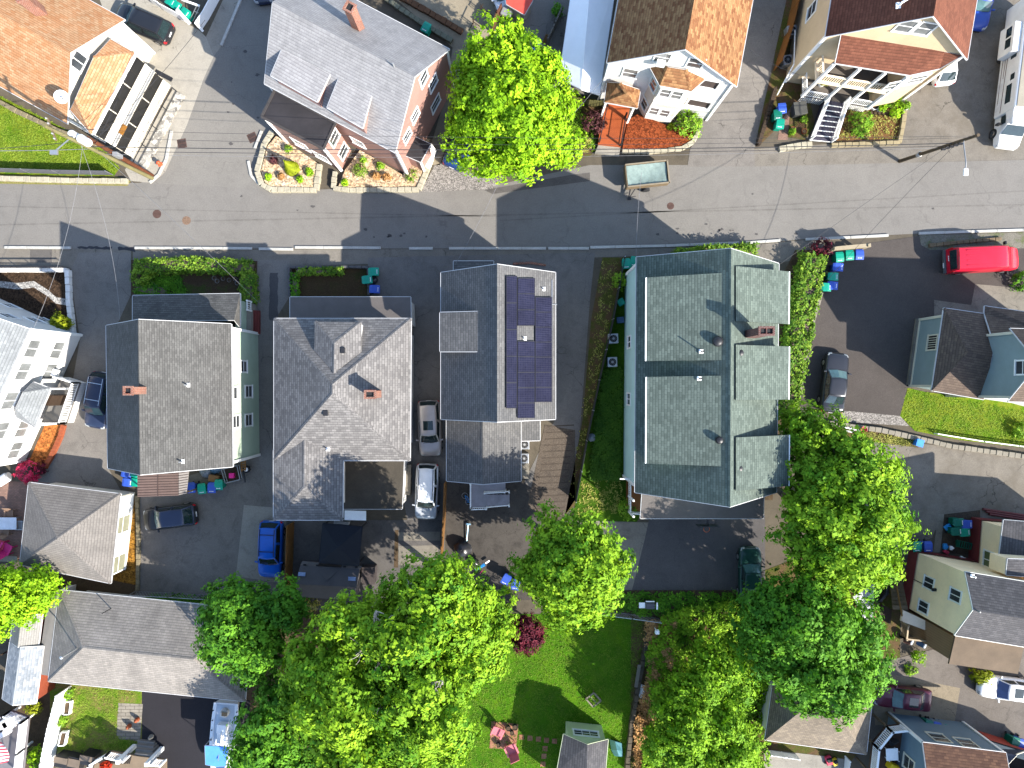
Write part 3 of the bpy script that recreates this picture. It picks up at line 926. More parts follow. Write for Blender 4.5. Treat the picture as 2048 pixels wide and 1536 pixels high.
# south side
sheet('driveway', [(140, 545), (158, 505), (262, 505), (262, 590), (215, 690), (216, 935), (244, 985), (60, 966), (95, 930), (130, 850), (160, 680)], 3, G_DRIVE)
sheet('driveway', [(512, 520), (580, 520), (580, 592), (550, 640), (548, 1035), (512, 1040), (470, 1020), (515, 905)], 3, G_DRIVE)
sheet('driveway', [(736, 515), (1190, 505), (1180, 600), (1150, 990), (1100, 1170), (1030, 1170), (1050, 960), (1110, 840), (1110, 560), (890, 545), (890, 1105), (825, 1100), (735, 590)], 3, asphalt('shared_drive_asphalt', S(160, 155, 150), 0.15, 0.7, 0.25, 0.25))
sheet('car_park', [(280, 985), (515, 905), (548, 1035), (575, 1040), (575, 1200), (270, 1190), (278, 1060)], 4, asphalt('car_park_asphalt', S(166, 158, 149), 0.2, 0.3, 0.25, 0.3))
sheet('concrete_pad', [(488, 1010), (548, 1015), (572, 1042), (572, 1168), (472, 1152)], 6, M_CONC)
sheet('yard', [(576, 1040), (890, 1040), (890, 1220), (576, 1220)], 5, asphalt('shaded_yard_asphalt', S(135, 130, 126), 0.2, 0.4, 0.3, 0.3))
for pts in ([(797, 1064), (880, 1063), (880, 1081), (797, 1081)], [(797, 1092), (877, 1090), (875, 1130), (797, 1130)]):
    sheet('concrete_slab', pts, 7, M_CONCD)
sheet('leaf_litter', [(790, 1060), (797, 1060), (796, 1135), (788, 1135)], 7, G_DIRT)
sheet('yard', [(892, 960), (1040, 960), (1100, 1000), (1060, 1200), (892, 1200)], 4, asphalt('muddy_asphalt', S(112, 106, 100), 0.25, 1.0, 0.6, 0.5))
sheet('earth_drive', [(1090, 850), (1150, 860), (1150, 1000), (1110, 1060), (1055, 1010), (1072, 930)], 5, mottled('packed_earth', [S(118, 106, 96), S(132, 120, 108), S(105, 95, 88)], 0.7, 10))
sheet('side_strip', [(1205, 515), (1250, 515), (1195, 760), (1150, 1010), (1130, 1030), (1165, 840), (1182, 640)], 5, G_WEEDY)
sheet('side_strip', [(1250, 515), (1300, 515), (1300, 1000), (1270, 1050), (1145, 1045), (1150, 1010), (1195, 760)], 5, mottled('weedy_side_yard', [S(100, 85, 60), S(90, 130, 25), S(75, 120, 20), S(125, 135, 45)], 0.7, 11))
sheet('walkway', [(1255, 640), (1272, 640), (1268, 960), (1250, 960)], 6, M_CONCD)
sheet('pavement', [(1140, 1040), (1300, 1045), (1296, 1075), (1270, 1190), (1240, 1215), (1180, 1100)], 6, M_CONCD)
sheet('car_park', [(1300, 1030), (1530, 1030), (1530, 1200), (1264, 1180), (1290, 1075)], 7, asphalt('back_lot_asphalt', S(122, 118, 118), 0.14, 0.2, 0.2, 0.15))
sheet('leafy_soil', [(1120, 1180), (1530, 1180), (1530, 1240), (1290, 1240), (1120, 1215)], 8, G_DIRT)
sheet('hill_soil', [(1262, 1240), (1800, 1040), (1800, 1400), (1560, 1700), (1260, 1700)], 4, G_WEEDY)
sheet('car_park', [(1640, 500), (1760, 483), (1838, 472), (1870, 500), (2050, 480), (2050, 700), (1850, 640), (1815, 775), (1800, 832), (1665, 818), (1590, 842), (1625, 640)], 5, G_NEW)
sheet('verge', [(1838, 470), (2300, 458), (2300, 492), (1860, 500), (1842, 490)], 6, mottled('gravelly_verge', [S(185, 178, 165), S(160, 155, 140), S(120, 140, 50)], 0.9, 12))
sheet('concrete_pad', [(1868, 600), (1942, 610), (1950, 568), (2100, 582), (2100, 660), (1868, 640)], 7, M_CONCD)
sheet('hedge_soil', [(1590, 500), (1645, 500), (1625, 640), (1590, 842), (1560, 850), (1545, 1000), (1530, 1000), (1540, 640), (1560, 560)], 6, G_DIRT)
sheet('gravel_strip', [(1655, 818), (1800, 832), (1818, 852), (1665, 842)], 6, G_GRAVEL)
sheet('lawn', [(1815, 776), (1850, 784), (2300, 840), (2300, 925), (1920, 880), (1830, 862), (1800, 832)], 6, G_LAWN)
sheet('weedy_verge', [(1665, 850), (1850, 880), (1835, 895), (1700, 878)], 6, G_WEEDY)
sheet('driveway', [(1690, 868), (1850, 888), (2300, 935), (2300, 1090), (1870, 1060), (1850, 1110), (1740, 1110), (1700, 980)], 5, G_WORN)
sheet('rubbish_yard', [(1876, 1030), (1960, 1020), (1960, 1110), (1866, 1105)], 6, G_DIRTY)
sheet('pavement', [(1876, 1028), (1888, 1028), (1880, 1105), (1866, 1105)], 7, M_CONCD)
sheet('driveway', [(1740, 1330), (1900, 1290), (2300, 1290), (2300, 1560), (1740, 1560)], 5, asphalt('lower_drive_asphalt', S(150, 141, 132), 0.15, 0.4, 0.25, 0.25))
sheet('concrete_pad', [(1740, 1340), (1920, 1376), (1908, 1450), (1750, 1450)], 6, asphalt('tan_concrete', S(185, 170, 145), 0.12, 0.9, 0.3, 0.25))
# west and south gardens
sheet('mulch_bed', [(-200, 540), (136, 545), (138, 668), (-200, 640)], 4, G_DMULCH)
m = MB()
a = [(-30, 562), (0, 568), (35, 572), (68, 568), (95, 585), (112, 600), (140, 605)]
for (p, q) in zip(a[:-1], a[1:]):
    m.poly([(v.x, v.y, .022) for v in (W(p[0], p[1] - 6), W(q[0], q[1] - 6), W(q[0], q[1] + 7), W(p[0], p[1] + 7))])
tag(m.build('gravel_path', G_WGRAV), kind='structure')
sheet('chip_bed', [(90, 850), (133, 850), (128, 870), (105, 920), (90, 935), (55, 930)], 5, G_ROOFCH)
sheet('patio', [(-200, 955), (100, 965), (100, 1120), (-200, 1110)], 4, G_PAVER)
sheet('mulch_strip', [(240, 985), (270, 990), (272, 1170), (225, 1160)], 6, G_LEAVES)
sheet('shaded_ground', [(-100, 1130), (225, 1160), (580, 1170), (580, 1230), (-100, 1230)], 3, G_DIRT)
sheet('garden_bed', [(262, 520), (515, 522), (512, 600), (262, 595)], 4, mottled('weedy_bed', [S(95, 78, 62), S(110, 90, 70), S(75, 125, 25)], 0.6, 11))
sheet('garden_bed', [(584, 535), (738, 538), (738, 596), (584, 596)], 4, mottled('bare_bed', [S(90, 72, 52), S(108, 88, 62), S(80, 90, 40)], 0.7, 12))
sheet('lawn', [(880, 1225), (1300, 1232), (1262, 1420), (1250, 1700), (850, 1700)], 3, G_LAWND)
sheet('lawn', [(100, 1350), (290, 1370), (284, 1500), (100, 1500)], 3, G_LAWNP)
sheet('soil', [(-100, 1360), (110, 1360), (110, 1700), (-100, 1700)], 2, G_DIRT)
sheet('driveway', [(284, 1375), (500, 1400), (500, 1700), (284, 1700)], 4, G_BLACK)
sheet('patio', [(237, 1406), (286, 1408), (280, 1482), (240, 1478), (233, 1470)], 5, G_SLABP)
sheet('tree_soil', [(480, 1200), (900, 1200), (900, 1700), (480, 1700)], 2, G_DIRT)
# patches and lids in the road
def disc(name, px, py, r, mat, z=.012):
    m = MB(); p = W(px, py); m.lathe((p.x, p.y, z - .02), [(r, 0), (r, .02), (r * .8, .022), (.01, .022)], 24)
    return m.build(name, mat)
M_RUST = plain('rusty_iron', S(125, 95, 85), 0.8, 0.2, 0.25, 3, 0.2)
M_RUSTP = plain('pale_rusty_iron', S(178, 145, 120), 0.8, 0.2, 0.3, 5, 0.3)
tag(disc('manhole_cover', 314, 428, .36, M_RUST), 'dark rusty manhole cover at left of the street', 'manhole cover', 'manhole covers in the road')
tag(disc('manhole_cover', 373, 441, .36, M_RUSTP), 'pale speckled manhole cover beside the dark rusty one', 'manhole cover', 'manhole covers in the road')
tag(disc('manhole_cover', 1341, 412, .30, M_RUST), 'small faded manhole cover in the street near the green-roofed house', 'manhole cover', 'manhole covers in the road')
G_TAR = plain('fresh_tar', (0.018, 0.018, 0.022), 0.7, 0, 0.2)
def blob(name, pts, lvl, mat, seed, jit=3):
    rr = random.Random(seed); out = []
    n = len(pts)
    for k in range(n):
        a = pts[k]; b = pts[(k + 1) % n]; s_ = max(1, int(math.hypot(b[0] - a[0], b[1] - a[1]) / 6))
        for j in range(s_):
            t = j / s_; out.append((a[0] + (b[0] - a[0]) * t + rr.uniform(-jit, jit), a[1] + (b[1] - a[1]) * t + rr.uniform(-jit, jit)))
    return sheet(name, out, lvl, mat)
blob('tar_patch', [(155, 493), (224, 494), (222, 500), (158, 497)], 4, G_TAR, 1, 1.6)
blob('tar_patch', [(234, 494), (270, 495), (270, 503), (238, 500)], 4, G_TAR, 2, 1.6)
blob('asphalt_patch', [(540, 545), (556, 545), (556, 640), (538, 640)], 4, asphalt('old_patch', S(115, 112, 112), 0.15, 0, .2, .2), 5, 1)
M_DTINT = asphalt('old_patch_dark', S(132, 127, 122), 0.12, 0.6, .3, .3)
sheet('asphalt_patch', [(60, 499), (104, 499), (104, 525), (60, 525)], 3, M_DTINT)
sheet('asphalt_patch', [(968, 340 + 40), (1140, 350), (1180, 345), (1180, 362), (985, 388)], 3, M_DTINT)
# tyre streaks and repaired joints along the road
for k, (x0, y0, x1, y1, w) in enumerate(((-200, 452, 2200, 405, 3), (-200, 408, 1000, 432, 2), (1000, 440, 2200, 372, 2.5))):
    sheet('road_joint', [(x0, y0), (x1, y1), (x1, y1 + w), (x0, y0 + w)], 2, asphalt('joint%d' % k, S(162, 157, 150), .1, 0, .2, .3))
# kerbs: runs of granite stones
def kerb(pts, h=.13, w=.22, L=2.2):
    m = MB()
    for a, b in zip(pts[:-1], pts[1:]):
        a = W(*a); b = W(*b); d = (b - a); n = max(1, round(d.length / L)); s_ = d.normalized().cross(UP) * w
        for k in range(n):
            p = a + d * (k / n) + d.normalized() * .012; q = a + d * ((k + 1) / n) - d.normalized() * .012
            m.frame(p - s_ / 2 - UP * .1, q - p, s_, UP * (h + .1 + random.uniform(-.008, .008)))
    o = m.build('kerb', M_GRANITE, bevel=.015, seg=1); tag(o, kind='structure')
for run in ([(10, 495), (143, 496)], [(270, 496), (505, 497)], [(518, 498), (587, 499)], [(590, 495), (762, 496)], [(818, 497), (866, 497)], [(898, 497), (1092, 497)],
            [(1096, 497), (1178, 497)], [(1180, 495), (1330, 492), (1478, 486)], [(1490, 486), (1560, 481)], [(1610, 479), (1700, 475), (1776, 471)], [(1836, 467), (2200, 455)],
            [(484, -5), (443, 92)], [(344, 262), (333, 320), (318, 350), (300, 366)], [(510, 298), (524, 262)], [(497, 322), (503, 352), (520, 370)]):
    kerb(run)

# dark drips and worn spots on the road, dark bars imitating slatted fence shadows on the drive of the solar house
rr = random.Random(5)
for k in range(34):
    x, y = rr.choice(((rr.gauss(780, 40), rr.gauss(472, 6)), (rr.gauss(1385, 40), rr.gauss(462, 6)), (rr.uniform(20, 2030), rr.uniform(385, 480)), (rr.uniform(430, 520), rr.uniform(60, 330))))
    r = rr.uniform(.05, .18); n = 9; p = W(x, y)
    m = MB(); m.poly([(p.x + math.cos(6.283 * j / n) * r * rr.uniform(.5, 1.4), p.y + math.sin(6.283 * j / n) * r * rr.uniform(.4, 1.0), .016) for j in range(n)])
    tag(m.build('oil_stain', plain('oil_stain', S(112, 108, 106), .8, 0, .2)), kind='structure')
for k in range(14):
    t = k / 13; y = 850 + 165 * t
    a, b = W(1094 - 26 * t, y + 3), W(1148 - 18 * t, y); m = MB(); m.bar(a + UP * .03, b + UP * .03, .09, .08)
    tag(m.build('shadow_bar', plain('shadow_bar_grey', S(105, 92, 80), .9, 0, .25, 2.5, .15)), 'thin dark bar painted in as a fence shadow across the earth drive of the solar house', 'painted_shadow', 'painted fence shadows across the drive')
# ---------------------------------------------------------------- roof and wall materials
R_GREYF = shingle('greige_shingles', S(138, 137, 134, .69), S(114, 113, 111, .69), patch=.14)
R_HIP = shingle('light_grey_shingles', S(174, 170, 167, .74), S(138, 135, 134, .72), dark=.5, bw=.34, rh=.2, patch=.1)
R_SOLAR = shingle('slate_grey_shingles', S(148, 147, 146, .66), S(124, 124, 125, .66), dark=.55, bw=.32, rh=.2, patch=.1)
R_GREEN = shingle('sage_green_shingles', S(131, 145, 135, .84), S(104, 117, 109, .84), dark=.55, bw=.34, rh=.2, patch=.1)
R_ORANGE = shingle('terracotta_shingles', S(228, 162, 112, .92), S(243, 198, 152, .92), dark=.7, bw=.38, rh=.2, patch=.12, k=1.3)
R_PINKH = shingle('pale_grey_shingles', S(184, 182, 182, .95), S(168, 166, 167, .95), dark=.72, bw=.35, rh=.22, patch=.1, streak=.12)
R_TAN = shingle('tan_brown_shingles', S(225, 172, 120, .9), S(172, 112, 76, .8), dark=.6, bw=.34, rh=.2, patch=.08, k=1.12)
R_BROWN = shingle('brown_shingles', S(165, 106, 84, .8), S(140, 88, 70, .8), dark=.6, bw=.34, rh=.2, patch=.12, k=1.3)
R_GARAGE = shingle('faded_grey_shingles', S(172, 165, 158, .8), S(158, 152, 146, .8), dark=.68, bw=.36, rh=.2, patch=.1, streak=.1, k=1.4)
R_LONG = shingle('weathered_grey_shingles', S(170, 163, 155, .8), S(152, 146, 140, .8), dark=.66, bw=.36, rh=.2, patch=.14, streak=.15, k=1.9)
R_WHITEH = shingle('blue_grey_shingles', S(170, 174, 176, .85), S(150, 154, 157, .85), dark=.7, bw=.34, rh=.2, patch=.1)
R_DKBR = shingle('dark_brown_shingles', S(140, 122, 108, .8), S(118, 102, 92, .8), dark=.6, bw=.32, rh=.2, patch=.1)
R_CHAR = shingle('charcoal_shingles', S(118, 116, 118, .8), S(98, 97, 100, .8), dark=.6, bw=.32, rh=.2, patch=.12)
R_MIX = shingle('brown_blend_shingles', S(150, 112, 90, .8), S(110, 80, 68, .8), dark=.6, bw=.36, rh=.2, patch=.1)
R_MEMB = plain('grey_roof_membrane', S(150, 142, 138, .85), 0.85, 0, .14, .8, .08)
R_BLKM = plain('black_roof_membrane', S(72, 68, 72, .85), 0.8, 0, .3, .6, .1)
R_BRFLAT = plain('brown_roll_roofing', S(150, 128, 104, .85), 0.9, 0, .18, .7, .1)
W_MINT = siding('mint_siding', (0.31, 0.385, 0.295))
W_AQUA = siding('aqua_siding', (0.34, 0.50, 0.48))
W_PINK = siding('pink_siding', (0.26, 0.145, 0.12))
W_WHITE = siding('white_siding', (0.50, 0.495, 0.48))
W_CREAMW = siding('ivory_siding', (0.50, 0.47, 0.40))
W_TAN = siding('tan_siding', (0.44, 0.34, 0.215))
W_GREY = siding('pale_grey_siding', (0.55, 0.54, 0.52))
W_CREAM = siding('cream_siding', (0.86, 0.68, 0.44), vert=False)
W_BLUE = siding('blue_grey_siding', (0.17, 0.22, 0.225))
W_BLUEL = siding('slate_blue_siding', (0.10, 0.15, 0.19))
W_SAGE = siding('sage_siding', (0.46, 0.52, 0.30))
W_RED = siding('oxblood_boards', (0.13, 0.025, 0.025))
W_FOUND = plain('foundation', (0.25, 0.24, 0.22), .9, 0, .2)
P_BEIGE = plain('beige_trim', (0.48, 0.45, 0.36), .6, 0, .06)
GRID = None

def P2(p, z=None): return (p[0], p[1])
def wl(px0, py0, px1, py1):
    a = W(px0, py0); b = W(px1, py1); return (a.x, a.y), (b.x, b.y)
def inset(pts, d):
    """shrink a convex-ish plan polygon [(x,y)] by d"""
    n = len(pts); ar = sum(pts[i][0] * pts[(i + 1) % n][1] - pts[(i + 1) % n][0] * pts[i][1] for i in range(n))
    sg = 1 if ar > 0 else -1; out = []
    for i in range(n):
        p = V((*pts[i - 1], 0)); q = V((*pts[i], 0)); r = V((*pts[(i + 1) % n], 0))
        n1 = UP.cross(q - p).normalized() * sg; n2 = UP.cross(r - q).normalized() * sg
        b = (n1 + n2); b = b / max(.3, b.dot(n1))
        c = q + b * d; out.append((c.x, c.y))
    return out
def block(h, roofpts, mat, ins=.25, z0=0.0, drop=.2, name='wall'):
    """walls under a roof outline given as world points"""
    xy = inset([(p.x, p.y) for p in roofpts], ins)
    pts = [(x, y, roofpts[i].z - drop) for i, (x, y) in enumerate(xy)]
    walls(h, pts, mat, name, z0)
    return pts

# ================================================================ mint house, grey gable roof (west of the hip house)
h = thing('house', 'mint green house with greige gable roof and small brick chimney on its ridge', 'house', W(402, 785), 'houses along the street')
f = gable(h, W(212, 651, 6.3), W(462, 648, 6.3), 10.4, 10.6, R_GREYF, W_MINT, os=.33, side=-1, cap=R_GREYF)
for px, py, w, hh in ((497, 783, .85, 1.35), (497, 840, .85, 1.35), (487, 733, .8, 1.2), (472, 843, .85, 1.3), (467, 786, .85, 1.3)):
    window(h, *f['right'], px, py, w, hh)
b = on3(279, 781, *f['R']); chimney(h, b + V((.05, 0, -.3)), 1.7, .55, .5)
for px, py in ((376, 770), (365, 923)): vent_pipe(h, on3(px, py, *f['R']), .5)
# front porch: lean-to roof with a hipped east end
pr = [W(265, 591, 3.6), W(480, 587, 3.6), W(480, 660, 4.0), W(462, 650, 4.6), W(265, 652, 4.6)]
roof(h, [[pr[0], pr[1], W(468, 640, 4.4), W(265, 642, 4.4)], [pr[1], W(480, 655, 3.6), W(468, 640, 4.4)]], R_GREYF, .15, 'porch_roof')
pp = [W(275, 600, 0), W(486, 597, 0), W(500, 650, 0)]
walls(h, [(W(323, 612).x, W(323, 612).y, 3.4), (W(504, 608).x, W(504, 608).y, 3.4), (W(504, 668).x, W(504, 668).y, 3.4), (W(323, 668).x, W(323, 668).y, 3.4)], W_MINT, 'porch_wall')
# side entry: white landing and red steps
m = MB(); m.prism([W(486, 606, 1.2), W(502, 606, 1.2), W(502, 668, 1.2), W(486, 668, 1.2)], 0, 1.2); m.build('side_landing', M_CONC, h)
m = MB()
posts_rail(m, W(503, 604, 1.2), W(503, 622, 1.2), .95); m.build('landing_rail', M_WHITE, h)
m = MB()
for k in range(5):
    m.prism([W(503 + k * 3.6, 622), W(503 + k * 3.6 + 4, 622), W(503 + k * 3.6 + 4, 668), W(503 + k * 3.6, 668)], 0, 1.15 - k * .21)
m.build('side_steps', plain('red_painted_steps', S(165, 80, 72), .7, 0, .15), h)
# lean-to of corrugated brown plastic at the back
m = MB(); q = [W(275, 946, 3.1), W(357, 944, 3.1), W(357, 991, 2.7), W(275, 994, 2.7)]; m.slab(q, .05)
o = m.build('lean_to_roof', plain('brown_sheet_roofing', S(155, 128, 118, .8), .7, 0, .12, 1.2), h)
m = MB(); q2 = [W(357.5, 944, 3.12), W(378, 941, 3.05), W(373, 987, 2.65), W(357.5, 990, 2.72)]; m.slab(q2, .05)
o2 = m.build('lean_to_sheet', plain('pale_sheet_roofing', S(205, 195, 188, .8), .7, 0, .1), h)
m = MB()
for k in range(9):
    t = (k + .5) / 9; a = q[0].lerp(q[3], t); b = q[1].lerp(q[2], t); m.bar(a + UP * .03, b + UP * .03, .035, .04)
    a = q2[0].lerp(q2[3], t); b = q2[1].lerp(q2[2], t); m.bar(a + UP * .03, b + UP * .03, .035, .04)
a, b = q[0].lerp(q[1], .5), q[3].lerp(q[2], .5); m.bar(a + UP * .035, b + UP * .035, .06, .045)
m.build('roof_ribs', plain('brown_rib', S(120, 95, 88, .7), .7), o)
m = MB()
for p in (q[2], q[3], q2[2]): m.box((p.x, p.y + .1, p.z / 2 - .05), (.1, .1, p.z - .1))
m.build('lean_to_post', M_WOOD, h)

# ================================================================ hip-roofed grey house
h = thing('house', 'grey house with pyramid hip roof, orange brick chimney and flat black rear roof', 'house', W(725, 830), 'houses along the street')
z = 6.8
TL, TR, BR, BL = W(548, 637, z), W(822, 637, z), W(820, 921, z), W(548, 921, z)
A1, A2 = W(664.6, 769, 9.6), W(664.6, 788, 9.6)
rm_ = roof(h, [[TL, TR, A1], [TR, BR, A2, A1], [BR, BL, A2], [BL, TL, A1, A2]], R_HIP, cap=R_HIP)
K, J = W(547, 1040, z), W(685, 1040, z); Rn, Rs = W(609, 870, 7.7), W(609, 975, 7.7)
roof(h, [[W(547, 900, z), Rn, Rs, K], [K, Rs, J], [J, Rs, Rn, W(686, 900, z)]], R_HIP, cap=R_HIP, name='wing_roof')
W_G = W_GREY
block(h, [TL, TR, BR, BL], W_G, .78); block(h, [W(547, 915, z), W(686, 915, z), J, K], W_G, .7)
dTL, dTR, dP, dE, dVL, dVR = W(629.5, 643, 8.3), W(722, 644, 8.3), W(669, 686, 9.2), W(668, 746, 9.2), W(628.5, 701, 8.3), W(723, 703, 8.3)
dr = roof(h, [[dTL, dTR, dP], [dTL, dP, dE, dVL], [dTR, dVR, dE, dP]], R_HIP, .12, name='dormer_roof', cap=R_HIP, fascia=None)
m = MB()
xy = inset([(p.x, p.y) for p in (dTL, dTR, dVR, dVL)], .12)
m.prism(xy, 6.9, 8.2); m.build('dormer_wall', W_G, h)
chimney(h, on3(752, 788, TR, BR, A1), 2.0, .7, .5)
for px, py in ((686, 701),): 
    p = ray_plane(px, py, dP, (dTR - dP).cross(dE - dP).normalized()); m = MB(); m.box(p + UP * .06, (.32, .4, .26), 0); m.build('roof_vent', M_BLACKM, h, bevel=.03)
p = on3(652, 826, BR, BL, A2); m = MB(); m.box(p + UP * .06, (.34, .4, .24), 0); m.build('roof_vent', M_BLACKM, h, bevel=.03)
vent_pipe(h, on3(656, 898, BR, BL, A2), .4)
pr = [W(580, 594, 3.5), W(821, 594, 3.5), W(822, 650, 3.9), W(580, 650, 3.9)]
roof(h, [pr], R_MEMB, .15, 'porch_roof'); block(h, pr, W_G, .2, name='porch_wall')
pr = [W(687, 917, 3.3), W(808, 917, 3.3), W(804, 1018, 3.2), W(687, 1018, 3.2)]
roof(h, [pr], plain('rear_roof_felt', S(112, 104, 92, .85), .9, 0, .25, .7, .2), .15, 'rear_roof'); block(h, pr, W_G, .15, name='rear_wall')
m = MB(); m.prism([W(808, 930, 1), W(822, 930, 1), W(820, 990, 1), W(808, 990, 1)], 0, .9); m.build('side_landing', M_CONCD, h)
m = MB(); posts_rail(m, W(811, 930, .9), W(809, 1000, .9), 1.0); m.build('side_rail', M_WHITE, h)
m = MB(); m.slab([W(689, 1021, 2.2), W(732, 1022, 2.2), W(732, 1041, 2.1), W(689, 1040, 2.1)], .06); m.build('rear_canopy', M_VINYL, h)
m = MB(); m.slab([W(668, 1042, .8), W(697, 1044, .8), W(696, 1051, .8), W(667, 1049, .8)], .7); m.build('cellar_hatch', M_GREYM, h)

# ================================================================ house with solar panels
h = thing('house', 'slate grey gabled house with dark solar panels on its sunny slope', 'house', W(1000, 700), 'houses along the street')
f = gable(h, W(882, 545, 6.3), W(1111, 545, 6.3), 9.8, 10.9, R_SOLAR, W_GREY, side=-1, cap=R_SOLAR)
q = Q(820, 480, 2.4)
def panel(x0, y0, x1, y1, side='R'):
    n = (f[side][1] - f[side][0]).cross(f[side][2] - f[side][0]).normalized(); n = n if n.z > 0 else -n
    c = [ray_plane(820 + x / 2.4, 480 + y / 2.4, f[side][0] + n * .14, n) for x, y in ((x0, y0), (x1, y0), (x1, y1), (x0, y1))]
    ctr = sum(c, V()) / 4
    c = [ctr + (p - ctr) * .985 for p in c]
    m = MB(); i = 0
    m.v = [p - n * .05 for p in c] + c
    m.f = [(3, 2, 1, 0), (0, 1, 5, 4), (1, 2, 6, 5), (2, 3, 7, 6), (3, 0, 4, 7), (4, 5, 6, 7)]
    o = m.build('solar_panel', M_PANEL, h)
    g = MB()
    for k in range(4):
        a, b = c[k], c[(k + 1) % 4]; g.bar(a + n * .006, b + n * .006, .035, .03)
    g.build('panel_frame', M_BLACKM, o)
    return c
def panelmat():
    t = NT('solar_cells', .4, 0, .03); uv = t.uv()
    b = t.node('ShaderNodeTexBrick'); t.link(uv, b.inputs['Vector']); b.offset = 0; b.inputs['Scale'].default_value = 1
    b.inputs['Color1'].default_value = (.008, .009, .021, 1); b.inputs['Color2'].default_value = (.011, .012, .027, 1); b.inputs['Mortar'].default_value = (.03, .03, .045, 1)
    b.inputs['Brick Width'].default_value = .16; b.inputs['Row Height'].default_value = .16; b.inputs['Mortar Size'].default_value = .008
    t.color(t.mix(1.0, b.outputs[0], t.ramp(t.noise(.5, 4), [(.3, .8), (.7, 1.3)]), 'MULTIPLY'))
    return t.m
M_PANEL = panelmat()
ys = [172, 302, 430, 558, 685, 808]
for a, b in zip(ys[:-1], ys[1:]): panel(462, a, 513, b)
for a, b in ((183, 258), (258, 335), (335, 411), (486, 560), (560, 635), (635, 709), (709, 782), (782, 855)): panel(516, a, 599, b)
ys = [274, 346, 418, 490, 562, 635, 707, 778]
for a, b in zip(ys[:-1], ys[1:]): panel(601, a, 681, b)
vent_pipe(h, on3(1087, 578, *f['R']), .35); vent_pipe(h, on3(1049, 677, *f['R']), .35)
m = MB(); a = on3(1104, 560, *f['R']); b = on3(1103, 790, *f['R']); m.bar(a + UP * .08, b + UP * .08, .06, .05); m.bar(on3(1098, 609, *f['R']) + UP * .1, on3(1114, 609, *f['R']) + UP * .1, .05, .05); m.build('conduit', M_STEEL, h)
dq = [W(880, 625, 7.7), W(955, 623, 8.65), W(956, 703, 8.65), W(880, 703, 7.7)]
roof(h, [dq], R_SOLAR, .12, 'dormer_roof')
xy = inset([(p.x, p.y) for p in dq], .15)
walls(h, [(xy[0][0], xy[0][1], 7.55), (xy[1][0], xy[1][1], 8.5), (xy[2][0], xy[2][1], 8.5), (xy[3][0], xy[3][1], 7.55)], W_GREY, 'dormer_wall', 6.2)
g = gable(h, W(893, 962, 4.8), W(1042, 962, 4.8), 6.5, 4.9, R_SOLAR, W_GREY, side=1, cap=R_SOLAR, trim=None)
er = [W(1040, 840, 4.75), W(1080, 840, 4.3), W(1080, 881, 4.3), W(1040, 882, 4.75)]
roof(h, [er], R_SOLAR, .14, 'side_roof'); block(h, er, W_GREY, .2, name='side_wall')
er = [W(907, 522, 3.4), W(987, 522, 3.4), W(987, 560, 3.6), W(907, 560, 3.6)]
roof(h, [er], R_SOLAR, .14, 'porch_roof'); block(h, er, W_GREY, .2, name='porch_wall')
# back deck with white railings and steps
dk = 1.15; q = Q(460, 880, 3.413)
m = MB(); m.prism([q(1645, 280, dk), q(1880, 280, dk), q(1880, 350, dk), q(1755, 370, dk), q(1750, 460, dk), q(1645, 465, dk)], dk - .18, dk)
m.build('deck_floor', plain('grey_deck_boards', S(225, 220, 230), .8, 0, .15), h)
m = MB(); posts_rail(m, q(1645, 290, dk), q(1645, 462, dk)); posts_rail(m, q(1645, 462, dk), q(1752, 458, dk)); posts_rail(m, q(1740, 352, dk), q(1875, 345, dk))
m.build('deck_railing', M_VINYL, h)
m = MB()
for k in range(6):
    a, b = 1752 + k * 26, 1778 + k * 26; zz = dk - .02 - k * .18
    m.prism([q(a, 375, zz), q(b, 370, zz), q(b, 448, zz), q(a, 454, zz)], max(0, zz - .16), zz)
m.build('deck_steps', plain('grey_deck_boards', S(1, 1, 1)), h)
m = MB()
for y0, y1 in ((362, 352), (460, 446)): m.bar(q(1752, y0, dk + .95), q(1905, y1, 1.0), .07, .06); m.box(q(1905, y1, .5), (.12, .12, 1.05))
m.build('stair_rail', M_VINYL, h)
m = MB()
for x, y in ((1645, 462), (1750, 458), (1880, 345)): m.box(q(x, y, dk / 2), (.14, .14, dk - .2))
m.build('deck_post', M_VINYL, h)

# ================================================================ green-roofed house
h = thing('house', 'large aqua house with sage green roof, wide shed dormers and twin-flue brick chimney', 'house', W(1370, 780), 'houses along the street')
N1, S1 = W(1462, 497, 11), W(1460, 1014, 11)
LN, LS, RN, RS = W(1273, 514, 7), W(1270, 985, 7), W(1558, 527, 7.3), W(1553, 985, 7.3)
roof(h, [[LN, N1, S1, LS], [N1, RN, RS, S1]], R_GREEN, cap=R_GREEN)
oi = .3
wp = [(LN.x + oi, LN.y - .3, 6.8), (N1.x, N1.y - .3, 10.75), (RN.x - oi, RN.y - .3, 7.1), (RS.x - oi, RS.y + .3, 7.1), (S1.x, S1.y + .3, 10.75), (LS.x + oi, LS.y + .3, 6.8)]
walls(h, wp, W_AQUA)
for k in (0, 2, 3, 5): MB().box((wp[k][0], wp[k][1], wp[k][2] / 2), (.2, .2, wp[k][2] - .1)).build('corner_trim', M_WHITE, h)
LW = (wp[5][:2], wp[0][:2])
for px, py in ((1259, 684), (1258, 798)): window(h, *LW, px, py, .85, 1.3, split='v')
p = ray_plane(1258, 868, V((wp[0][0], wp[0][1], 0)), V((-1, 0, 0))); m = MB(); m.box(p - V((.03, 0, 0)), (.08, 1.0, .8)); m.build('patched_panel', M_VINYL, h)
LP = [LN, N1, S1]
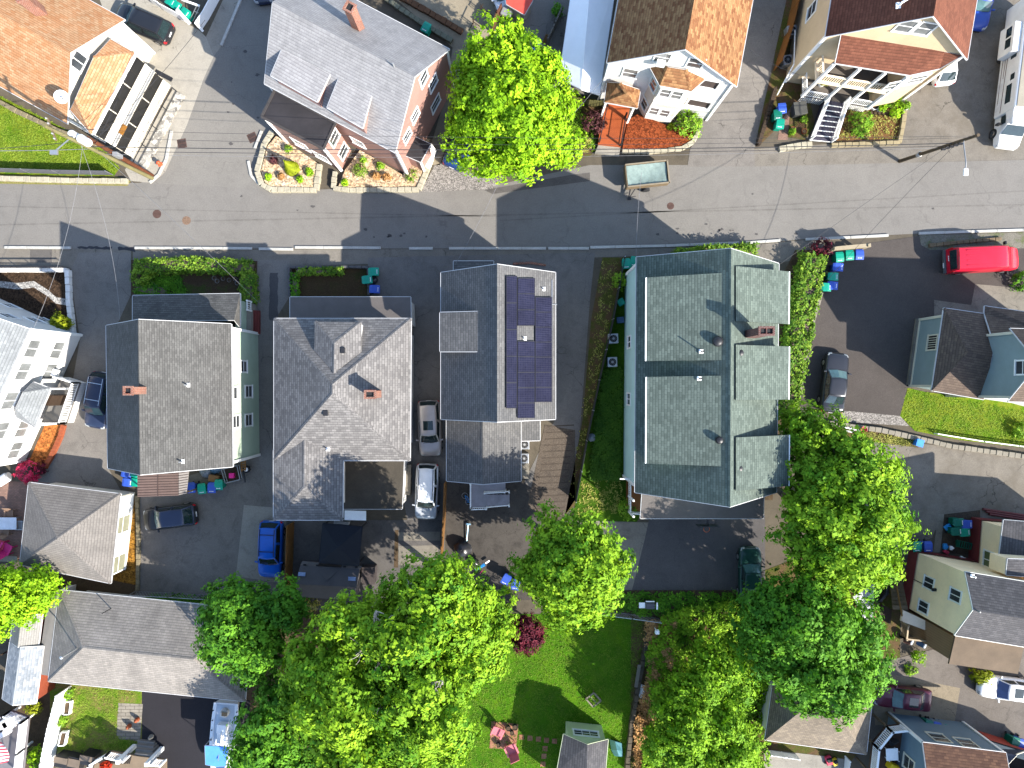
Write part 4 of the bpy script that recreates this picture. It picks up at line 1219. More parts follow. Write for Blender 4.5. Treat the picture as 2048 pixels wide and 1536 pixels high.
for yy0, yy1, tag_ in ((550, 722, 'a'), (753, 930, 'b')):
    q = [W(1294, yy0 + (5 if tag_ == 'a' else 1), 9.1), W(1454, yy0 - (5 if tag_ == 'a' else 2), 10.75), W(1453, yy1 - (2 if tag_ == 'a' else -3), 10.75), W(1293, yy1 - (0 if tag_ == 'a' else 3), 9.1)]
    roof(h, [q], R_GREEN, .14, 'dormer_roof', fascia=None)
    m = MB(); a, b = q[3], q[0]; m.frame(a - V((.09, 0, .15)), b - a, V((.09, 0, 0)), V((0, 0, .14))); m.build('dormer_gutter', M_WHITE, h)
    xy = inset([(p.x, p.y) for p in q], .2)
    w_ = [(xy[0][0], xy[0][1], 8.92), (xy[1][0], xy[1][1], 10.55), (xy[2][0], xy[2][1], 10.55), (xy[3][0], xy[3][1], 8.92)]
    walls(h, w_, W_AQUA, 'dormer_wall', 6.9)
    L = abs(w_[3][1] - w_[0][1])
    for tt in (.28, .72): window(h, (w_[3][0], w_[3][1]), (w_[0][0], w_[0][1]), t=L * tt, z=8.35, w=1.6, h=.7, split='v')
for y0, y1 in ((543, 648), (693, 799), (870, 972)):
    f8 = (CAM_Z - 8.6) / CAM_Z; fr = (CAM_Z - 10.85) / CAM_Z
    ty = lambda y: 768 + (y - 768) * f8 / fr
    q = [W(1472, ty(y0), 10.85), W(1578, y0, 8.6), W(1577, y1, 8.6), W(1472, ty(y1), 10.85)]
    roof(h, [q], R_GREEN, .12, 'dormer_roof', fascia=None)
    m = MB(); a, b = q[1], q[2]; m.frame(a + V((0, 0, -.15)), b - a, V((.08, 0, 0)), V((0, 0, .14))); m.build('dormer_gutter', M_WHITE, h)
    xy = inset([(p.x, p.y) for p in q], .1)
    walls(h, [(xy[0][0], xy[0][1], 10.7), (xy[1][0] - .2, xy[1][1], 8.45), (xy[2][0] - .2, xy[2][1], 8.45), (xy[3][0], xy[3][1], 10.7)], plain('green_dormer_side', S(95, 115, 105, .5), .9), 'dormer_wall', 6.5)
RP = [N1, RN, RS]
chimney(h, on3(1500, 669, *RP), 3.0, .95, .5, mat=M_DKBRICK, flues=2)
DP = [W(1294, 555, 9.1), W(1454, 545, 10.75), W(1453, 720, 10.75)]
for px, py in ((1402, 703), (1398, 757)): vent_pipe(h, on3(px, py, *DP), .75, .05, M_BLACKM)
roof_fan(h, on3(1434, 683, *DP), .36)
for px, py in ((1478, 706), (1437, 880), (1476, 936)): roof_fan(h, on3(px, py, *(RP if px > 1470 else DP)) + (V((0, 0, 0)) if px > 1470 else V()), .26)
pr = [W(1285, 975, 3.8), W(1528, 975, 3.8), W(1527, 1037, 3.3), W(1281, 1037, 3.3)]
roof(h, [pr], R_MEMB, .16, 'porch_roof')
xy = inset([(p.x, p.y) for p in pr], .15)
walls(h, [(x, y, 3.2) for x, y in ((xy[0][0] + 1.2, xy[0][1]), (xy[1][0], xy[1][1]), (xy[2][0], xy[2][1] + .2), (xy[3][0] + 1.2, xy[3][1] + .2))], W_AQUA, 'porch_wall')
# open west end of the back porch: white posts, rails and stairs
wx = W(1252, 900).x; y0 = W(0, 958).y; y1 = W(0, 1018).y
m = MB()
for zz in (.1, 1.0): m.prism([(wx, y0), (wx + 1.6, y0), (wx + 1.6, y1), (wx, y1)], zz - .15, zz)
m.build('porch_floor', plain('porch_boards', S(200, 130, 70, .9), .8), h)
m = MB()
for yy in (y0, (y0 + y1) / 2, y1): m.box((wx + .05, yy, 2.2), (.14, .14, 2.3))
posts_rail(m, (wx + .05, y0, 1.0), (wx + .05, y1, 1.0), 1.0, .14, .05); posts_rail(m, (wx + .05, y1, 1.0), (wx + 1.2, y1 - .1, 1.0), 1.0, .14, .05)
m.build('porch_railing', M_VINYL, h)
m = MB(); m.bar(W(1240, 958, 3.4), W(1262, 958, 3.4), .1, .1); m.tube(W(1252, 958, 3.4), W(1252, 958, .2), .05); m.build('downpipe', M_VINYL, h)
m = MB(); m.slab([W(1290, 512, 3.3), W(1350, 510, 3.3), W(1350, 540, 3.5), W(1290, 540, 3.5)], .14); m.build('entry_roof', R_GREEN, h)
# basketball backboard and hoop on the back wall
t = thing('basketball_hoop', 'basketball backboard with orange rim above the dark lot behind the green-roofed house', 'basketball hoop', (W(1416, 1050).x, W(1416, 1050).y, 0))
p = W(1416, 1052, 3.0); m = MB(); m.box((p.x, p.y, 2.9), (1.6, .06, 1.0)); m.build('backboard', M_BLACKM, t)
m = MB()
for k in range(16):
    a = k * math.pi / 8; b = a + math.pi / 8; c = p + V((0, -.33, -.4)); m.tube(c + V((math.cos(a) * .24, math.sin(a) * .24, 0)), c + V((math.cos(b) * .24, math.sin(b) * .24, 0)), .02, .02, 6)
m.build('rim', plain('orange_rim', (.5, .1, .02), .5), t)
m = MB(); m.bar(p + V((0, .05, 0)), p + V((0, .75, .1)), .12, .12); m.tube((p.x, p.y + .6, 0), (p.x, p.y + .6, 3.1), .06); m.build('bracket', M_BLACKM, t)
# ================================================================ orange-roofed house, top left
h = thing('house', 'white house with terracotta orange roof and glazed two-storey porch at the corner', 'house', W(212, 200), 'houses along the street')
f = gable(h, W(134, 247, 5), W(249, 39, 5), 8.0, 14, R_ORANGE, W_CREAMW, side=1, cap=R_ORANGE)
window(h, *f['front'], 156, 122, 1.1, 1.3, split='v', pane=M_GLASS)
A_, B_, C_, D_, E_, E2 = W(221, 78, 5.7), W(268, 105, 5.7), W(182, 268, 5.7), W(140, 220, 5.7), W(187, 115, 6.4), W(150, 200, 6.4)
roof(h, [[E_, A_, B_], [E2, E_, B_, C_], [D_, E2, C_]], R_ORANGE, .14, 'porch_roof', cap=R_ORANGE)
xy = inset([(p.x, p.y) for p in (A_, B_, C_, D_)], .06)
walls(h, [(x, y, 5.6) for x, y in xy], W_CREAMW, 'porch_wall')
fw = (xy[2], xy[1])
d_, L = wall_frame(*fw)[1], (V((*xy[1], 0)) - V((*xy[2], 0))).length
for zc, hh in ((4.75, 1.1), (1.95, 1.0)):
    for k in range(3): window(h, *fw, t=L * (k + .5) / 3, z=zc, w=L / 3 - .2, h=hh, split='v', fwid=.06, frame=plain('bronze_frame', (.02, .018, .016), .5), pane=plain('black_screen', (.012, .012, .012), .4))
a, dd, nn = wall_frame(*fw)
if nn.dot(V((0, 0, CAM_Z)) - a) < 0: nn = -nn
m = MB(); m.frame(a + UP * 5.42 + nn * .03, dd * L, nn * .14, UP * .14); m.build('gutter', M_WHITE, h)
m = MB(); m.tube(a + UP * 3.05 + nn * .12, a + dd * L + UP * 3.05 + nn * .12, .07); m.bar(a + dd * .3 + UP * 2.85 + nn * .1, a + dd * L + UP * 2.85 + nn * .1, .08, .08); m.build('service_pipe', M_GREYM, h)
m = MB(); m.frame(a + dd * 1.1 + UP * 2.7 + nn * .08, dd * .8, nn * .12, UP * .45); m.build('meter_box', plain('orange_box', S(205, 140, 50, .8), .7), h)
m = MB(); m.frame(a + dd * (L - .05) + UP * 2.2 - nn * .2, dd * .35, nn * 1.5, UP * .12); m.build('side_canopy', M_BLACKM, h)
chimney(h, W(62, 8, 8.0) - UP * .6, 1.6, .7, .7, .4, M_BRICK)
t = thing('railing', 'thin black railing above the rubble edge of the glazed porch', 'railing', a + nn * 1.0)
m = MB(); p0 = a + nn * .75 - dd * .5; p1 = a + nn * .75 + dd * (L - .2)
m.bar(p0 + UP * .95, p1 + UP * .95, .06, .06)
m.build('rail', M_BLACKM, t)
for k in range(5):
    m = MB(); p = p0.lerp(p1, k / 4); m.tube(p, p + UP * .95, .035); m.build('post', M_BLACKM, t)
m = MB(); m.prism([p0 + nn * .05, p1 + nn * .05, p1 + nn * .75, p0 + nn * .75], -.05, .22)
o = m.build('rubble_edging', mottled('pale_rubble', [S(240, 236, 226, 1.2), S(215, 208, 195), S(250, 248, 240, 1.3)], 2.5, 9, bump=.6, vor=3)); tag(o, 'pale rubble stone edging below the black railing', 'stone edging')
# satellite dish on the gable corner
t = thing('satellite_dish', 'white satellite dish on the edge of the terracotta roof', 'satellite dish', W(133, 196, 5.9))
m = MB(); m.tube(W(136, 196, 5.7), W(131, 193, 6.6), .04); m.build('mast', M_GREYM, t)
m = MB(); c = W(122, 193, 6.9); ax = V((.62, -.5, .6)).normalized(); x = ax.orthogonal().normalized(); y = ax.cross(x)
rings = [[c + ax * (.12 * r * r / .25) + (x * math.cos(k * math.pi / 10) + y * math.sin(k * math.pi / 10)) * r for k in range(20)] for r in (.02, .2, .35, .48)]
m.loft(rings, False); o = m.build('dish', plain('dish_white', (.5, .52, .55), .5, 0, .05), t, smooth=3); o.modifiers.new('s', 'SOLIDIFY').thickness = .02
m = MB(); m.tube(c - y * .4, c + ax * .55, .02); m.box(c + ax * .55, (.1, .1, .14)); m.build('feed_arm', M_GREYM, t)

# ================================================================ pink house
h = thing('house', 'pink house with pale grey roof, tall orange chimney and flat-topped black corner bay', 'house', W(730, 270), 'houses along the street')
f = gable(h, W(790, 305, 6.2), W(899, 98, 6.2), 10.2, 11, R_PINKH, W_PINK, side=1, cap=R_PINKH, os=.2, oe=.12)
for px, py, w, hh in ((847, 156, .9, 1.3), (866, 166, 1.0, 1.2), (871, 207, 1.2, 1.2), (830, 231, .9, 1.1), (814, 272, .9, 1.1)):
    window(h, *f['front'], px, py, w, hh)
fl = f['left']; window(h, *fl, 716, 285, 1.0, 1.2)
Ln = (f['L'][1] - f['L'][0]).cross(f['L'][2] - f['L'][0]).normalized(); Ln = Ln if Ln.z > 0 else -Ln
for q4 in (((563, 99), (660, 148), (634, 203), (541, 151)), ((677, 157), (743, 191), (725, 256), (654, 215))):
    t0, t1 = (ray_plane(*q4[i], f['L'][0] + Ln * .02, Ln) for i in (0, 1))
    b1, b0 = W(*q4[2], 8.0), W(*q4[3], 8.0)
    roof(h, [[t0, t1, b1, b0]], R_PINKH, .12, 'dormer_roof')
    ins_ = (b1 - b0).normalized() * .12; up_ = ((t0 - b0).normalized()) * .12
    w_ = [t0 + ins_, t1 - ins_, b1 - ins_ + up_, b0 + ins_ + up_]
    walls(h, [(p.x, p.y, p.z - .13) for p in w_], W_PINK, 'dormer_wall', 6.3)
br = [W(550, 180, 5.75), W(523, 234, 5.7), W(647, 298, 5.7), W(671, 246, 5.75)]
roof(h, [br], R_BLKM, .2, 'bay_roof')
m = MB()
for k in range(4): 
    a, b = br[k], br[(k + 1) % 4]; m.bar(a + UP * .06, b + UP * .06, .18, .07)
m.build('roof_edge', plain('dark_edge', S(110, 104, 102, .7), .8), h)
bw = block(h, br, W_PINK, .12, name='bay_wall')
for x, y, z_ in (bw[1], bw[2]): MB().box((x, y, z_ / 2), (.22, .22, z_ - .02), R(28)).build('corner_trim', M_WHITE, h)
window(h, bw[1][:2], bw[2][:2], 601, 289, 1.2, 1.5); window(h, bw[1][:2], bw[2][:2], 643, 314, 1.2, 1.4)
window(h, bw[2][:2], bw[3][:2], 668, 276, 1.0, 1.35); window(h, bw[2][:2], bw[3][:2], 686, 303, 1.0, 1.35)
er = [W(829, 273, 3.0), W(861, 288, 3.0), W(841, 324, 3.0), W(809, 310, 3.0)]
roof(h, [er], R_BLKM, .16, 'entry_roof'); ew = block(h, er, W_PINK, .12, name='entry_wall')
m = MB(); x, y, _ = ew[2]; m.box((x, y, 1.4), (.18, .18, 2.8), R(28)); m.build('entry_post', M_WHITE, h)
chimney(h, on3(717, 56, *f['R']), 2.6, .6, .6, R(-28))
vent_pipe(h, on3(788, 133, *f['L']), .45, .06, M_GREYM, None)
# white and sloping rubbly base line / walk on the east side
t = thing('basement_hatch', 'white sloping bulkhead beside the black-roofed entry of the pink house', 'bulkhead', W(868, 308))
m = MB(); m.slab([W(862, 286, .8), W(872, 300, .5), W(858, 338, .5), W(846, 330, .8)], .5); m.build('door_leaf', M_WHITE, t)

# ================================================================ white house with the tan roof
h = thing('house', 'white house with brown and tan roof, two-storey bay and red painted porch walk', 'house', W(1303, 160), 'houses along the street')
f = gable(h, W(1214, 125, 7.2), W(1474, 173, 7.2), 11.0, 13, R_TAN, W_WHITE, side=1, cap=R_TAN, os=.25, oe=.3)
fr = f['front']
window(h, *fr, 1260, 146, 1.0, 1.3, pane=M_GLASSP); window(h, *fr, 1325, 114.5, 1.0, 1.3, pane=M_GLASSP, ac=True); window(h, *fr, 1391, 126, 1.0, 1.3)
z = 6.9
oc = [W(1300, 134, z + .1), W(1320, 171, z), W(1383, 182, z), W(1411, 158, z + .1)]
ap0, ap1 = W(1335, 134, 7.9), W(1372, 140, 7.9)
roof(h, [[oc[0], oc[1], ap0], [oc[1], oc[2], ap1, ap0], [oc[2], oc[3], ap1]], R_TAN, .15, 'bay_roof', cap=R_TAN)
xy = inset([(p.x, p.y) for p in oc], .22)
xy[0] = (oc[0].x + .1, oc[0].y + .6); xy[3] = (oc[3].x - .2, oc[3].y + .3)
walls(h, [(x, y, 6.8) for x, y in xy], W_CREAMW, 'bay_wall')
bf, bl, brr = (xy[1], xy[2]), (xy[0], xy[1]), (xy[2], xy[3])
for px, py in ((1331, 186), (1353, 190), (1309, 222), (1328, 226)): window(h, *bf, px, py, .75, 1.25, pane=M_GLASSP, fwid=.14)
window(h, *bl, 1307, 169, .7, 1.3); window(h, *bl, 1289, 208, .7, 1.3)
L = (V(xy[2]) - V(xy[1])).length if False else 0
a, dd, nn = wall_frame(*bf); nn = nn if nn.dot(V((0, 0, CAM_Z)) - a) > 0 else -nn
Lb = (V((*xy[2], 0)) - a).length
for zz in (3.55, .5): MB().frame(a + UP * zz, dd * Lb, nn * .1, UP * .35).build('bay_band', M_WHITE, h)
# right-hand open porches
for px, py in ((1413, 166), (1398, 206)): window(h, *fr, px, py, 1.7, 1.2, split=None, pane=plain('porch_shade', (.05, .035, .03), .9), fwid=.18, proud=.12)  # no real windows: dark panes stand in for the shade inside the porches
# left porch hip roof, posts and walk
z = 3.8
pp = [W(1214, 165, z), W(1209, 204, z), W(1275, 216, z), W(1281, 180, z)]; ap = [W(1240, 166, 4.8), W(1254, 186, 4.8)]
roof(h, [[pp[0], pp[1], ap[1], ap[0]], [pp[1], pp[2], ap[1]], [pp[2], pp[3], ap[0], ap[1]]], R_TAN, .14, 'porch_roof', cap=R_TAN)
m = MB()
for p in (pp[1], pp[2]): m.box((p.x + (.2 if p is pp[1] else -.2), p.y + .25, 1.9), (.16, .16, 3.6))
m.build('porch_post', M_WHITE, h)
m = MB(); m.prism([W(1213, 170, .55), W(1268, 180, .55), W(1242, 293, .55), W(1196, 288, .55)], -.02, .55)
m.build('porch_floor', plain('orange_red_deck_paint', S(218, 108, 52, 1.15), .6, 0, .12, 1.2), h)
m = MB(); posts_rail(m, W(1250, 235, .55), W(1241, 291, .55), .9, .14, .02, .04); posts_rail(m, W(1214, 212, .55), W(1198, 284, .55), .9, .14, .02, .04)
m.build('porch_railing', M_BLACKM, h)
m = MB(); m.prism([W(1197, 289, .3), W(1241, 294, .3), W(1238, 312, .3), W(1190, 306, .3)], -.05, .3); m.build('front_step', M_CONC, h)

# ================================================================ tan house, top right
h = thing('house', 'tan house with red-brown roof, double front balcony and long white entrance stair', 'house', W(1690, 150), 'houses along the street')
f = gable(h, W(1651, 73, 8), W(1935, 119, 8), 12.3, 9.5, R_BROWN, W_TAN, side=1, cap=R_BROWN, os=.25, oe=.35)
fr = f['front']
for px, py in ((1812, 52), (1850, 57)): window(h, *fr, px, py, 1.0, 1.4, pane=M_GLASSP)
window(h, *f['left'], 1624, 20, 1.0, 1.6)
pr = [W(1684, 65, 8.0), W(1924, 111, 8.0), W(1879, 137, 6.8), W(1820, 150, 6.8), W(1671, 126, 6.8)]
roof(h, [[pr[0], W(1890, 104, 7.9), pr[2], pr[3], pr[4]], [W(1890, 104, 7.9), pr[1], pr[2]]], R_BROWN, .16, 'porch_roof')
P_CREAM = plain('cream_paint', S(235, 205, 160, .8), .6, 0, .06)
c0, c1, c2, c3 = (W(*q) for q in ((1594, 202), (1640, 210), (1685, 217), (1725, 224)))
back = V((-.03, 1, 0)).normalized() * 2.6
for zz, nm in ((1.05, 'porch_floor'), (3.85, 'balcony_floor')):
    m = MB(); m.prism([c0, c3, c3 + back * 1.0, c0 + back * 1.0], zz - .2, zz); m.build(nm, plain('grey_porch_floor', S(150, 140, 130, .8), .8), h)
for c in (c0, c1, c2, c3):
    m = MB(); m.box(c + UP * 3.75, (.2, .2, 5.6), R(9)); m.build('porch_post', M_WHITE, h)
for a, b in ((c0, c1), (c1, c2), (c2, c3), (c0, c0 + back)):
    m = MB(); posts_rail(m, a + UP * 3.85, b + UP * 3.85, 1.0, .17, .06, .14, False); m.bar(a + UP * 3.88, b + UP * 3.88, .2, .25); m.build('balcony_railing', plain('pale_cream_paint', (.66, .55, .40), .6, 0, .06), h)
for a, b in ((c0, c1), (c2, c3), (c0, c0 + back)):
    m = MB(); posts_rail(m, a + UP * 1.05, b + UP * 1.05, .95, .15, .04, .08, False); m.build('porch_railing', M_WHITE, h)
m = MB()
for a, b in ((c0, c1), (c2, c3)):
    d = (b - a); n_ = max(3, int(d.length / .14))
    for k in range(n_): p = a + d * ((k + .5) / n_); m.box(p + UP * .45, (.1, .03, .85), R(9))
m.build('porch_skirt', M_WHITE, h)
rr = [(c3.x, c3.y, 6.6), W(1777, 213), W(1785, 195), (c3.x - .3, c3.y + 2.4, 6.6)]
rp = [(c3.x, c3.y), (rr[1].x, rr[1].y), (rr[2].x + .4, rr[2].y + 1.2), (c3.x, c3.y + 2.6)]
walls(h, [(x, y, 6.55) for x, y in rp], W_TAN, 'porch_wall', .9)
window(h, rp[0], rp[1], 1787, 171, 1.3, 1.3, pane=M_GLASSP); window(h, rp[0], rp[1], t=1.25, z=5.55, w=1.3, h=1.2, pane=M_GLASSP)
# entrance stair
sa, sb = W(1640, 210), W(1676, 216); ea, eb = W(1618, 281), W(1662, 285)
m = MB(); tr = MB(); n_ = 8
for k in range(n_):
    t0, t1 = k / n_, (k + 1) / n_; zz = 1.05 - (k + .5) * .125
    p = [sa.lerp(ea, t0), sb.lerp(eb, t0), sb.lerp(eb, t1), sa.lerp(ea, t1)]
    m.prism(p, 0, zz)
    tr.bar(V((p[3].x, p[3].y, zz + .02)), V((p[2].x, p[2].y, zz + .02)), .06, .05)
m.build('stair_treads', plain('navy_stair_paint', S(92, 88, 110, .8), .7, 0, .35, 3, .3), h); tr.build('stair_nosing', M_WHITE, h)
for a, b in ((sa, ea), (sb, eb)):
    m = MB(); posts_rail(m, a + UP * 1.05, b + UP * .12, 1.0, .14, .045, .09); m.build('stair_railing', M_WHITE, h)
ends = f['left']
m = MB(); m.tube(W(1590, 60, 1.5), W(1588, 130, 1.5), .05); m.tube(W(1588, 128, 2.4), W(1554, 190, .2), .05); m.build('downpipe', M_WHITE, h)
m = MB(); p = on3(1797, 12, *f['L']); m.box(p + UP * .05, (.4, .4, .1)); m.tube(p, p + UP * .5, .07); m.tube(p + UP * .45, p + V((.35, .2, .55)), .07); m.build('vent_elbow', M_VINYL, h)
# east wing peeking out behind
k2 = [W(1949, -2, 8.4), W(1980, -6, 8.4), W(1951, 26, 8.0)]
m = MB(); m.poly(k2); m.poly([p - UP * .1 for p in k2[::-1]])
# potted plants on the balcony
def pot(px, py, z0, r, hh, mat, label, plant=None, group='plant pots at the tan house', seed=1, hp=.4):
    p = W(px, py, z0 + hh); t = thing('plant_pot', label, 'plant pot', (p.x, p.y, z0), group)
    m = MB(); m.lathe((p.x, p.y, z0), [(r * .75, 0), (r, hh), (r * .9, hh), (r * .88, hh - .06), (.01, hh - .06)], 16); m.build('pot', mat, t)
    m = MB(); m.lathe((p.x, p.y, z0 + hh - .07), [(r * .88, 0), (r * .87, .03), (.01, .04)], 14); m.build('soil', G_DIRT, t)
    if plant:
        rng = np.random.default_rng(seed)
        C, N, T = crown_points(rng, [(p.x, p.y, z0 + hh + hp * .5, r * .9, r * .9, hp * .5)], r * .5, 60, 6, .05, -.6, .9)
        leaf_mesh('plant', plant, t, C, N, T, .11, rng)
    return t

# ================================================================ white house, left edge
h = thing('house', 'tall white house with blue-grey roof and white railed side porch at left edge', 'house', W(60, 760), 'houses along the street')
e = W(59, 658, 6.2); dv = V((-111, -248, 0)).normalized(); uv_ = V((-248, 111, 0)).normalized()
f = gable(h, e, e + uv_ * 9, 9.2, 11.5, R_WHITEH, W_WHITE, side=1 if UP.cross(uv_).dot(dv) > 0 else -1, os=.02, oe=.02)
rw = f['left']
for px, py in ((64, 697), (114, 700), (46, 742), (18.5, 801), (44.5, 857), (30, 900), (2, 861)): window(h, *rw, px, py, 1.35, 1.2, pane=M_GLASSP, split='v')
window(h, *rw, 99, 743, 1.3, 1.2, pane=M_GLASSP, split='v', ac=True)
for px, py in ((15, 632), (70, 641), (88, 640), (20, 612)): window(h, *f['front'], px, py, .9, 1.3)
q = Q(0, 580, 4.043); z = 3.7
c = [q(405, 795, z), q(280, 1110, z), q(130, 1030, z + .1), q(185, 830, z + 1.0), q(270, 745, z + .2), q(125, 960, z + 1.0)]
roof(h, [[c[4], c[0], c[3]], [c[0], c[1], c[5], c[3]], [c[1], c[2], c[5]]], R_WHITEH, .14, 'porch_roof', cap=R_WHITEH)
dk = 1.0
fl = [q(500, 705, dk), q(645, 750, dk), q(535, 1075, dk), q(330, 1075, dk)]
m = MB(); m.prism(fl, dk - .2, dk); m.build('porch_floor', plain('pale_grey_boards', S(190, 185, 178, .8), .8, 0, .1), h)
for a, b in ((fl[0], fl[1]), (fl[1], fl[2]), (fl[2], fl[3])):
    m = MB(); posts_rail(m, a, b, 1.0, .15, .055, .1); m.build('porch_railing', M_VINYL, h)
m = MB(); m.prism([V((p.x, p.y, 0)) for p in fl], 0, dk - .22); m.build('porch_skirt', siding('lattice_white', (.6, .6, .58), .16, .45, True), h)
for p in (q(405, 800, 0), q(290, 1095, 0)):
    w_ = W(1024 + (p.x / (CAM_Z / FPX)), 768 - p.y / (CAM_Z / FPX), 3.5)
    m = MB(); m.box((w_.x - .1, w_.y, 2.2), (.14, .14, 2.8)); m.build('porch_post', M_VINYL, h)
m = MB(); a, dd, nn = wall_frame(*rw); m.box(q(455, 890, 2.2), (.9, .2, 1.8), math.atan2(dd.y, dd.x)); m.build('door', M_DKWOOD, h)
t = thing('low_wall', 'low orange brick edging round the chip bed beside the white porch', 'wall', W(125, 860))
m = MB()
pts = [(130, 850), (124, 872), (114, 895), (104, 915), (92, 935)]
for a, b in zip(pts[:-1], pts[1:]): m.bar(W(*a) + UP * .3, W(*b) + UP * .3, .35, .32)
m.build('brick_course', bricks('orange_brick', S(225, 120, 75), S(205, 100, 60), S(170, 120, 95), .3, .12), t)

# ================================================================ blue-grey house, right
h = thing('house', 'blue-grey house with dark hip-roofed wing beside the fresh black car park', 'house', W(1850, 710), 'houses along the street')
z = 4.0
TL, BL = W(1888.4, 616, z), W(1864, 781, z); ap = W(1936, 705, 5.5); wp_ = W(1984, 713, 5.5)
roof(h, [[TL, BL, ap], [TL, ap, wp_, W(2000, 632, z)], [BL, W(1968, 799, z), wp_, ap]], R_DKBR, .16, cap=R_DKBR)
roof(h, [[W(1970, 612, 4.05), W(2110, 632, 4.05), W(2110, 672, 5.2), W(1984, 672, 5.2), W(1969, 626, 4.05)]], R_DKBR, .16, 'side_roof')
wpts = [W(1836, 640), W(1818, 772), W(1902, 787), W(1920, 652)]
walls(h, [(p.x, p.y, 3.8) for p in wpts], W_BLUE, 'wing_wall')
a, b = (wpts[0].x, wpts[0].y), (wpts[1].x, wpts[1].y)
window(h, a, b, 1865, 685, 1.1, 1.1, split='bars', frame=P_BEIGE, pane=M_DARK)
m = MB()
m.frame(wpts[0] + V((-.06, 0, .1)), wpts[1] - wpts[0], V((.08, 0, 0)), UP * .3); m.build('base_board', P_BEIGE, h)
for p in wpts[:2]: MB().box(p + UP * 1.9, (.2, .2, 3.7)).build('corner_trim', P_BEIGE, h)
m = MB(); m.frame(wpts[0] + V((-.25, .1, 0)), wpts[1] - wpts[0], V((.25, 0, 0)), UP * .25); m.build('foundation_ledge', M_CONCD, h)
g = gable(h, W(2021, 657, 7.5), W(2017, 803, 7.5), 10.3, 9, R_DKBR, W_BLUE, side=1 if UP.cross(W(2017, 803, 7.5) - W(2021, 657, 7.5)).x > 0 else -1, trim=P_BEIGE)
window(h, *g['front'], 2046, 735, .9, 1.3, frame=M_WHITE)
pb = [W(1906, 780, .5), W(1958, 796, .5), W(2030, 806, .5), W(2120, 830, .5)]
m = MB()
for a, b in zip(pb[:-1], pb[1:]): m.frame(a - UP * .5, b - a, V((0, .3, 0)), UP * 2.2)
m.build('south_wall', W_GREY, h)

# ================================================================ yellow house, right
h = thing('house', 'pale yellow house with oxblood ground floor and charcoal gable roof', 'house', W(1816, 1150), 'houses along the street')
nw, sw = W(1931, 1144, 7), W(1910, 1271, 7)
u_ = sw - nw; side = 1 if UP.cross(u_).x > 0 else -1
f = gable(h, nw, sw, 8.45, 9, R_CHAR, W_CREAM, side=side, os=.05, oe=.05, trim=None, fascia=plain('pale_trim', (.5, .5, .46), .6, 0, .05))
wf = f['front']
for px, py in ((1858, 1166), (1847, 1214), (1911, 1191)): window(h, *wf, px, py, .8, 1.15, split='v')
xs = [f['pts'][k] for k in (0, 2, 3, 5)]; cx = sum(p[0] for p in xs) / 4; cy = sum(p[1] for p in xs) / 4
walls(h, [(p[0] + (.1 if p[0] > cx else -.1), p[1] + (.1 if p[1] > cy else -.1), 1.25) for p in xs], W_RED, 'ground_floor')
m = MB(); p = ray_plane(1872, 1180, V((wf[0][0], wf[0][1], 0)), f['d']); m.box(p - f['d'] * .15, (.3, .2, .2)); m.tube(p - f['d'] * .05 - UP * .4, p - f['d'] * .05 - UP * 3.4, .03); m.build('wall_lamp', M_BLACKM, h)
na = [W(1944, 1036, 0), W(1938, 1120, 0), W(2120, 1128, 0), W(2120, 1050, 0)]
walls(h, [(p.x, p.y, 4.5) for p in na], W_CREAM, 'wing_wall'); walls(h, [(p.x + (-.1 if k < 2 else 0), p.y + (.1 if k in (0, 3) else 0), 1.3) for k, p in enumerate(na)], W_RED, 'wing_base')
roof(h, [[W(2008, 1040, 4.7), W(1999, 1112, 4.7), W(2130, 1128, 5.6), W(2130, 1050, 5.6)]], R_CHAR, .16, 'wing_roof')
window(h, (na[0].x, na[0].y), (na[1].x, na[1].y), 1979, 1121, 1.3, 1.2, split='v', pane=plain('green_reflecting_glass', (.10, .12, .06), .1))
sd = [W(1975, 1145, 0), W(1972, 1170, 0)]
u2 = [W(2016, 1118, 6.3), W(2013, 1150, 6.3), W(2140, 1160, 6.3), W(2140, 1122, 6.3)]
m = MB(); m.prism([(p.x, p.y) for p in u2], 4.4, 6.2); m.build('dormer_wall', W_CREAM, h); roof(h, [u2], R_CHAR, .12, 'dormer_roof')
br_ = [W(1911, 1272, 6.4), W(1898, 1328, 5.7), W(2036, 1348, 5.7), W(2050, 1284, 6.4)]
roof(h, [br_], R_BRFLAT, .16, 'lean_to_roof', fascia=None); block(h, br_, siding('brown_lattice', S(205, 170, 130), .2, .3, True), .25, name='lean_to_screen')
vent_pipe(h, on3(1944, 1152, *f['L']), .4, .06, M_VINYL); vent_pipe(h, on3(1955, 1222, *f['R']), .3, .05, M_GREYM, None)
# wooden stair and deck on the west side
q = Q(1720, 1020, 4.387)
m = MB()
for k in range(9):
    zz = .25 + k * .24; a0, a1 = 565 + k * 34, 601 + k * 34
    m.prism([q(262 + k * 3, a0, zz), q(360 + k * 7, a0, zz), q(366 + k * 7, a1, zz), q(266 + k * 3, a1, zz)], zz - .1, zz)
m.build('stair_treads', M_WOOD, h)
m = MB(); m.bar(q(312, 600, 1.4), q(372, 930, 3.2), .1, .08); m.build('stair_handrail', plain('orange_timber', S(205, 150, 80, .8), .8), h)
dk = 2.3
m = MB(); m.prism([q(380, 880, dk), q(640, 1000, dk), q(820, 1110, dk), q(800, 1140, dk), q(360, 975, dk)], dk - .2, dk); m.build('deck_floor', plain('pale_deck_boards', (.60, .50, .38), .8, 0, .1), h)
m = MB(); posts_rail(m, q(362, 980, dk), q(350, 1100, dk - .6), 1.0, .12, .04, .12); posts_rail(m, q(350, 1100, dk - .6), q(620, 1130, dk - .6), .8, .1, .04, .12); m.build('deck_railing', P_CREAM, h)
m = MB()
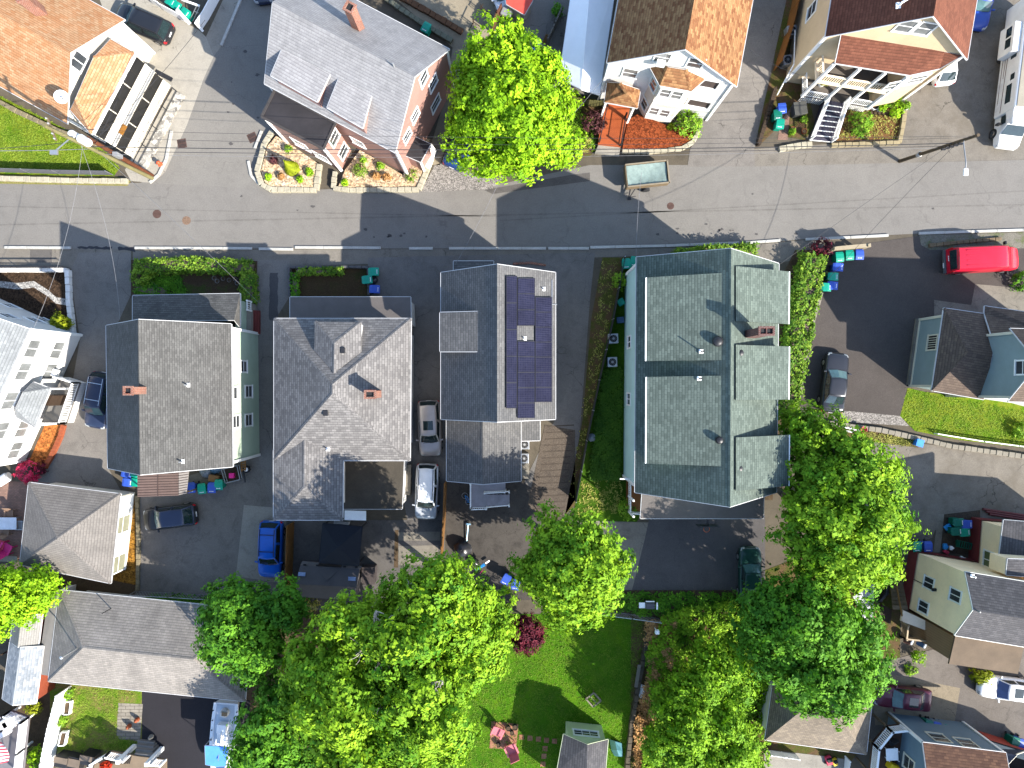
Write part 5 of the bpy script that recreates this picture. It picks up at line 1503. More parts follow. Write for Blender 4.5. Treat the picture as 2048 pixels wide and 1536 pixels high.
for k in range(14):
    a = q(630 + k * 14, 1010 + k * 7, 2.2); b = q(600 + k * 14, 1180 + k * 7, .6); m.bar(a, b, .05, .04)
for k in range(8): m.bar(q(600, 1010 + k * 28, 2.0 - k * .16), q(810, 1110 + k * 26, 2.0 - k * .16), .05, .04)
m.build('deck_lattice', M_DKWOOD, h)
m = MB(); m.prism([q(190, 830, .9), q(280, 870, .9), q(270, 1010, .9), q(160, 940, .9)], .8, .9); m.build('lower_landing', M_DKWOOD, h)

# ================================================================ slate-blue house, bottom right
h = thing('house', 'slate blue house with blended brown shingles and white railed corner deck', 'house', W(1800, 1500), 'houses along the street')
nw = W(1846, 1485, 4.9); east = (W(1998, 1504, 4.9) - nw).normalized(); sth = V((east.y, -east.x, 0))
if sth.y > 0: sth = -sth
f = gable(h, nw, nw + sth * 7, 6.6, 6.4, R_MIX, W_BLUEL, side=1 if UP.cross(sth).dot(east) > 0 else -1, os=.08, oe=.1)
nwl = f['left'] if abs(V((f['left'][0][0] - nw.x, f['left'][0][1] - nw.y, 0)).dot(sth)) < 1 else f['right']
for px, py in ((1878, 1476), (1934, 1487)): window(h, *nwl, px, py, 1.2, 1.25, frame=P_BEIGE)
window(h, *f['front'], 1818, 1528, .9, 1.3, frame=P_BEIGE)
dk = 2.1; q = Q(1720, 1400, 6.244)
fl = [q(160, 540, dk), q(330, 330, dk), q(500, 310, dk), q(620, 430, dk), q(470, 700, dk), q(450, 900, dk), q(120, 900, dk)]
m = MB(); m.prism(fl, dk - .2, dk); m.build('deck_floor', plain('brown_deck_boards', S(120, 88, 66, .8), .8, 0, .15), h)
for a, b in ((fl[0], fl[1]), (fl[1], fl[2]), (fl[0], fl[6])):
    m = MB(); posts_rail(m, a, b, 1.0, .15, .07, .16); m.build('deck_railing', M_VINYL, h)
m = MB()
for p in fl[:3] + [fl[6]]: m.box(V((p.x, p.y, 1.0)), (.14, .14, 2.0))
m.build('deck_post', M_WOOD, h)
eb = [q(1400, 440, .0), q(1470, 380, .0), q(1860, 500, 0), q(2060, 560, 0), q(2060, 900, 0), q(1450, 700, 0)]
walls(h, [(p.x, p.y, 1.6) for p in eb], siding('rust_red_boards', (.25, .035, .02)), 'entry_base')
walls(h, [(p.x + (.08 if p.x < 0 else 0), p.y - .12, 3.6) for p in eb], siding('entry_grey', (.20, .25, .27)), 'entry_wall', 1.6)
a, b = (eb[1].x, eb[1].y - .12), (eb[2].x, eb[2].y - .12)
for px, py in ((2000, 1481), (2019, 1486)): window(h, a, b, px, py, .8, 1.0, frame=P_BEIGE)
roof(h, [[q(1610, 620, 3.9), q(1960, 690, 4.6), q(1800, 860, 4.6), q(1560, 700, 3.9)], [q(1610, 620, 3.9), q(2100, 640, 3.9), q(1960, 690, 4.6)]], plain('blue_grey_roof', S(78, 92, 120, .7), .8), .2, 'entry_roof', fascia=P_BEIGE)
t = thing('patio_table', 'white square table on the brown corner deck', 'table', q(400, 680, dk))
m = MB(); m.box(q(400, 680, dk + .72), (.95, .95, .05), .05); m.build('table_top', M_VINYL, t)
for sx in (-1, 1):
    for sy in (-1, 1):
        p = q(400, 680, dk + .35); m = MB(); m.box((p.x + sx * .38, p.y + sy * .38, dk + .35), (.05, .05, .7)); m.build('leg', M_VINYL, t)
t = thing('patio_chair', 'black chair by the white table on the corner deck', 'chair', q(405, 530, dk), 'chairs on the corner deck')
p = q(405, 530, dk + .45); m = MB(); m.box(p, (.5, .5, .06), .4); m.build('seat', M_DARK, t, bevel=.02); m = MB(); m.box(p + V((.05, .25, .3)), (.5, .06, .55), .4); m.build('backrest', M_DARK, t, bevel=.02)
m = MB(); [m.box((p.x + a, p.y + b, dk + .21), (.04, .04, .42)) for a in (-.2, .2) for b in (-.2, .2)]; m.build('legs', M_DARK, t)
t = thing('grill_cover', 'bright yellow covered object on the brown corner deck', 'cover', q(420, 840, dk))
m = MB(); m.box(q(420, 840, dk + .35), (.9, .5, .7), -.5, 1.1, 1.1); m.build('cover', plain('yellow_cover', (.55, .38, .01), .6, 0, .1), t, bevel=.08, seg=3)
# ================================================================ hip garages and long house
def hipbox(label, cat, c4, ridge, ze, rmat, wmat, name='garage', ov=.35, fascia=M_GUTTER, group=None, cap=True):
    ctr = sum((V((p.x, p.y, 0)) for p in c4), V()) / 4
    t = thing(name, label, cat, ctr, group)
    if len(ridge) == 1:
        a = ridge[0]; fs = [[c4[k], c4[(k + 1) % 4], a] for k in range(4)]
    else:
        a, b = ridge   # a near c4[0],c4[3]; b near c4[1],c4[2]
        fs = [[c4[0], c4[1], b, a], [c4[1], c4[2], b], [c4[2], c4[3], a, b], [c4[3], c4[0], a]]
    r = roof(t, fs, rmat, .15, fascia=fascia, cap=rmat if cap else None)
    w = block(t, c4, wmat, ov)
    return t, r, w
z = 2.8
c4 = [W(57, 965, z), W(241, 988, z), W(221, 1167, z), W(39, 1129, z)]
t, r, w = hipbox('square garage with pale grey pyramid roof and four cream-framed bays on its east side', 'garage', c4, [W(115, 1077, 4.6)], z, R_GARAGE, W_CREAMW)
a, b = w[1][:2], w[2][:2]; L = math.hypot(b[0] - a[0], b[1] - a[1])
for k in range(4):
    if k % 2 == 0: window(t, a, b, t=L * (k + .5) / 4, z=1.35, w=L / 4 - .35, h=1.9, split=None, pane=M_WHITE)
    else: window(t, a, b, t=L * (k + .5) / 4, z=1.35, w=L / 4 - .3, h=1.9, split='h', pane=plain('olive_screen', (.17, .17, .12), .5))
z = 2.6
c4 = [W(118, 1180, z), W(505, 1220, z), W(490, 1403, z), W(96, 1363, z)]
t, r, w = hipbox('long low house with weathered grey hip roof beside the parked boat', 'house', c4, [W(166, 1296, 4.4), W(387, 1319, 4.4)], z, R_LONG, W_GREY, 'house', .75, group='houses along the street')
lt = [W(98, 1184, 2.3), W(116, 1184, 2.55), W(100, 1352, 2.55), W(74, 1348, 2.3)]
roof(t, [lt], plain('grey_felt_strip', S(168, 162, 154, 1.3), .9, 0, .1), .12, 'lean_to_roof', fascia=None); block(t, lt, W_WHITE, .15, name='lean_to_wall')
LP = (c4[0], c4[3], W(166, 1296, 4.4))
m = MB(); p = on3(153, 1297, *LP); m.tube(p - UP * .1, p + UP * 1.7, .06, .06, 10); m.lathe(p + UP * 1.7, [(.06, 0), (.13, .03), (.13, .14), (.02, .2)], 12); m.build('flue_pipe', M_STEEL, t)
p = on3(222, 1217, c4[0], c4[1], W(166, 1296, 4.4)); m = MB(); m.tube(p, p + UP * 1.2, .035); m.build('vent_pipe', M_BLACKM, t)
z = 2.6
c4 = [W(1545, 1372, z), W(1745, 1398, z), W(1733, 1509, z), W(1530, 1480, z)]
hipbox('low garage with mottled grey hip roof half under the dark maple', 'garage', c4, [W(1598, 1425, 4.3), W(1677, 1436, 4.3)], z, shingle('mottled_grey_shingles', S(175, 160, 140, .8), S(148, 136, 122, .8), patch=.2), W_WHITE)
# small sheds at the left edge
def gshed(label, eL, eR, zr, L, rmat, wmat, name='shed', cat='shed', side=1, group='garden sheds'):
    t = thing(name, label, cat, (eL.x, eL.y, 0), group)
    f = gable(t, eL, eR, zr, L, rmat, wmat, os=.12, oe=.12, th=.1, side=side, trim=None)
    return t, f
R_SHEDA = shingle('pale_shed_shingles', S(190, 186, 180, .85), S(175, 172, 166, .85), dark=.75, patch=.08)
R_SHEDB = shingle('flecked_shed_shingles', S(198, 202, 206, .85), S(150, 158, 166, .85), dark=.8, bw=.3, rh=.2, patch=.08)
gshed('small pale-roofed shed north of the maroon gap beside the lean-to', W(20, 1284, 2.5), W(76, 1291, 2.5), 3.2, 2.5, R_SHEDA, W_RED)
gshed('flecked grey shed with terracotta side wall south of the maroon gap', W(4, 1398, 2.5), W(71, 1407, 2.5), 3.2, 4.6, R_SHEDB, siding('terracotta_boards', S(190, 95, 65)))
t = thing('carport', 'maroon covered gap between the two small pale sheds', 'shelter', W(45, 1300))
m = MB(); m.slab([W(18, 1300, 2.0), W(38, 1290, 2.4), W(76, 1290, 2.0), W(76, 1314, 2.0), W(32, 1316, 2.4), W(11, 1306, 2.0)], .1); m.build('roof_panel', plain('maroon_panel', (.05, .012, .02), .8), t)
m = MB(); m.box(W(20, 1300, 1), (.1, .1, 2)); m.box(W(74, 1302, 1), (.1, .1, 2)); m.build('post', M_DKWOOD, t)
# green garden shed, bottom centre
q = Q(860, 1080, 3.368)
t = thing('garden_shed', 'sage green garden shed with triple window and dark valley roof on the lawn', 'shed', W(1165, 1490), 'garden sheds')
nl, nr = q(915, 1220, 0), q(1155, 1245, 0)
wl_ = [nl, nr, nr + V((.1, -5, 0)), nl + V((-.2, -5, 0))]
ze = 3.0
walls(t, [(p.x, p.y, ze) for p in wl_], W_SAGE)
window(t, (nl.x, nl.y), (nr.x, nr.y), 1172, 1467, 1.9, .75, split='grid', fwid=.14, frame=M_VINYL, pane=M_GLASS)
e0, e1 = q(900, 1310, 3.1), q(1200, 1345, 3.1); pk = q(1060, 1380, 3.9)
roof(t, [[e0, pk, pk + V((-.1, -5, 0)), q(855, 1560, 3.1)], [e1, pk, pk + V((-.1, -5, 0)), q(1180, 1580, 3.1)]], R_CHAR, .12, fascia=plain('sage_trim', (.35, .38, .25)))
m = MB(); m.poly([V((e0.x + .1, e0.y - .15, 2.9)), V((e1.x - .1, e1.y - .15, 2.9)), V((pk.x, pk.y - .15, 3.75))]); m.build('gable_wall', W_SAGE, t)
# grey plastic shed with dark gazebo
q = Q(570, 1030, 6.206)
M_GSHED = plain('grey_plastic_panels', S(128, 122, 124, .85), .65, 0, .12)
t = thing('plastic_shed', 'dark grey moulded shed with two skylights next to the black gazebo', 'shed', W(655, 1170), 'garden sheds')
z0, z1 = 1.9, 2.5
a = [q(190, 625, z0), q(925, 665, z0), q(135, 860, z1), q(885, 895, z1), q(130, 1015, z0), q(860, 1060, z0)]
roof(t, [[a[0], a[1], a[3], a[2]], [a[2], a[3], a[5], a[4]]], M_GSHED, .08, fascia=None)
block(t, [a[0], a[1], a[5], a[4]], M_GSHED, .05)
m = MB(); m.slab([q(405, 665, z0 + .05), q(680, 670, z0 + .05), q(515, 820, z1 - .05)], .05); m.build('porch_gable', M_GSHED, t)
for x0, x1, y0, y1 in ((165, 255, 708, 760), (785, 880, 765, 818)):
    m = MB(); m.slab([q(x0, y0, 2.22), q(x1, y0 + 6, 2.24), q(x1 - 5, y1, 2.35), q(x0 - 3, y1 - 4, 2.33)], .05); m.build('skylight', glass('skylight_glass', (.12, .16, .26), .1), t)
for p4 in ([q(215, 575, 1.85), q(420, 590, 1.9), q(410, 640, 1.92), q(190, 620, 1.86)], [q(700, 620, 1.9), q(960, 640, 1.9), q(915, 672, 1.93), q(700, 655, 1.93)]): MB().slab(p4, .1).build('front_trim', plain('pale_shed_trim', S(165, 155, 150, .8), .7), t)
m = MB()
for x in (245, 400, 740, 885): m.box(q(x, 605 + x * .05, 1.95), (.22, .12, .05))
m.build('front_vent', M_DARK, t)
t = thing('gazebo', 'black canvas gazebo with four-sided roof behind the hip-roofed house', 'gazebo', W(682, 1090))
z = 2.3; c4 = [q(470, 108, z), q(955, 150, z), q(915, 630, z), q(425, 590, z)]; ap = q(655, 405, 3.0)
M_CANV = plain('navy_black_canvas', (.009, .012, .019), .9, 0, .12)
roof(t, [[c4[k], c4[(k + 1) % 4], ap] for k in range(4)], M_CANV, .06, 'canopy', fascia=M_CANV)
for c in c4:
    m = MB(); ctr = sum(c4, V()) / 4; p = c.lerp(ctr, .05); m.box((p.x, p.y, 1.12), (.08, .08, 2.2)); m.build('pole', M_BLACKM, t)
t = thing('storage_box', 'grey-brown resin storage box between the plastic shed and the big maple', 'storage box', W(738, 1160))
m = MB(); c = q(1045, 740, .8); m.box((c.x, c.y, .55), (1.0, 1.35, 1.1)); m.build('body', plain('taupe_resin', S(105, 95, 95, .8), .7), t, bevel=.04)
m = MB(); m.box((c.x, c.y, 1.15), (1.08, 1.42, .1)); m.box((c.x, c.y + .35, 1.21), (.6, .25, .02)); m.build('lid', plain('taupe_resin_lid', S(112, 100, 98, .8), .7), t, bevel=.03)
# white carport tent
t = thing('canopy_tent', 'long pale grey carport tent between the lime maple and the white house', 'tent', W(1165, 100))
q = Q(880, 0, 3.012)
ridge = [q(900, -20, 3.3), q(850, 535, 3.3)]; 
a0, a1 = q(785, 0, 2.3), q(718, 470, 2.3); b0, b1 = q(1040, 30, 2.3), q(960, 570, 2.3)
a0 = a0 + (a0 - a1).normalized() * 1.2; b0 = b0 + (b0 - b1).normalized() * 1.8
roof(t, [[a0, a1, ridge[1], ridge[0]], [ridge[0], ridge[1], b1, b0]], plain('tent_fabric', (.70, .70, .72), .8, 0, .04, .8, .02), .03, 'canopy', fascia=plain('tent_hem', (.6, .6, .62), .8))
for s0, s1 in ((a0, a1), (b0, b1)):
    for k in range(4):
        p = s0.lerp(s1, k / 3 * .98 + .01); m = MB(); m.tube((p.x, p.y, 0), (p.x, p.y, 2.25), .03); m.build('pole', M_STEEL, t)
# red shed and trampoline stuff at the top
q = Q(780, 0, 5.69)
t = thing('shed', 'small red-roofed shed at the top edge beside the white vehicle', 'shed', W(1038, 5), 'garden sheds')
fr_ = [q(1320, -10, 2.0), q(1325, 45, 2.0), q(1530, 165, 1.9), q(1625, 0, 1.9), q(1600, -120, 2.1), q(1330, -120, 2.1)]
roof(t, [fr_], plain('red_roof_sheet', (.40, .045, .03), .6, 0, .1), .1, fascia=plain('grey_edge', (.3, .3, .3))); block(t, fr_, M_CONC, .1)
# picnic/grill items near red shed
t = thing('kettle_grill', 'dark covered grill beside the red-roofed shed', 'grill', q(1330, 140, 0))
m = MB(); c = q(1330, 140, .9); m.box((c.x, c.y, .45), (.5, .5, .8)); m.build('cart', M_BLACKM, t); m = MB(); m.box((c.x, c.y, .98), (.95, .75, .28), -.4, 1.05, 1.05); m.build('lid', M_GREYM, t, bevel=.1, seg=3)
for k, (x, y, mt, lb) in enumerate(((1410, 185, M_CONC, 'grey bucket nearest the dark covered grill'), (1462, 185, M_VINYL, 'white bucket by the corner of the red shed'))):
    t = thing('bucket', lb, 'bucket', q(x, y), 'buckets by the red shed'); m = MB(); c = q(x, y, .4); m.lathe((c.x, c.y, 0), [(.15, 0), (.19, .4), (.17, .4), (.14, .05), (.01, .05)], 16); m.build('pail', mt, t)
# deck and flag, bottom left
q = Q(0, 1380, 6.024)
t = thing('deck', 'grey boarded deck with white railing at the bottom left corner', 'deck', W(20, 1510))
dk = 2.2
m = MB(); m.prism([q(-300, 500, dk), q(130, 250, dk), q(345, 330, dk), q(280, 960, dk), q(-300, 1000, dk)], dk - .2, dk); m.build('deck_floor', plain('lilac_grey_boards', S(178, 172, 176, .8), .8, 0, .1), t)
for a, b in (((130, 250), (345, 330)), ((345, 330), (300, 700)), ((300, 700), (265, 1000)), ((130, 250), (-150, 420))):
    m = MB(); posts_rail(m, q(*a, dk), q(*b, dk), 1.0, .15, .05, .1); m.build('deck_railing', M_VINYL, t)
m = MB()
for a in ((140, 270), (330, 345), (290, 700), (0, 350)): m.box(q(*a, dk / 2 - .1), (.14, .14, dk - .2))
m.build('deck_post', M_WHITE, t)
t = thing('covered_furniture', 'white sheeted garden furniture on the grey corner deck', 'covered furniture', q(80, 420, dk))
m = MB()
for x, y, s in ((60, 430, 1.0), (120, 380, .9), (40, 500, .8)): m.box(q(x, y, dk + .35), (1.2 * s, .9 * s, .7), .5, 1.1, 1.1)
m.build('dust_sheet', plain('white_sheet', (.6, .59, .58), .8, 0, .12), t, bevel=.15, seg=3)
t = thing('flag', 'striped stars and stripes flag flying over the grey corner deck', 'flag', q(90, 800, dk))
m = MB(); m.tube(q(85, 800, dk), q(85, 800, dk + 1.9), .03); m.tube(q(85, 800, dk + 1.8), q(-50, 860, dk + 2.3), .03); m.build('flagpole', M_WHITE, t)
tf = NT('flag_cloth', .8); uvn = tf.node('ShaderNodeAttribute', attribute_name='stripe')
st = tf.math('FRACT', tf.math('MULTIPLY', uvn.outputs['Fac'], 6.5)); tf.color(tf.ramp(st, [(0.0, (.42, .03, .05)), (.5, (.42, .03, .05)), (.501, (.68, .66, .66)), (1, (.68, .66, .66))]))
bm_ = bmesh.new(); nx, ny = 14, 26; vs = []
for i in range(nx + 1):
    for j in range(ny + 1):
        u, v = i / nx, j / ny
        p = q(20 - 230 * u + 90 * math.sin(v * 2.2) , 630 + 240 * v + 40 * u * v, dk + 1.7 - .5 * abs(v - .45) + .12 * math.sin(u * 7 + v * 3))
        vs.append(bm_.verts.new(p - ORG[t]))
for i in range(nx):
    for j in range(ny): bm_.faces.new((vs[i * (ny + 1) + j], vs[(i + 1) * (ny + 1) + j], vs[(i + 1) * (ny + 1) + j + 1], vs[i * (ny + 1) + j + 1]))
me = bpy.data.meshes.new('flag_cloth'); bm_.to_mesh(me); bm_.free()
at = me.attributes.new('stripe', 'FLOAT', 'POINT')
for k in range(len(me.vertices)): at.data[k].value = (k % (ny + 1)) / ny
me.materials.append(tf.m); o = bpy.data.objects.new('flag_cloth', me); COL.objects.link(o); o.parent = t; ORG[o] = ORG[t]; KIDS.setdefault(t, []).append(o)
o.modifiers.new('s', 'SOLIDIFY').thickness = .01
# porch at the bottom edge, white railings, steps to the black drive
h = thing('house_porch', 'white railed porch with white steps at the bottom edge beside the black drive', 'porch', W(260, 1530))
dk = 1.5
fl = [q(1150, 840, dk), q(1330, 740, dk), q(1660, 800, dk), q(2000, 840, dk), q(2000, 1100, dk), q(1100, 1100, dk)]
m = MB(); m.prism(fl, dk - .2, dk); m.build('porch_floor', plain('tan_porch_boards', S(190, 165, 135, .8), .8, 0, .12), h)
m = MB()
for k in range(4):
    zz = 1.35 - k * .36; y0 = 815 - k * 52
    m.prism([q(1620 + k * 12, y0, zz), q(1830 + k * 8, y0 + 25, zz), q(1830 + k * 8, y0 - 30, zz), q(1620 + k * 12, y0 - 52, zz)], 0, zz)
m.build('porch_steps', plain('white_painted_steps', S(205, 198, 190, .9), .7, 0, .1), h)
for a, b in (((1150, 840), (1330, 740)), ((1330, 740), (1560, 790)), ((1880, 830), (2000, 840)), ((1150, 840), (1100, 960))):
    m = MB(); posts_rail(m, q(*a, dk), q(*b, dk), .95, .15, .05, .14); m.build('porch_railing', M_VINYL, h)
for a in ((1520, 770), (1860, 800)):
    m = MB(); m.box(q(*a, dk / 2 + .6), (.3, .3, dk + 1.0)); m.build('newel_post', M_VINYL, h)
m = MB(); 
for k in range(16): m.bar(q(1255 + k * 20, 890, dk + .03), q(1310 + k * 18, 800, dk + .03), .07, .04)
m.build('floor_slats', plain('dark_slats', S(70, 62, 58, .7), .8), h)
t = thing('planter', 'red flowering planter on the white porch at the bottom edge', 'planter', q(1275, 910, dk))
m = MB(); m.box(q(1275, 910, dk + .2), (.7, .35, .4)); m.build('trough', M_DARK, t)
rng = np.random.default_rng(3); p = q(1275, 910, dk + .5)
C, N, T = crown_points(rng, [(p.x, p.y, p.z, .4, .25, .2)], .15, 200, 5, .04, -.5, .9); leaf_mesh('flowers', leafmat('red_flowers', (.4, .02, .01), (.55, .06, .02)), t, C, N, T, .1, rng)
for x, y, sx, sy, hh, lb in ((730, 870, 1.0, .9, 1.0, 'dark crate with a beige lid left of the porch, nearest the white fence'), (880, 900, 1.0, 1.2, .8, 'dark open crate in the middle of the row by the porch'), (1050, 850, 1.1, .8, 1.1, 'dark crate with beige lid closest to the porch slats')):
    t = thing('storage_crate', lb, 'crate', q(x, y), 'crates beside the bottom porch'); c = q(x, y, hh); m = MB(); m.box((c.x, c.y, hh / 2), (sx, sy, hh), -.2); m.build('crate_body', M_BLACKM, t); m = MB(); m.box((c.x, c.y + .15, hh + .03), (sx + .1, sy * .55, .05), -.2); m.build('crate_lid', plain('beige_lid', S(175, 155, 135, .8), .7), t)
# white pen at the top left with its ramped fence
q = Q(330, 0, 8.904)
t = thing('bin_pen', 'white board pen with raised doors at the top edge left of the side street', 'pen', q(400, 200))
def board(mb, a, b, hh, th=.05):
    a = V((a.x, a.y, 0)); b = V((b.x, b.y, 0)); d = b - a; s_ = d.normalized().cross(UP) * th; mb.frame(a, d, s_, UP * hh)
for a, b, hh in (((0, 190), (380, 390), 1.3), ((640, 540), (780, 330), 1.2), ((780, 330), (980, -40), 1.2), ((0, 190), (-200, 80), 1.3)): m = MB(); board(m, q(*a), q(*b), hh); m.build('side_board', M_VINYL, t)
m = MB(); m.bar(q(205, 160, 1.4), q(440, 420, 1.2), .25, .1); m.bar(q(300, -10, 1.4), q(610, 100, 1.4), .15, .1); m.bar(q(540, 400, 1.1), q(680, 560, .3), .2, .1); m.build('top_rails', M_WHITE, t)
m = MB(); m.tube(q(560, 110, 1.3), q(440, 360, .4), .03); m.tube(q(610, 130, 1.3), q(500, 370, .4), .03); m.tube(q(520, 200, 1.0), q(600, 230, 1.0), .02); m.build('gate_frame', M_STEEL, t)
# ================================================================ vehicles
P_BLACK = paint('black_car_paint', (.010, .011, .014)); P_NAVY = paint('navy_car_paint', (.012, .018, .040)); P_BLUE = paint('bright_blue_paint', (.005, .075, .36))
P_SILVER = paint('silver_paint', (.36, .38, .41), .3, .35); P_WHITEC = paint('white_car_paint', (.60, .61, .62)); P_TAUPE = paint('taupe_grey_paint', (.27, .25, .245), .4, .35)
P_CHAR = paint('graphite_paint', (.022, .023, .028), .2); P_GREENC = paint('dark_green_paint', (.008, .035, .028)); P_MAROON = paint('plum_paint', (.055, .006, .018), .2); P_DBLUE = paint('dark_blue_paint', (.01, .03, .11))
P_RED = paint('bright_red_paint', (.37, .008, .024), 0, .3); P_BLROOF = paint('blue_black_roof', (.014, .02, .045)); P_BLUER = paint('royal_blue_paint', (.012, .04, .22))
car('black SUV with red tail lights on the pale drive by the orange-roofed house', 284, 44, 157, 4.9, 1.95, 1.75, P_BLACK, 'suv', 'car', rails=M_BLACKM)
car('navy SUV with silver roof bars tucked beside the mint house', 197, 801, -100, 4.7, 1.9, 1.75, P_NAVY, 'suv', rails=M_CHROME, crossbars=True)
car('black hatchback parked sideways behind the mint house', 338, 1035, 187, 4.4, 1.85, 1.6, P_BLACK, 'hatch', roofmat=P_BLROOF)
car('bright blue SUV nose-down on the concrete pad by the wooden fence', 540, 1100, -92, 4.7, 1.95, 1.75, P_BLUE, 'suv', crossbars=True, rails=M_BLACKM, wind=M_CGLASS)
car('taupe grey SUV with sunroof in the shaded alley beside the hip-roofed house', 859, 857, -88, 4.6, 1.9, 1.7, P_TAUPE, 'suv', sunroof=True, wind=M_CGLASS)
car('silver white estate car with ribbed roof parked behind the taupe SUV', 853, 984, -92, 4.6, 1.9, 1.65, P_SILVER, 'wagon', rails=M_BLACKM, roofmat=P_WHITEC, wind=M_CGLASS)
car('black sedan with long shadow on the fresh black car park', 1670, 765, 83, 5.0, 1.95, 1.5, P_CHAR, 'sedan')
car('dark green car half hidden under the maple on the shaded back lot', 1501, 1150, 90, 4.6, 1.85, 1.5, P_GREENC, 'sedan')
car('plum red sedan with sunroof on the cracked tan concrete', 1806, 1396, 174, 4.7, 1.85, 1.5, P_MAROON, 'sedan', sunroof=True)
car('white car with dark blue windscreen at the right edge of the lower drive', 2014, 1378, 173, 4.6, 1.85, 1.5, P_WHITEC, 'sedan', sunroof=True, wind=glass('blue_windscreen', (.03, .05, .14), .05))
car('dark blue car mostly hidden beneath the lime green maple', 925, 285, 66, 4.5, 1.85, 1.5, P_DBLUE, 'sedan')
car('white compact car behind the tan porch', 1885, 115, 97, 4.4, 1.85, 1.5, P_WHITEC, 'hatch')
car('royal blue car peeking out behind the tan house at the top edge', 1962, 2, -98, 4.6, 1.85, 1.5, P_BLUER, 'sedan')
car('dark navy car cut by the top edge on the side street', 520, -50, -82, 4.5, 1.85, 1.5, P_NAVY, 'sedan')
# red van: high square roof, black rear window, lettering on its back door
t = thing('parked_van', 'bright red panel van backed into the car park', 'van', (0, 0, 0), 'parked cars')
L, hw, H_ = 5.9, 1.02, 2.25
m = MB()
rings = []
for x, w, zt in ((-.5, .95, 1.0), (-.49, .98, 1.95), (-.47, 1.0, 2.12), (-.3, 1.0, 2.2), (0, 1.0, 2.24), (.14, .99, 2.22), (.21, .97, 2.1)):
    x *= L; w *= hw
    rings.append([(x, -w * .96, .3), (x, -w, .5), (x, -w, 1.1), (x, -w * .90, zt - .1), (x, -w * .80, zt), (x, 0, zt + .04), (x, w * .80, zt), (x, w * .90, zt - .1), (x, w, 1.1), (x, w, .5), (x, w * .96, .3)])
for x, w, zt in ((.30, .97, 1.35), (.40, .95, 1.15), (.46, .86, 1.0), (.5, .62, .75)):
    x *= L; w *= hw
    rings.append([(x, -w * .96, .3), (x, -w, .5), (x, -w, .75), (x, -w * .96, zt - .12), (x, -w * .84, zt), (x, 0, zt + .04), (x, w * .84, zt), (x, w * .96, zt - .12), (x, w, .75), (x, w, .5), (x, w * .96, .3)])
m.loft(rings); m.build('body', P_RED, t, smooth=R(40))
m = MB(); a = [(.22 * L, -hw * .72, 2.08), (.22 * L, hw * .72, 2.08), (.295 * L, hw * .82, 1.45), (.295 * L, -hw * .82, 1.45)]; m.slab([V(p) + V((.03, 0, .05)) for p in a], .04); m.build('windscreen', M_CGLASS, t)
m = MB(); a = [(-.488 * L - .03, -hw * .78, 1.35), (-.488 * L - .03, hw * .78, 1.35), (-.475 * L - .02, hw * .72, 2.0), (-.475 * L - .02, -hw * .72, 2.0)]
m.frame((-2.975, -hw * .76, 1.2), (0, hw * 1.52, 0), (.02, 0, 0), (.055, 0, .76)); m.build('rear_window', M_CGLASS, t)
m = MB(); m.box((-.51 * L, 0, .55), (.2, hw * 1.9, .3)); m.build('rear_bumper', plain('grey_bumper', (.06, .065, .07), .7), t, bevel=.06)
m = MB()
for k in range(3): m.box((-.508 * L, .35 - k * .16, 1.08 + .0 * k), (.015, .13, .1))
m.build('door_lettering', M_MARK, t)
m = MB(); m.box((-.512 * L - .09, -.3, .56), (.02, .42, .13)); m.build('number_plate', M_PLATE, t)
for k in range(4):
    m = MB(); m.bar((-.38 * L, -.6 + k * .4, 2.235), (.08 * L, -.6 + k * .4, 2.262), .05, .03); m.build('roof_rib', P_RED, t)
for s in (-1, 1):
    m = MB(); m.box((-.495 * L, s * hw * .93, 1.25), (.08, .12, .6)); m.build('tail_light', M_TAIL, t, bevel=.02)
    m = MB(); m.box((.25 * L, s * (hw + .2), 1.35), (.14, .28, .3)); m.build('side_mirror', M_DARK, t, bevel=.03)
    for fx in (-.31, .31):
        m = MB(); m.tube((fx * L, s * (hw - .25), .35), (fx * L, s * (hw + .015), .35), .35, .35, 22); w = m.build('wheel', M_TYRE, t); m = MB(); m.tube((fx * L, s * (hw + .015), .35), (fx * L, s * (hw + .03), .35), .2, .18, 16); m.build('rim', M_RIM, w)
p = W(1976, 517, 1.4); t.location = (p.x, p.y, 0); t.rotation_euler = (0, 0, R(2.5))
# motorhome
t = thing('motorhome', 'long white motorhome with dark windows on the drive at the right edge', 'motorhome', (0, 0, 0), 'parked cars')
P_RV = paint('motorhome_white', (.58, .585, .57)); M_RVROOF = plain('chalky_rv_roof', S(222, 212, 190, .9), .8, 0, .12, .8, .1)
L, hw, H_ = 9.2, 1.22, 3.1
m = MB(); m.box((-1.95, 0, 1.75), (9.1, 2 * hw, 2.4)); body = m.build('coach_body', P_RV, t, bevel=.12, seg=3)
m = MB(); m.box((-1.95, 0, 2.975), (8.8, 2 * hw - .3, .06)); m.build('roof', M_RVROOF, t, bevel=.02)
m = MB()
for x in (-3.2, -.6, 1.2): m.box((x, .15, 3.07), (.6, .6, .13))
m.box((-2.0, 0, 3.1), (1.0, .8, .2)); m.build('roof_vent', M_VINYL, t, bevel=.04)
m = MB(); m.loft([[(2.4, -hw * .98, 1.9), (2.4, hw * .98, 1.9), (2.4, hw * .96, 2.85), (2.4, -hw * .96, 2.85)], [(3.2, -hw * .92, 2.0), (3.2, hw * .92, 2.0), (3.2, hw * .85, 2.65), (3.2, -hw * .85, 2.65)], [(3.6, -hw * .7, 2.15), (3.6, hw * .7, 2.15), (3.6, hw * .6, 2.35), (3.6, -hw * .6, 2.35)]]); m.build('cab_over_bunk', P_RV, t, bevel=.05)
cw = 1.0
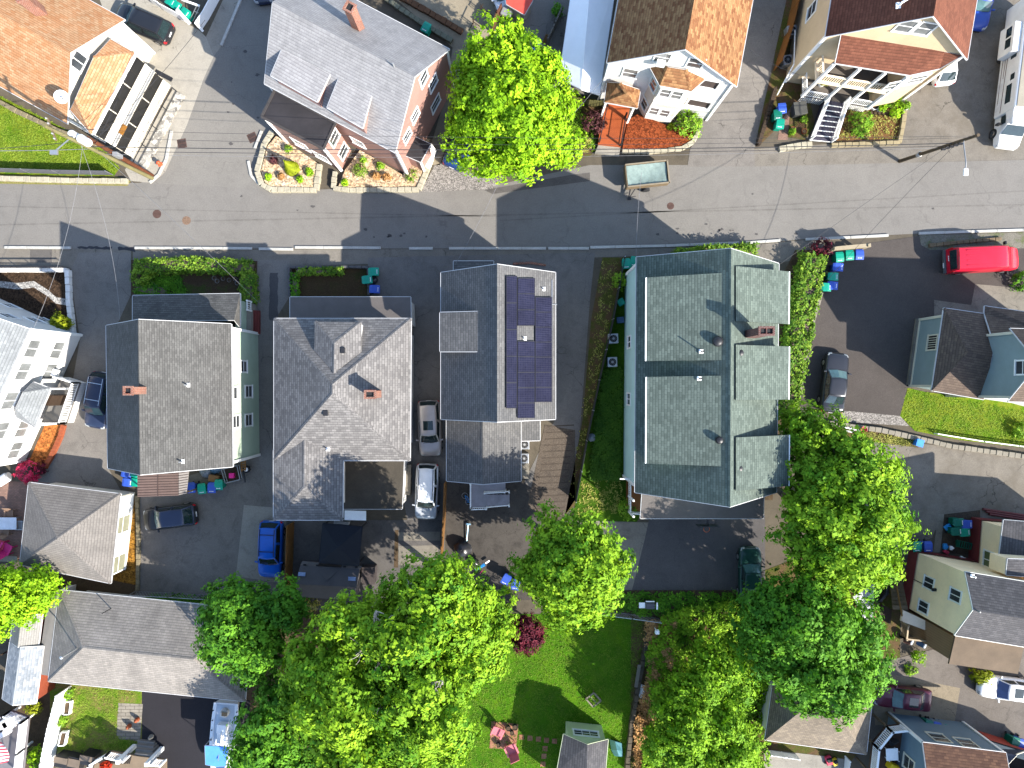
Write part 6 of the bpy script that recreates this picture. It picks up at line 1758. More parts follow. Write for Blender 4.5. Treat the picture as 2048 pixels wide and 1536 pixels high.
m = MB(); m.loft([[(2.5, -cw, .45), (2.5, cw, .45), (2.5, cw * .95, 1.9), (2.5, -cw * .95, 1.9)], [(3.4, -cw, .45), (3.4, cw, .45), (3.4, cw * .85, 1.85), (3.4, -cw * .85, 1.85)], [(4.0, -cw, .45), (4.0, cw, .45), (4.0, cw * .95, 1.2), (4.0, -cw * .95, 1.2)], [(4.75, -cw * .95, .5), (4.75, cw * .95, .5), (4.75, cw * .85, 1.05), (4.75, -cw * .85, 1.05)], [(4.95, -cw * .8, .5), (4.95, cw * .8, .5), (4.95, cw * .7, .85), (4.95, -cw * .7, .85)]])
m.build('cab', P_RV, t, bevel=.05)
m = MB(); m.slab([(3.45, -cw * .8, 1.82), (3.45, cw * .8, 1.82), (4.03, cw * .88, 1.24), (4.03, -cw * .88, 1.24)], .03); m.build('windscreen', M_CGLASS, t)
for s in (-1, 1):
    for x, z_, w_, h_ in ((-3.6, 2.15, .9, .62), (-2.3, 2.15, 1.1, .62), (-.2, 2.3, .5, .45), (1.1, 2.05, 1.5, .6)):
        m = MB(); m.box((x, s * (hw + .008), z_), (w_, .03, h_)); m.build('side_window', M_CGLASS, t, bevel=.01)
    m = MB(); m.box((2.95, s * (cw * .97), 1.45), (.7, .06, .5)); m.build('cab_window', M_CGLASS, t)
    m = MB()
    m.bar((-4.5, s * (hw + .01), 1.55), (2.4, s * (hw + .01), 1.35), .02, .05); m.bar((-3.0, s * (hw + .01), .95), (1.6, s * (hw + .01), .9), .02, .04); m.bar((-4.4, s * (hw + .01), 1.3), (-.5, s * (hw + .01), 1.2), .02, .04); m.build('side_stripe', plain('brown_stripe', (.10, .06, .05), .5), t)
    for x in (-3.9, -2.5, .2, 1.8): MB().box((x, s * (hw + .006), .95), (.7, .02, .5)).build('locker_door', plain('locker_white', (.5, .5, .5), .5), t, bevel=.01)
    m = MB()
    for k in range(5): m.box((-3.2 + k * .16, s * (hw + .012), 2.62), (.10, .015, .12))
    m.build('model_lettering', plain('grey_lettering', (.12, .12, .12)), t)
    for x in (-2.6, 3.75):
        m = MB(); m.tube((x, s * (cw - .2), .42), (x, s * (cw + (.18 if x < 0 else .06)), .42), .42, .42, 22); w = m.build('wheel', M_TYRE, t); m = MB(); e = s * (cw + (.18 if x < 0 else .06)); m.tube((x, e, .42), (x, e + s * .02, .42), .26, .2, 16); m.build('rim', M_CHROME, w)
    m = MB(); m.box((3.35, s * (cw + .3), 1.4), (.15, .25, .4)); m.build('side_mirror', M_BLACKM, t)
    m = MB(); m.box((4.82, s * cw * .7, .8), (.15, .3, .2)); m.build('headlight', M_HEAD, t, bevel=.02)
m = MB(); m.box((-3.2, -hw - .3, 1.9), (2.4, .6, 1.7)); so = m.build('slide_out', P_RV, t, bevel=.05); 
for x in (-3.75, -2.85):
    m = MB(); m.box((x, -hw - .61, 2.15), (.75, .03, .6)); m.build('slide_window', M_CGLASS, so)
p = W(2040, 170, 1.5); t.location = (p.x - .0, p.y, 0); t.rotation_euler = (0, 0, R(-97))
# white vehicle at top edge beside red shed
car('white car nose cut by the top edge left of the red shed', 1000, -28, -70, 4.5, 1.85, 1.5, P_WHITEC, 'wagon')
# tipping trailer on the street
t = thing('utility_trailer', 'wooden-sided trailer under a pale sagging tarpaulin on the street', 'trailer', (0, 0, 0), 'parked cars')
m = MB(); m.box((0, 0, .62), (3.3, 1.75, .12)); m.build('bed', M_DKWOOD, t)
for nm, c, s in (('side_panel', (0, .88, 1.05), (3.4, .07, .85)), ('side_panel', (0, -.88, 1.05), (3.4, .07, .85)), ('end_panel', (1.7, 0, 1.05), (.07, 1.83, .85)), ('tailgate', (-1.7, 0, 1.05), (.07, 1.83, .85))):
    m = MB(); m.box(c, s); m.build(nm, M_WOOD, t)
m = MB(); nx, ny = 16, 8
g = [[V((-1.62 + 3.24 * i / nx, -.82 + 1.64 * j / ny, 1.36 - .16 * math.sin(math.pi * i / nx) * math.sin(math.pi * j / ny) + .03 * math.sin(i * 2.1 + j))) for j in range(ny + 1)] for i in range(nx + 1)]
for i in range(nx):
    for j in range(ny): m.poly([g[i][j], g[i + 1][j], g[i + 1][j + 1], g[i][j + 1]])
o = m.build('tarpaulin', plain('pale_green_tarp', S(165, 188, 182, 1.2), .55, 0, .22, 1.6, .1), t, smooth=3, weld=True)
m = MB(); m.bar((-1.7, -.9, 1.5), (1.75, -.9, 1.5), .1, .08); m.bar((-1.7, .9, 1.5), (1.75, .9, 1.5), .1, .08); m.bar((1.74, -.95, 1.5), (1.74, .95, 1.5), .12, .08); m.build('rim', plain('tan_rim', S(190, 175, 150), .8), t)
for s in (-1, 1):
    m = MB(); m.tube((0, s * .93, .33), (0, s * 1.12, .33), .33, .33, 20); m.build('wheel', M_TYRE, t)
m = MB(); m.bar((-1.2, -.5, .55), (-1.5, -1.55, .5), .1, .1); m.bar((-.6, -.5, .55), (-1.4, -1.5, .5), .08, .08); m.box((-1.45, -1.6, .4), (.25, .2, .25)); m.bar((-1.45, -1.5, .5), (-.9, -1.5, .5), .04, .04); m.build('drawbar', M_BLACKM, t)
p = W(1293, 349, 1.2); t.location = (p.x, p.y, 0); t.rotation_euler = (0, 0, R(6))
# boat on the drive
t = thing('motor_boat', 'white fishing boat with blue canopy on the black drive', 'boat', (0, 0, 0))
P_GEL = plain('white_gelcoat', (.62, .63, .64), .35, 0, .04)
def hullring(x, w, zt, zb): return [(x, 0, zb), (x, -w * .75, zb + .25), (x, -w, zt), (x, w, zt), (x, w * .75, zb + .25)]
st = [(-3.0, .95, 1.5, .55), (-1.5, 1.05, 1.5, .5), (0, 1.08, 1.52, .5), (1.2, 1.0, 1.58, .52), (2.2, .75, 1.66, .62), (2.9, .42, 1.74, .85), (3.3, .08, 1.8, 1.2)]
m = MB(); m.loft([hullring(*s) for s in st]); m.build('hull', P_GEL, t, smooth=R(35))
m = MB()
for s in (-1, 1):
    for a, b in zip(st[:-1], st[1:]): 
        m.bar((a[0], s * (a[1] - .1), a[2] + .06), (b[0], s * max(.02, b[1] - .1), b[2] + .06), .26, .12)
m.build('gunwale', P_GEL, t)
m = MB(); m.prism([(-2.85, -.78), (1.2, -.8), (2.1, -.55), (2.1, .55), (1.2, .8), (-2.85, .78)], 1.51, 1.53); m.build('cockpit_sole', plain('grey_sole', (.36, .40, .45), .6, 0, .06), t)
m = MB(); m.box((-1.2, 0, 1.85), (.7, .75, .65)); m.box((-.35, 0, 1.72), (.9, .8, .4)); m.build('console', P_GEL, t, bevel=.05)
m = MB(); m.lathe((-2.3, 0, 1.52), [(.36, 0), (.36, .25), (.3, .3), (.01, .3)], 18); m.box((-2.3, .0, 1.9), (.35, .45, .2)); m.build('seat_pod', plain('bone_seat', (.45, .42, .38), .6), t, bevel=.02)
m = MB(); m.box((-2.35, .12, 2.02), (.28, .42, .06)); m.build('seat_cushion', plain('tan_cushion', S(205, 165, 120, .9), .7), t)
m = MB(); rr = [(-.15, -.95), (1.35, -.8), (1.45, 0), (1.35, .8), (-.15, .95), (-.2, 0)]; m.loft([[(x, y, 2.75) for x, y in rr], [(x, y, 2.8 + .0 * y) for x, y in rr]]); c = m.build('canopy', plain('sky_blue_canvas', (.055, .20, .52), .7, 0, .1), t, bevel=.02)
m = MB()
for a, b in zip(rr, rr[1:] + rr[:1]): m.tube((a[0], a[1], 2.76), (b[0], b[1], 2.76), .035)
for x, y in (rr[0], rr[1], rr[3], rr[4]): m.tube((x, y, 1.6), (x, y, 2.76), .03)
m.tube((-1.2, 0, 2.1), (.9, .25, 2.95), .03); m.build('canopy_frame', M_STEEL, t)
m = MB(); m.prism([(1.75, -.45), (2.6, -.2), (2.6, .2), (1.75, .45)], 1.7, 1.76); m.build('bow_hatch', plain('navy_hatch', (.03, .07, .16), .5), t)
m = MB()
for s in (-1, 1):
    for x in (-2.4, -1.6, -.8, 0.0): m.tube((x, s * .96, 1.6), (x, s * .96, 1.7), .05, .04, 8)
m.build('rod_holder', M_BLACKM, t)
for s in (-1, 1):
    m = MB(); m.bar((-2.6, s * .6, .35), (3.8, s * .1, .5), .1, .12); m.build('trailer_beam', M_STEEL, t)
    m = MB(); m.tube((-1.2, s * .95, .32), (-1.2, s * 1.12, .32), .32, .32, 18); m.build('trailer_wheel', M_TYRE, t)
p = W(447, 1480, 1.5); t.location = (p.x, p.y, 0); t.rotation_euler = (0, 0, R(-94))

# ================================================================ bins
B = lambda *a, **k: bin_at(*a, **k)
B(252, 947, 80, 'blue', 'blue wheelie bin half under the mint house south-west eave, upper of the blue pair')
B(270, 947, 75, 'green', 'green wheelie bin behind the upper blue bin at the south-west corner of the mint house')
B(254, 965, 85, 'blue', 'blue wheelie bin beside the brown lean-to, lower of the blue pair')
B(270, 965, 85, 'green', 'green wheelie bin wedged between the lower blue bin and the brown lean-to')
B(382, 976, 5, 'blue', 'blue wheelie bin touching the pale edge of the brown lean-to')
B(403, 978, 8, 'green', 'green wheelie bin standing between two blue ones behind the mint house')
B(423, 976, 0, 'blue', 'blue wheelie bin at the right of the row behind the mint house')
B(437, 970, 0, 'green', 'green wheelie bin tucked against the right blue one behind the mint house')
B(747, 543, 90, 'green', 'green wheelie bin at the top of the cluster by the small walled bed')
B(734, 559, 95, 'green', 'green wheelie bin inside the corner of the walled bed beside black bags')
B(749, 578, 88, 'blue', 'blue wheelie bin below black bags by the small walled bed')
B(1253, 527, 5, 'green', 'green wheelie bin against the fence at the north-west corner of the green-roofed house')
B(1269, 523, -5, 'green', 'green wheelie bin right of its neighbour at the north-west corner of the green-roofed house')
B(1264, 550, 20, 'green', 'green wheelie bin below the pair at the north-west corner of the green-roofed house')
B(1680, 514, 5, 'green', 'green wheelie bin first below the red-leaved shrub at the car park')
B(1700, 510, 3, 'green', 'green wheelie bin directly under the white sign beam at the car park')
B(1720, 509, 0, 'blue', 'blue wheelie bin at the right end of the row under the sign beam')
B(1677, 534, 85, 'blue', 'blue wheelie bin by the hedge between two green ones at the car park')
B(1667, 553, 88, 'green', 'green wheelie bin by the hedge between two blue ones at the car park')
B(1666, 571, 85, 'blue', 'blue wheelie bin at the lowest end of the row by the hedge')
B(1653, 574, 85, 'green', 'green wheelie bin hidden behind the lowest blue one at the hedge')
B(1565, 216, 5, 'blue', 'blue wheelie bin beside the white stair of the tan house')
B(1556, 229, 5, 'dark', 'dark green wheelie bin squeezed under the blue one at the tan house')
B(1561, 247, -8, 'green', 'green wheelie bin nearest the pavement at the tan house')
B(1835, 1094, 0, 'green', 'green wheelie bin by the north-west corner of the pale yellow house')
B(1857, 1094, 0, 'blue', 'blue wheelie bin next to the green one on the yellow house north wall')
B(1935, 1049, 92, 'blue', 'blue wheelie bin against the oxblood base in the littered yard')
B(1918, 1045, 92, 'dark', 'dark green wheelie bin beside the blue one in the littered yard')
B(1931, 1065, 95, 'green', 'green wheelie bin below the blue one in the littered yard')
B(1914, 1063, 95, 'dark', 'dark green wheelie bin lettered in white in the littered yard')
B(1858, 1452, -15, 'dark', 'dark green wheelie bin by the north wall of the slate blue house')
B(1874, 1456, -15, 'blue', 'blue wheelie bin by the north wall of the slate blue house')
B(1895, 1462, -15, 'green', 'green wheelie bin beside the beige box at the slate blue house')
B(2032, 1486, -15, 'dark', 'dark green wheelie bin at the right edge by the rust red entry')
B(2046, 1490, -15, 'blue', 'blue wheelie bin cut by the right edge at the rust red entry')
B(852, 54, -28, 'green', 'green wheelie bin casting a black shadow beside the pink house')
B(1014, 93, 20, 'green', 'green wheelie bin peeping through the lime maple crown')
B(1043, 90, 15, 'blue', 'blue wheelie bin at the top edge of the lime maple')
B(1055, 103, 15, 'green', 'green wheelie bin right of the blue one above the lime maple')
B(1066, 101, 15, 'blue', 'blue wheelie bin beside the dustbin lid above the lime maple')
B(340, 2, 60, 'green', 'green wheelie bin leftmost in the white pen')
B(351, 10, 60, 'green', 'green wheelie bin in the middle of the white pen')
B(369, 24, 55, 'green', 'large green wheelie bin by the slanting white rail of the pen')
B(1012, 1160, -30, 'blue', 'blue wheelie bin between the two big maples')
B(1031, 1170, -10, 'blue', 'blue wheelie bin right of its neighbour, touching the round maple crown')
def box_thing(name, label, cat, px, py, sx, sy, hh, mat, rz=0, group=None, lid=None, z0=0):
    p = W(px, py, z0 + hh); t = thing(name, label, cat, (p.x, p.y, z0), group)
    m = MB(); m.box((p.x, p.y, z0 + hh / 2), (sx, sy, hh), R(rz), .9, .9); m.build('tub', mat, t, bevel=.03)
    m = MB(); m.box((p.x, p.y, z0 + hh + .02), (sx + .06, sy + .06, .05), R(rz)); m.build('lid', lid or mat, t, bevel=.02)
    return t
box_thing('storage_box', 'small green box leaning by the fence beside the green-roofed house', 'box', 1242, 604, .5, .5, .5, M_BING, 30)
box_thing('storage_box', 'dark blue box above the upper air conditioner', 'box', 1241, 640, .55, .45, .5, plain('navy_plastic', (.02, .05, .10), .5), 5)
box_thing('storage_box', 'bright blue box alone on the weedy verge by the lower drive', 'box', 1840, 886, .55, .55, .6, plain('bright_blue_plastic', (.02, .16, .52), .5), -15)
box_thing('storage_box', 'grey lidded deck box left of the white entrance stair', 'box', 1601, 216, 1.0, 1.0, .9, plain('grey_lid_plastic', S(118, 118, 112, .8), .6), 8)
box_thing('cardboard_box', 'beige cardboard box by the north wall of the slate blue house', 'box', 1909, 1458, .6, .5, .6, plain('cardboard', S(190, 160, 120, .8), .8), -12)
ac_unit(1227, 677, 3, 'air conditioner by the fence, upper of the two beside the green-roofed house')
ac_unit(1225, 724, 2, 'air conditioner by the fence, lower of the two beside the green-roofed house')
ac_unit(1585, 60, 8, 'air conditioner left of the tan house, upper of the two')
ac_unit(1576, 119, 8, 'air conditioner left of the tan house, lower of the two')
ac_unit(1049, 889, 0, 'air conditioner partly under the side eave of the solar house')
ac_unit(1048, 917, 0, 'dark air conditioner below the other at the solar house')
box_thing('storage_box', 'grey cellar hatch box below the air conditioners of the solar house', 'box', 1048, 942, .8, 1.2, .6, M_CONCD, 0)
# bags and rubbish
def bag(label, px, py, r, mat, seed, group='rubbish bags'):
    rng = random.Random(seed); p = W(px, py, r * .6); t = thing('rubbish_bag', label, 'bag', (p.x, p.y, 0), group)
    m = MB(); prof = []
    n = 14; i = 0; rings = []
    for j in range(7):
        a = j / 6; rr = r * math.sin(math.pi * (.12 + .80 * a)) ; rings.append([(p.x + math.cos(2 * math.pi * k / n) * rr * rng.uniform(.82, 1.12), p.y + math.sin(2 * math.pi * k / n) * rr * rng.uniform(.82, 1.12), .02 + a * r * 1.25 + rng.uniform(-.04, .04)) for k in range(n)])
    m.loft(rings); m.build('sack', mat, t, smooth=R(50))
    m = MB(); m.lathe((p.x, p.y, r * 1.25), [(.05, 0), (.1, .1), (.12, .16), (.02, .14)], 9); m.build('knot', mat, t)
M_BAG = plain('black_bin_liner', (.012, .012, .014), .3, 0, .2)
bag('black bag between the bins at the walled bed', 746, 560, .42, M_BAG, 1); bag('black heap of sacks beside the wooden fence behind the solar house', 925, 1098, .75, M_BAG, 2); bag('dark bag near the blue toy in the muddy yard', 948, 1124, .4, M_BAG, 3)
bag('white sack between the mint house and its bins', 412, 943, .5, plain('white_liner', S(195, 205, 215, .8), .4, 0, .2), 4); bag('pale blue sack under the eave behind the mint house', 430, 938, .45, plain('blue_liner', S(120, 175, 215, .8), .4, 0, .2), 5); bag('white bag leaning on the chain-link fence beside the green-roofed house', 1183, 875, .35, plain('white_liner', S(1, 1, 1)), 6)
box_thing('cardboard_box', 'torn brown carton on the blue bin row behind the mint house', 'box', 427, 957, .8, .5, .8, plain('brown_carton', S(190, 140, 85, .8), .8), -10)
t = thing('pallet_stack', 'yellow timber pallet leaning on the south-east corner of the mint house', 'pallet', W(488, 930))
m = MB()
for k in range(5): m.bar(W(481, 920 + k * 5, 1.0 - k * .1), W(491, 919 + k * 5, 1.0 - k * .1), .12, .03)
m.build('slats', M_CEDAR, t); m = MB(); m.bar(W(482, 917, 1.0), W(483, 944, .5), .1, .05); m.bar(W(490, 917, 1.0), W(491, 943, .5), .1, .05); m.build('runner', M_CEDAR, t)
t = thing('small_trailer', 'little wire-sided trailer with jockey wheel behind the mint house', 'trailer', W(470, 950))
m = MB()
fr_ = [W(447, 938, .5), W(478, 930, .5), W(484, 958, .5), W(455, 965, .5)]
for a, b in zip(fr_, fr_[1:] + fr_[:1]): m.bar(a, b, .06, .06); m.bar(a + UP * .45, b + UP * .45, .05, .05)
for a in fr_: m.tube(V((a.x, a.y, .4)), V((a.x, a.y, .95)), .03)
m.build('wire_cage', M_GREYM, t); m = MB(); m.prism([(p.x, p.y) for p in fr_], .42, .46); m.build('bed', M_DKWOOD, t)
m = MB(); m.bar(W(486, 940, .5), W(490, 965, .5), .08, .08); m.build('drawbar', M_BLACKM, t); p = W(492, 939, .5); m = MB(); m.tube((p.x, p.y, .3), (p.x, p.y, .5), .3, .3, 18); w = m.build('spare_wheel', M_TYRE, t); m = MB(); m.tube((p.x, p.y, .5), (p.x, p.y, .53), .16, .14, 14); m.build('rim', M_VINYL, w)
m = MB(); m.box(W(464, 951, .8), (.4, .4, .3)); m.build('pink_tub', plain('hot_pink', (.5, .01, .16), .6), t)
# hydrant, drain grates
t = thing('fire_hydrant', 'orange-red fire hydrant on the street corner', 'hydrant', W(324, 330)); p = W(324, 330)
m = MB(); m.lathe((p.x, p.y, 0), [(.19, 0), (.19, .06), (.13, .08), (.13, .5), (.17, .54), (.17, .6), (.12, .7), (.04, .76), (.04, .8)], 16); m.build('barrel', plain('hydrant_red', (.42, .06, .02), .5), t)
m = MB(); m.tube((p.x - .24, p.y, .45), (p.x + .24, p.y, .45), .07, .07, 10); m.tube((p.x, p.y, .42), (p.x, p.y - .25, .42), .09, .09, 10); m.build('nozzles', plain('hydrant_red', S(1, 1, 1)), t)
def grate(label, px, py, rz):
    t = thing('drain_grate', label, 'drain grate', W(px, py), 'street drain grates'); p = W(px, py)
    m = MB(); m.box((p.x, p.y, .008), (.75, .75, .02), R(rz)); m.build('frame', M_RUST, t)
    m = MB(); c, s = math.cos(R(rz)), math.sin(R(rz))
    for k in range(6):
        for j in range(2):
            x, y = -.26 + k * .105, -.16 + j * .32; m.box((p.x + x * c - y * s, p.y + x * s + y * c, .02), (.055, .25, .006), R(rz))
    m.build('slots', M_DARK, t)
grate('rusty drain grate in the gutter of the side street', 364, 287, 10); grate('dark drain grate by the kerb at the pink house corner', 505, 275, 25)

# ================================================================ poles and wires
def upole(label, base, top, r0=.17, r1=.12, mat=M_WOOD, arms=(), tag_grp='utility poles'):
    t = thing('utility_pole', label, 'utility pole', base, tag_grp)
    m = MB(); b = V(base); tp = V(top); m.tube(b - UP * .2, tp, r0, r1, 14); m.build('pole', mat, t, smooth=R(40))
    for (z_, dx, dy, ln) in arms:
        f_ = (z_ - b.z) / (tp.z - b.z); c = b.lerp(tp, f_); d = V((dx, dy, 0)).normalized() * ln / 2
        m = MB(); m.bar(c - d + UP * .06, c + d + UP * .06, .1, .12); ar = m.build('cross_arm', M_WOOD, t)
        m = MB()
        for k in (-.9, -.45, .45, .9): m.lathe(c + d * k + UP * .06, [(.04, 0), (.06, .05), (.04, .1), (.06, .14), (.02, .18)], 8)
        m.build('insulator', M_GREYM, ar)
    return t
b1, t1 = W(306, 357), W(88, 251, 12.6)
t = upole('tall pale wooden utility pole on the corner, crossing the lawn edge', b1, t1, .17, .12, plain('pale_pole_wood', S(185, 175, 120, .8), .85, 0, .15), arms=((11.9, .4, -1, 1.6),))
c = b1.lerp(t1, .77)
m = MB(); m.lathe(c + V((.45, .12, -.9)), [(.1, 0), (.3, .05), (.3, .95), (.22, 1.05), (.05, 1.12)], 18); m.lathe(c + V((-.1, .4, -.7)), [(.1, 0), (.26, .05), (.26, .85), (.2, .95), (.05, 1.0)], 18); m.build('transformer', plain('pale_grey_tank', (.5, .52, .54), .5, 0, .06), t)
m = MB(); m.bar(c + V((.1, .2, .3)), c + V((-1.0, -.9, .5)), .06, .06); m.box(c + V((-1.1, -1.0, .45)), (.5, .3, .15)); m.build('street_lamp_arm', M_STEEL, t)
m = MB(); c2 = b1.lerp(t1, .42); m.box(c2 + V((.3, .3, 0)), (.35, .3, .8)); m.build('splice_box', M_GREYM, t)
upole('shorter brown weathered pole stub leaning with the tall corner pole', W(304, 352), W(176, 276, 8.2), .2, .15, plain('rusty_brown_pole', S(150, 85, 48, .8), .85, 0, .2), tag_grp='utility poles')
b2, t2 = W(1799, 322), W(1957, 270, 9.65)
t = upole('brown wooden utility pole with street lamp by the motorhome', b2, t2, .15, .11, plain('greyed_pole_wood', S(125, 105, 80), .85, 0, .2))
a = b2.lerp(t2, .85); lh = W(1931, 340, 8.2)
m = MB(); m.path([a, W(1927, 285, 8.3), W(1932, 325, 8.35), lh], .04); m.build('lamp_arm', M_GREYM, t)
m = MB(); m.loft([[lh + V((x, y, zz)) for x, y in ((-.13, .1), (.13, .1), (.16, -.4), (-.16, -.4))] for zz in (-.05, .1)]); m.build('lamp_head', M_VINYL, t, bevel=.03)
m = MB(); c = b2.lerp(t2, .28); m.lathe(c - UP * .1, [(.2, 0), (.2, .3), (.17, .32), (.17, 0)], 12); m.build('collar', M_STEEL, t)
m = MB(); c = b2.lerp(t2, .72); 
for k in range(5): m.box(b2.lerp(t2, .6 + k * .05) + V((0, -.2, 0)), (.3, .14, .14))
m.build('splice_case', M_BLACKM, t)
CW = plain('cable_black', (.02, .02, .022), .6, 0, 0); CWL = plain('cable_pale', (.12, .12, .125), .6, 0, .3, 3)
def wire(label, a, b, sag=.5, r=.012, mat=CW, n=14):
    a, b = V(a), V(b); pts = [a.lerp(b, k / n) - UP * sag * 4 * (k / n) * (1 - k / n) for k in range(n + 1)]
    m = MB(); m.path(pts, r, 5); o = m.build('overhead_wire', mat); ORG[o] = V()
    return tag(o, label, 'wire', 'overhead wires')
P1 = lambda f_: b1.lerp(t1, f_)
P2_ = lambda f_: b2.lerp(t2, f_)
wire('topmost cable along the street between the corner pole and the lamp pole', P1(.95), P2_(.97), 1.0)
wire('second cable along the street just south of the topmost one', P1(.9) + V((.2, -.3, 0)), P2_(.92), 1.5)
wire('thick bundled cable along the street fronts, third from the top', P1(.66), P2_(.72), 1.0, .03)
wire('low telephone cable along the street fronts, fourth from the top', P1(.58), P2_(.62), 1.1, .02)
wire('lowest pale cable passing in front of the pink house', P1(.52), P2_(.55), 1.3, .012, CWL)
wire('cable running off the left edge from the corner pole, upper one', P1(.75), W(-200, 305, 9.0), .4, .02)
wire('cable running off the left edge over the lawn, lower one', P1(.62), W(-200, 298, 7.2), .4, .024, CWL)
wire('pale dashed cable from the corner pole to the white house', P1(.70), W(68, 655, 6.3), .8, .012, CWL)
wire('pale dashed cable from the corner pole to the mint house', P1(.72), W(240, 640, 6.6), .9, .012, CWL)
wire('cable from the corner pole across the street to the mint house porch', P1(.55), W(524, 612, 3.2), .6, .012, CWL)
wire('cable from the corner pole to the glazed porch', P1(.62), W(268, 104, 5.9), .4, .016)
wire('cable from the corner pole up the side street', P1(.66), W(410, 40, 8), .5, .016)
wire('cable over the street to the solar house gable', W(1004, 352, 7.5), W(910, 530, 5.8), .5, .012, CWL)
wire('cable from the lamp pole down to the car park hedge', P2_(.78), W(1655, 560, 3.5), .6, .014)
wire('cable from the lamp pole to the green-roofed house', P2_(.7), W(1560, 528, 7.2), .6, .014)
wire('cable from the white porch house over to the red-brown bed', W(1212, 150, 6.0), W(1135, 240, 5.5), .3, .012, CWL)
wire('cable over the street towards the green-roofed house corner', W(1283, 345, 7.5), W(1272, 512, 6.8), .4, .014, CWL)
wire('cable between the white house and the orange fence', W(1500, 100, 6.2), W(1600, 150, 6.0), .3, .012)

# ================================================================ fences, walls and beds
def fence(name, label, pts, hh, mat, post=.1, th=.05, step=2.2, kind='panel', capmat=None, group=None, z0=0):
    a0 = V(pts[0]); t = thing(name, label, 'fence', (a0.x, a0.y, z0), group)
    for a, b in zip(pts[:-1], pts[1:]):
        a = V((a[0], a[1], z0)); b = V((b[0], b[1], z0)); d = b - a; L_ = d.length; n = max(1, round(L_ / step)); s_ = d.normalized().cross(UP)
        if kind == 'panel':
            m = MB(); nb = max(2, int(L_ / .15))
            for k in range(nb):
                p = a + d * (k / nb); m.frame(p - s_ * th / 2 + d.normalized() * .008, d / nb - d.normalized() * .016, s_ * th, UP * (hh + .03 * math.sin(k * 2.3)))
            m.build('boards', mat, t)
        elif kind == 'solid':
            m = MB(); m.frame(a - s_ * th / 2, d, s_ * th, UP * hh); m.build('panel', mat, t)
        elif kind == 'link':
            m = MB(); m.tube(a + UP * hh, b + UP * hh, .03, .03, 8); m.tube(a + UP * .05, b + UP * .05, .012, .012, 5); m.build('top_rail', M_STEEL, t)
            m = MB(); nb = int(L_ / .25); hh2 = hh - .04
            for k in range(nb):
                p = a + d * (k / nb); q_ = a + d * (min(nb, k + hh2 / .35) / nb)
                m.bar(p + UP * .05, q_ + UP * hh2, .012, .012); m.bar(q_ + UP * .05, p + UP * hh2, .012, .012)
            m.build('mesh', mat, t)
        elif kind == 'rails':
            m = MB(); m.bar(a + UP * hh, b + UP * hh, .08, .08); m.bar(a + UP * hh * .55, b + UP * hh * .55, .06, .06); m.build('rail', mat, t)
        for k in range(n + 1):
            p = a + d * (k / n)
            m = MB()
            if kind == 'link': m.tube(p, p + UP * (hh + .08), .035, .035, 8)
            else: m.box(p + UP * (hh + .05) / 2, (post, post, hh + .05), math.atan2(d.y, d.x))
            m.build('post', capmat or (M_STEEL if kind == 'link' else mat), t)
    return t
PL = lambda *q: [W(x, y) for x, y in q]
fence('screen_fence', 'chain fence with grey privacy screen along the top-left lawn', PL((-150, 343), (0, 344), (120, 348), (226, 350)), 1.1, plain('grey_screen', S(140, 142, 150, .9), .8, 0, .1), .06, .03, 3, 'solid', M_STEEL)
fence('board_fence', 'diagonal-grained brown board fence right of the bright blue SUV', PL((588, 1044), (586, 1120), (581, 1196)), 1.9, M_CEDAR)
fence('board_fence', 'tan board fence left of the solar house back yard', PL((893, 962), (890, 1040), (886, 1102)), 1.8, M_CEDAR, th=.08)
fence('board_fence', 'orange stained board fence between the tan-roofed house and the tan house', PL((1590, -20), (1570, 70), (1548, 140)), 1.8, plain('orange_stain', S(205, 130, 45, .8), .8, 0, .2))
fence('chain_fence', 'long chain-link fence with dark screen beside the green-roofed house', PL((1246, 518), (1224, 640), (1197, 760), (1172, 880), (1150, 1000)), 1.2, plain('dark_screen', (.02, .022, .024), .9), .06, .03, 3, 'solid', M_STEEL)
fence('chain_fence', 'chain-link fence behind the car park of the mint house', PL((272, 1182), (350, 1186), (450, 1192), (520, 1200)), 1.2, M_STEEL, kind='link')
fence('chain_fence', 'chain-link fence at the north edge of the back lawn', PL((1180, 1218), (1260, 1228), (1316, 1236)), 1.2, M_STEEL, kind='link')
fence('vinyl_fence', 'tall glaring white vinyl fence left of the patchy lawn', PL((142, 1372), (124, 1440), (112, 1500), (100, 1560)), 1.9, plain('white_vinyl_boards', (.72, .72, .70), .5, 0, .03), th=.08, capmat=M_VINYL)
fence('rail_fence', 'low white pipe railing along the lawn by the lower drive', PL((1868, 867), (1960, 882), (2100, 900)), .55, M_VINYL, .08, .04, 2.4, 'rails')
fence('board_fence', 'weathered grey fence between the dark yard and the carport tent', PL((1122, 30), (1108, 62), (1094, 92)), 1.3, plain('silvered_boards', S(165, 158, 145, .8), .85, 0, .2), th=.12)
fence('board_fence', 'short brown boarded fence left of the red-roofed shed', PL((1003, 28), (994, 45), (985, 66)), 1.5, plain('reddish_boards', S(150, 95, 70, .8), .85, 0, .2), th=.12)
fence('board_fence', 'low greenish picket screen below the carport tent', PL((1142, 205), (1172, 212), (1204, 214)), 1.2, plain('mossy_boards', S(150, 145, 85, .8), .85, 0, .2))
fence('log_wall', 'dark weathered timber edge between the side drive and the tan house bins', PL((1548, 180), (1532, 235), (1514, 292)), .5, plain('rotten_boards', S(105, 85, 66, .8), .9, 0, .25), th=.3)
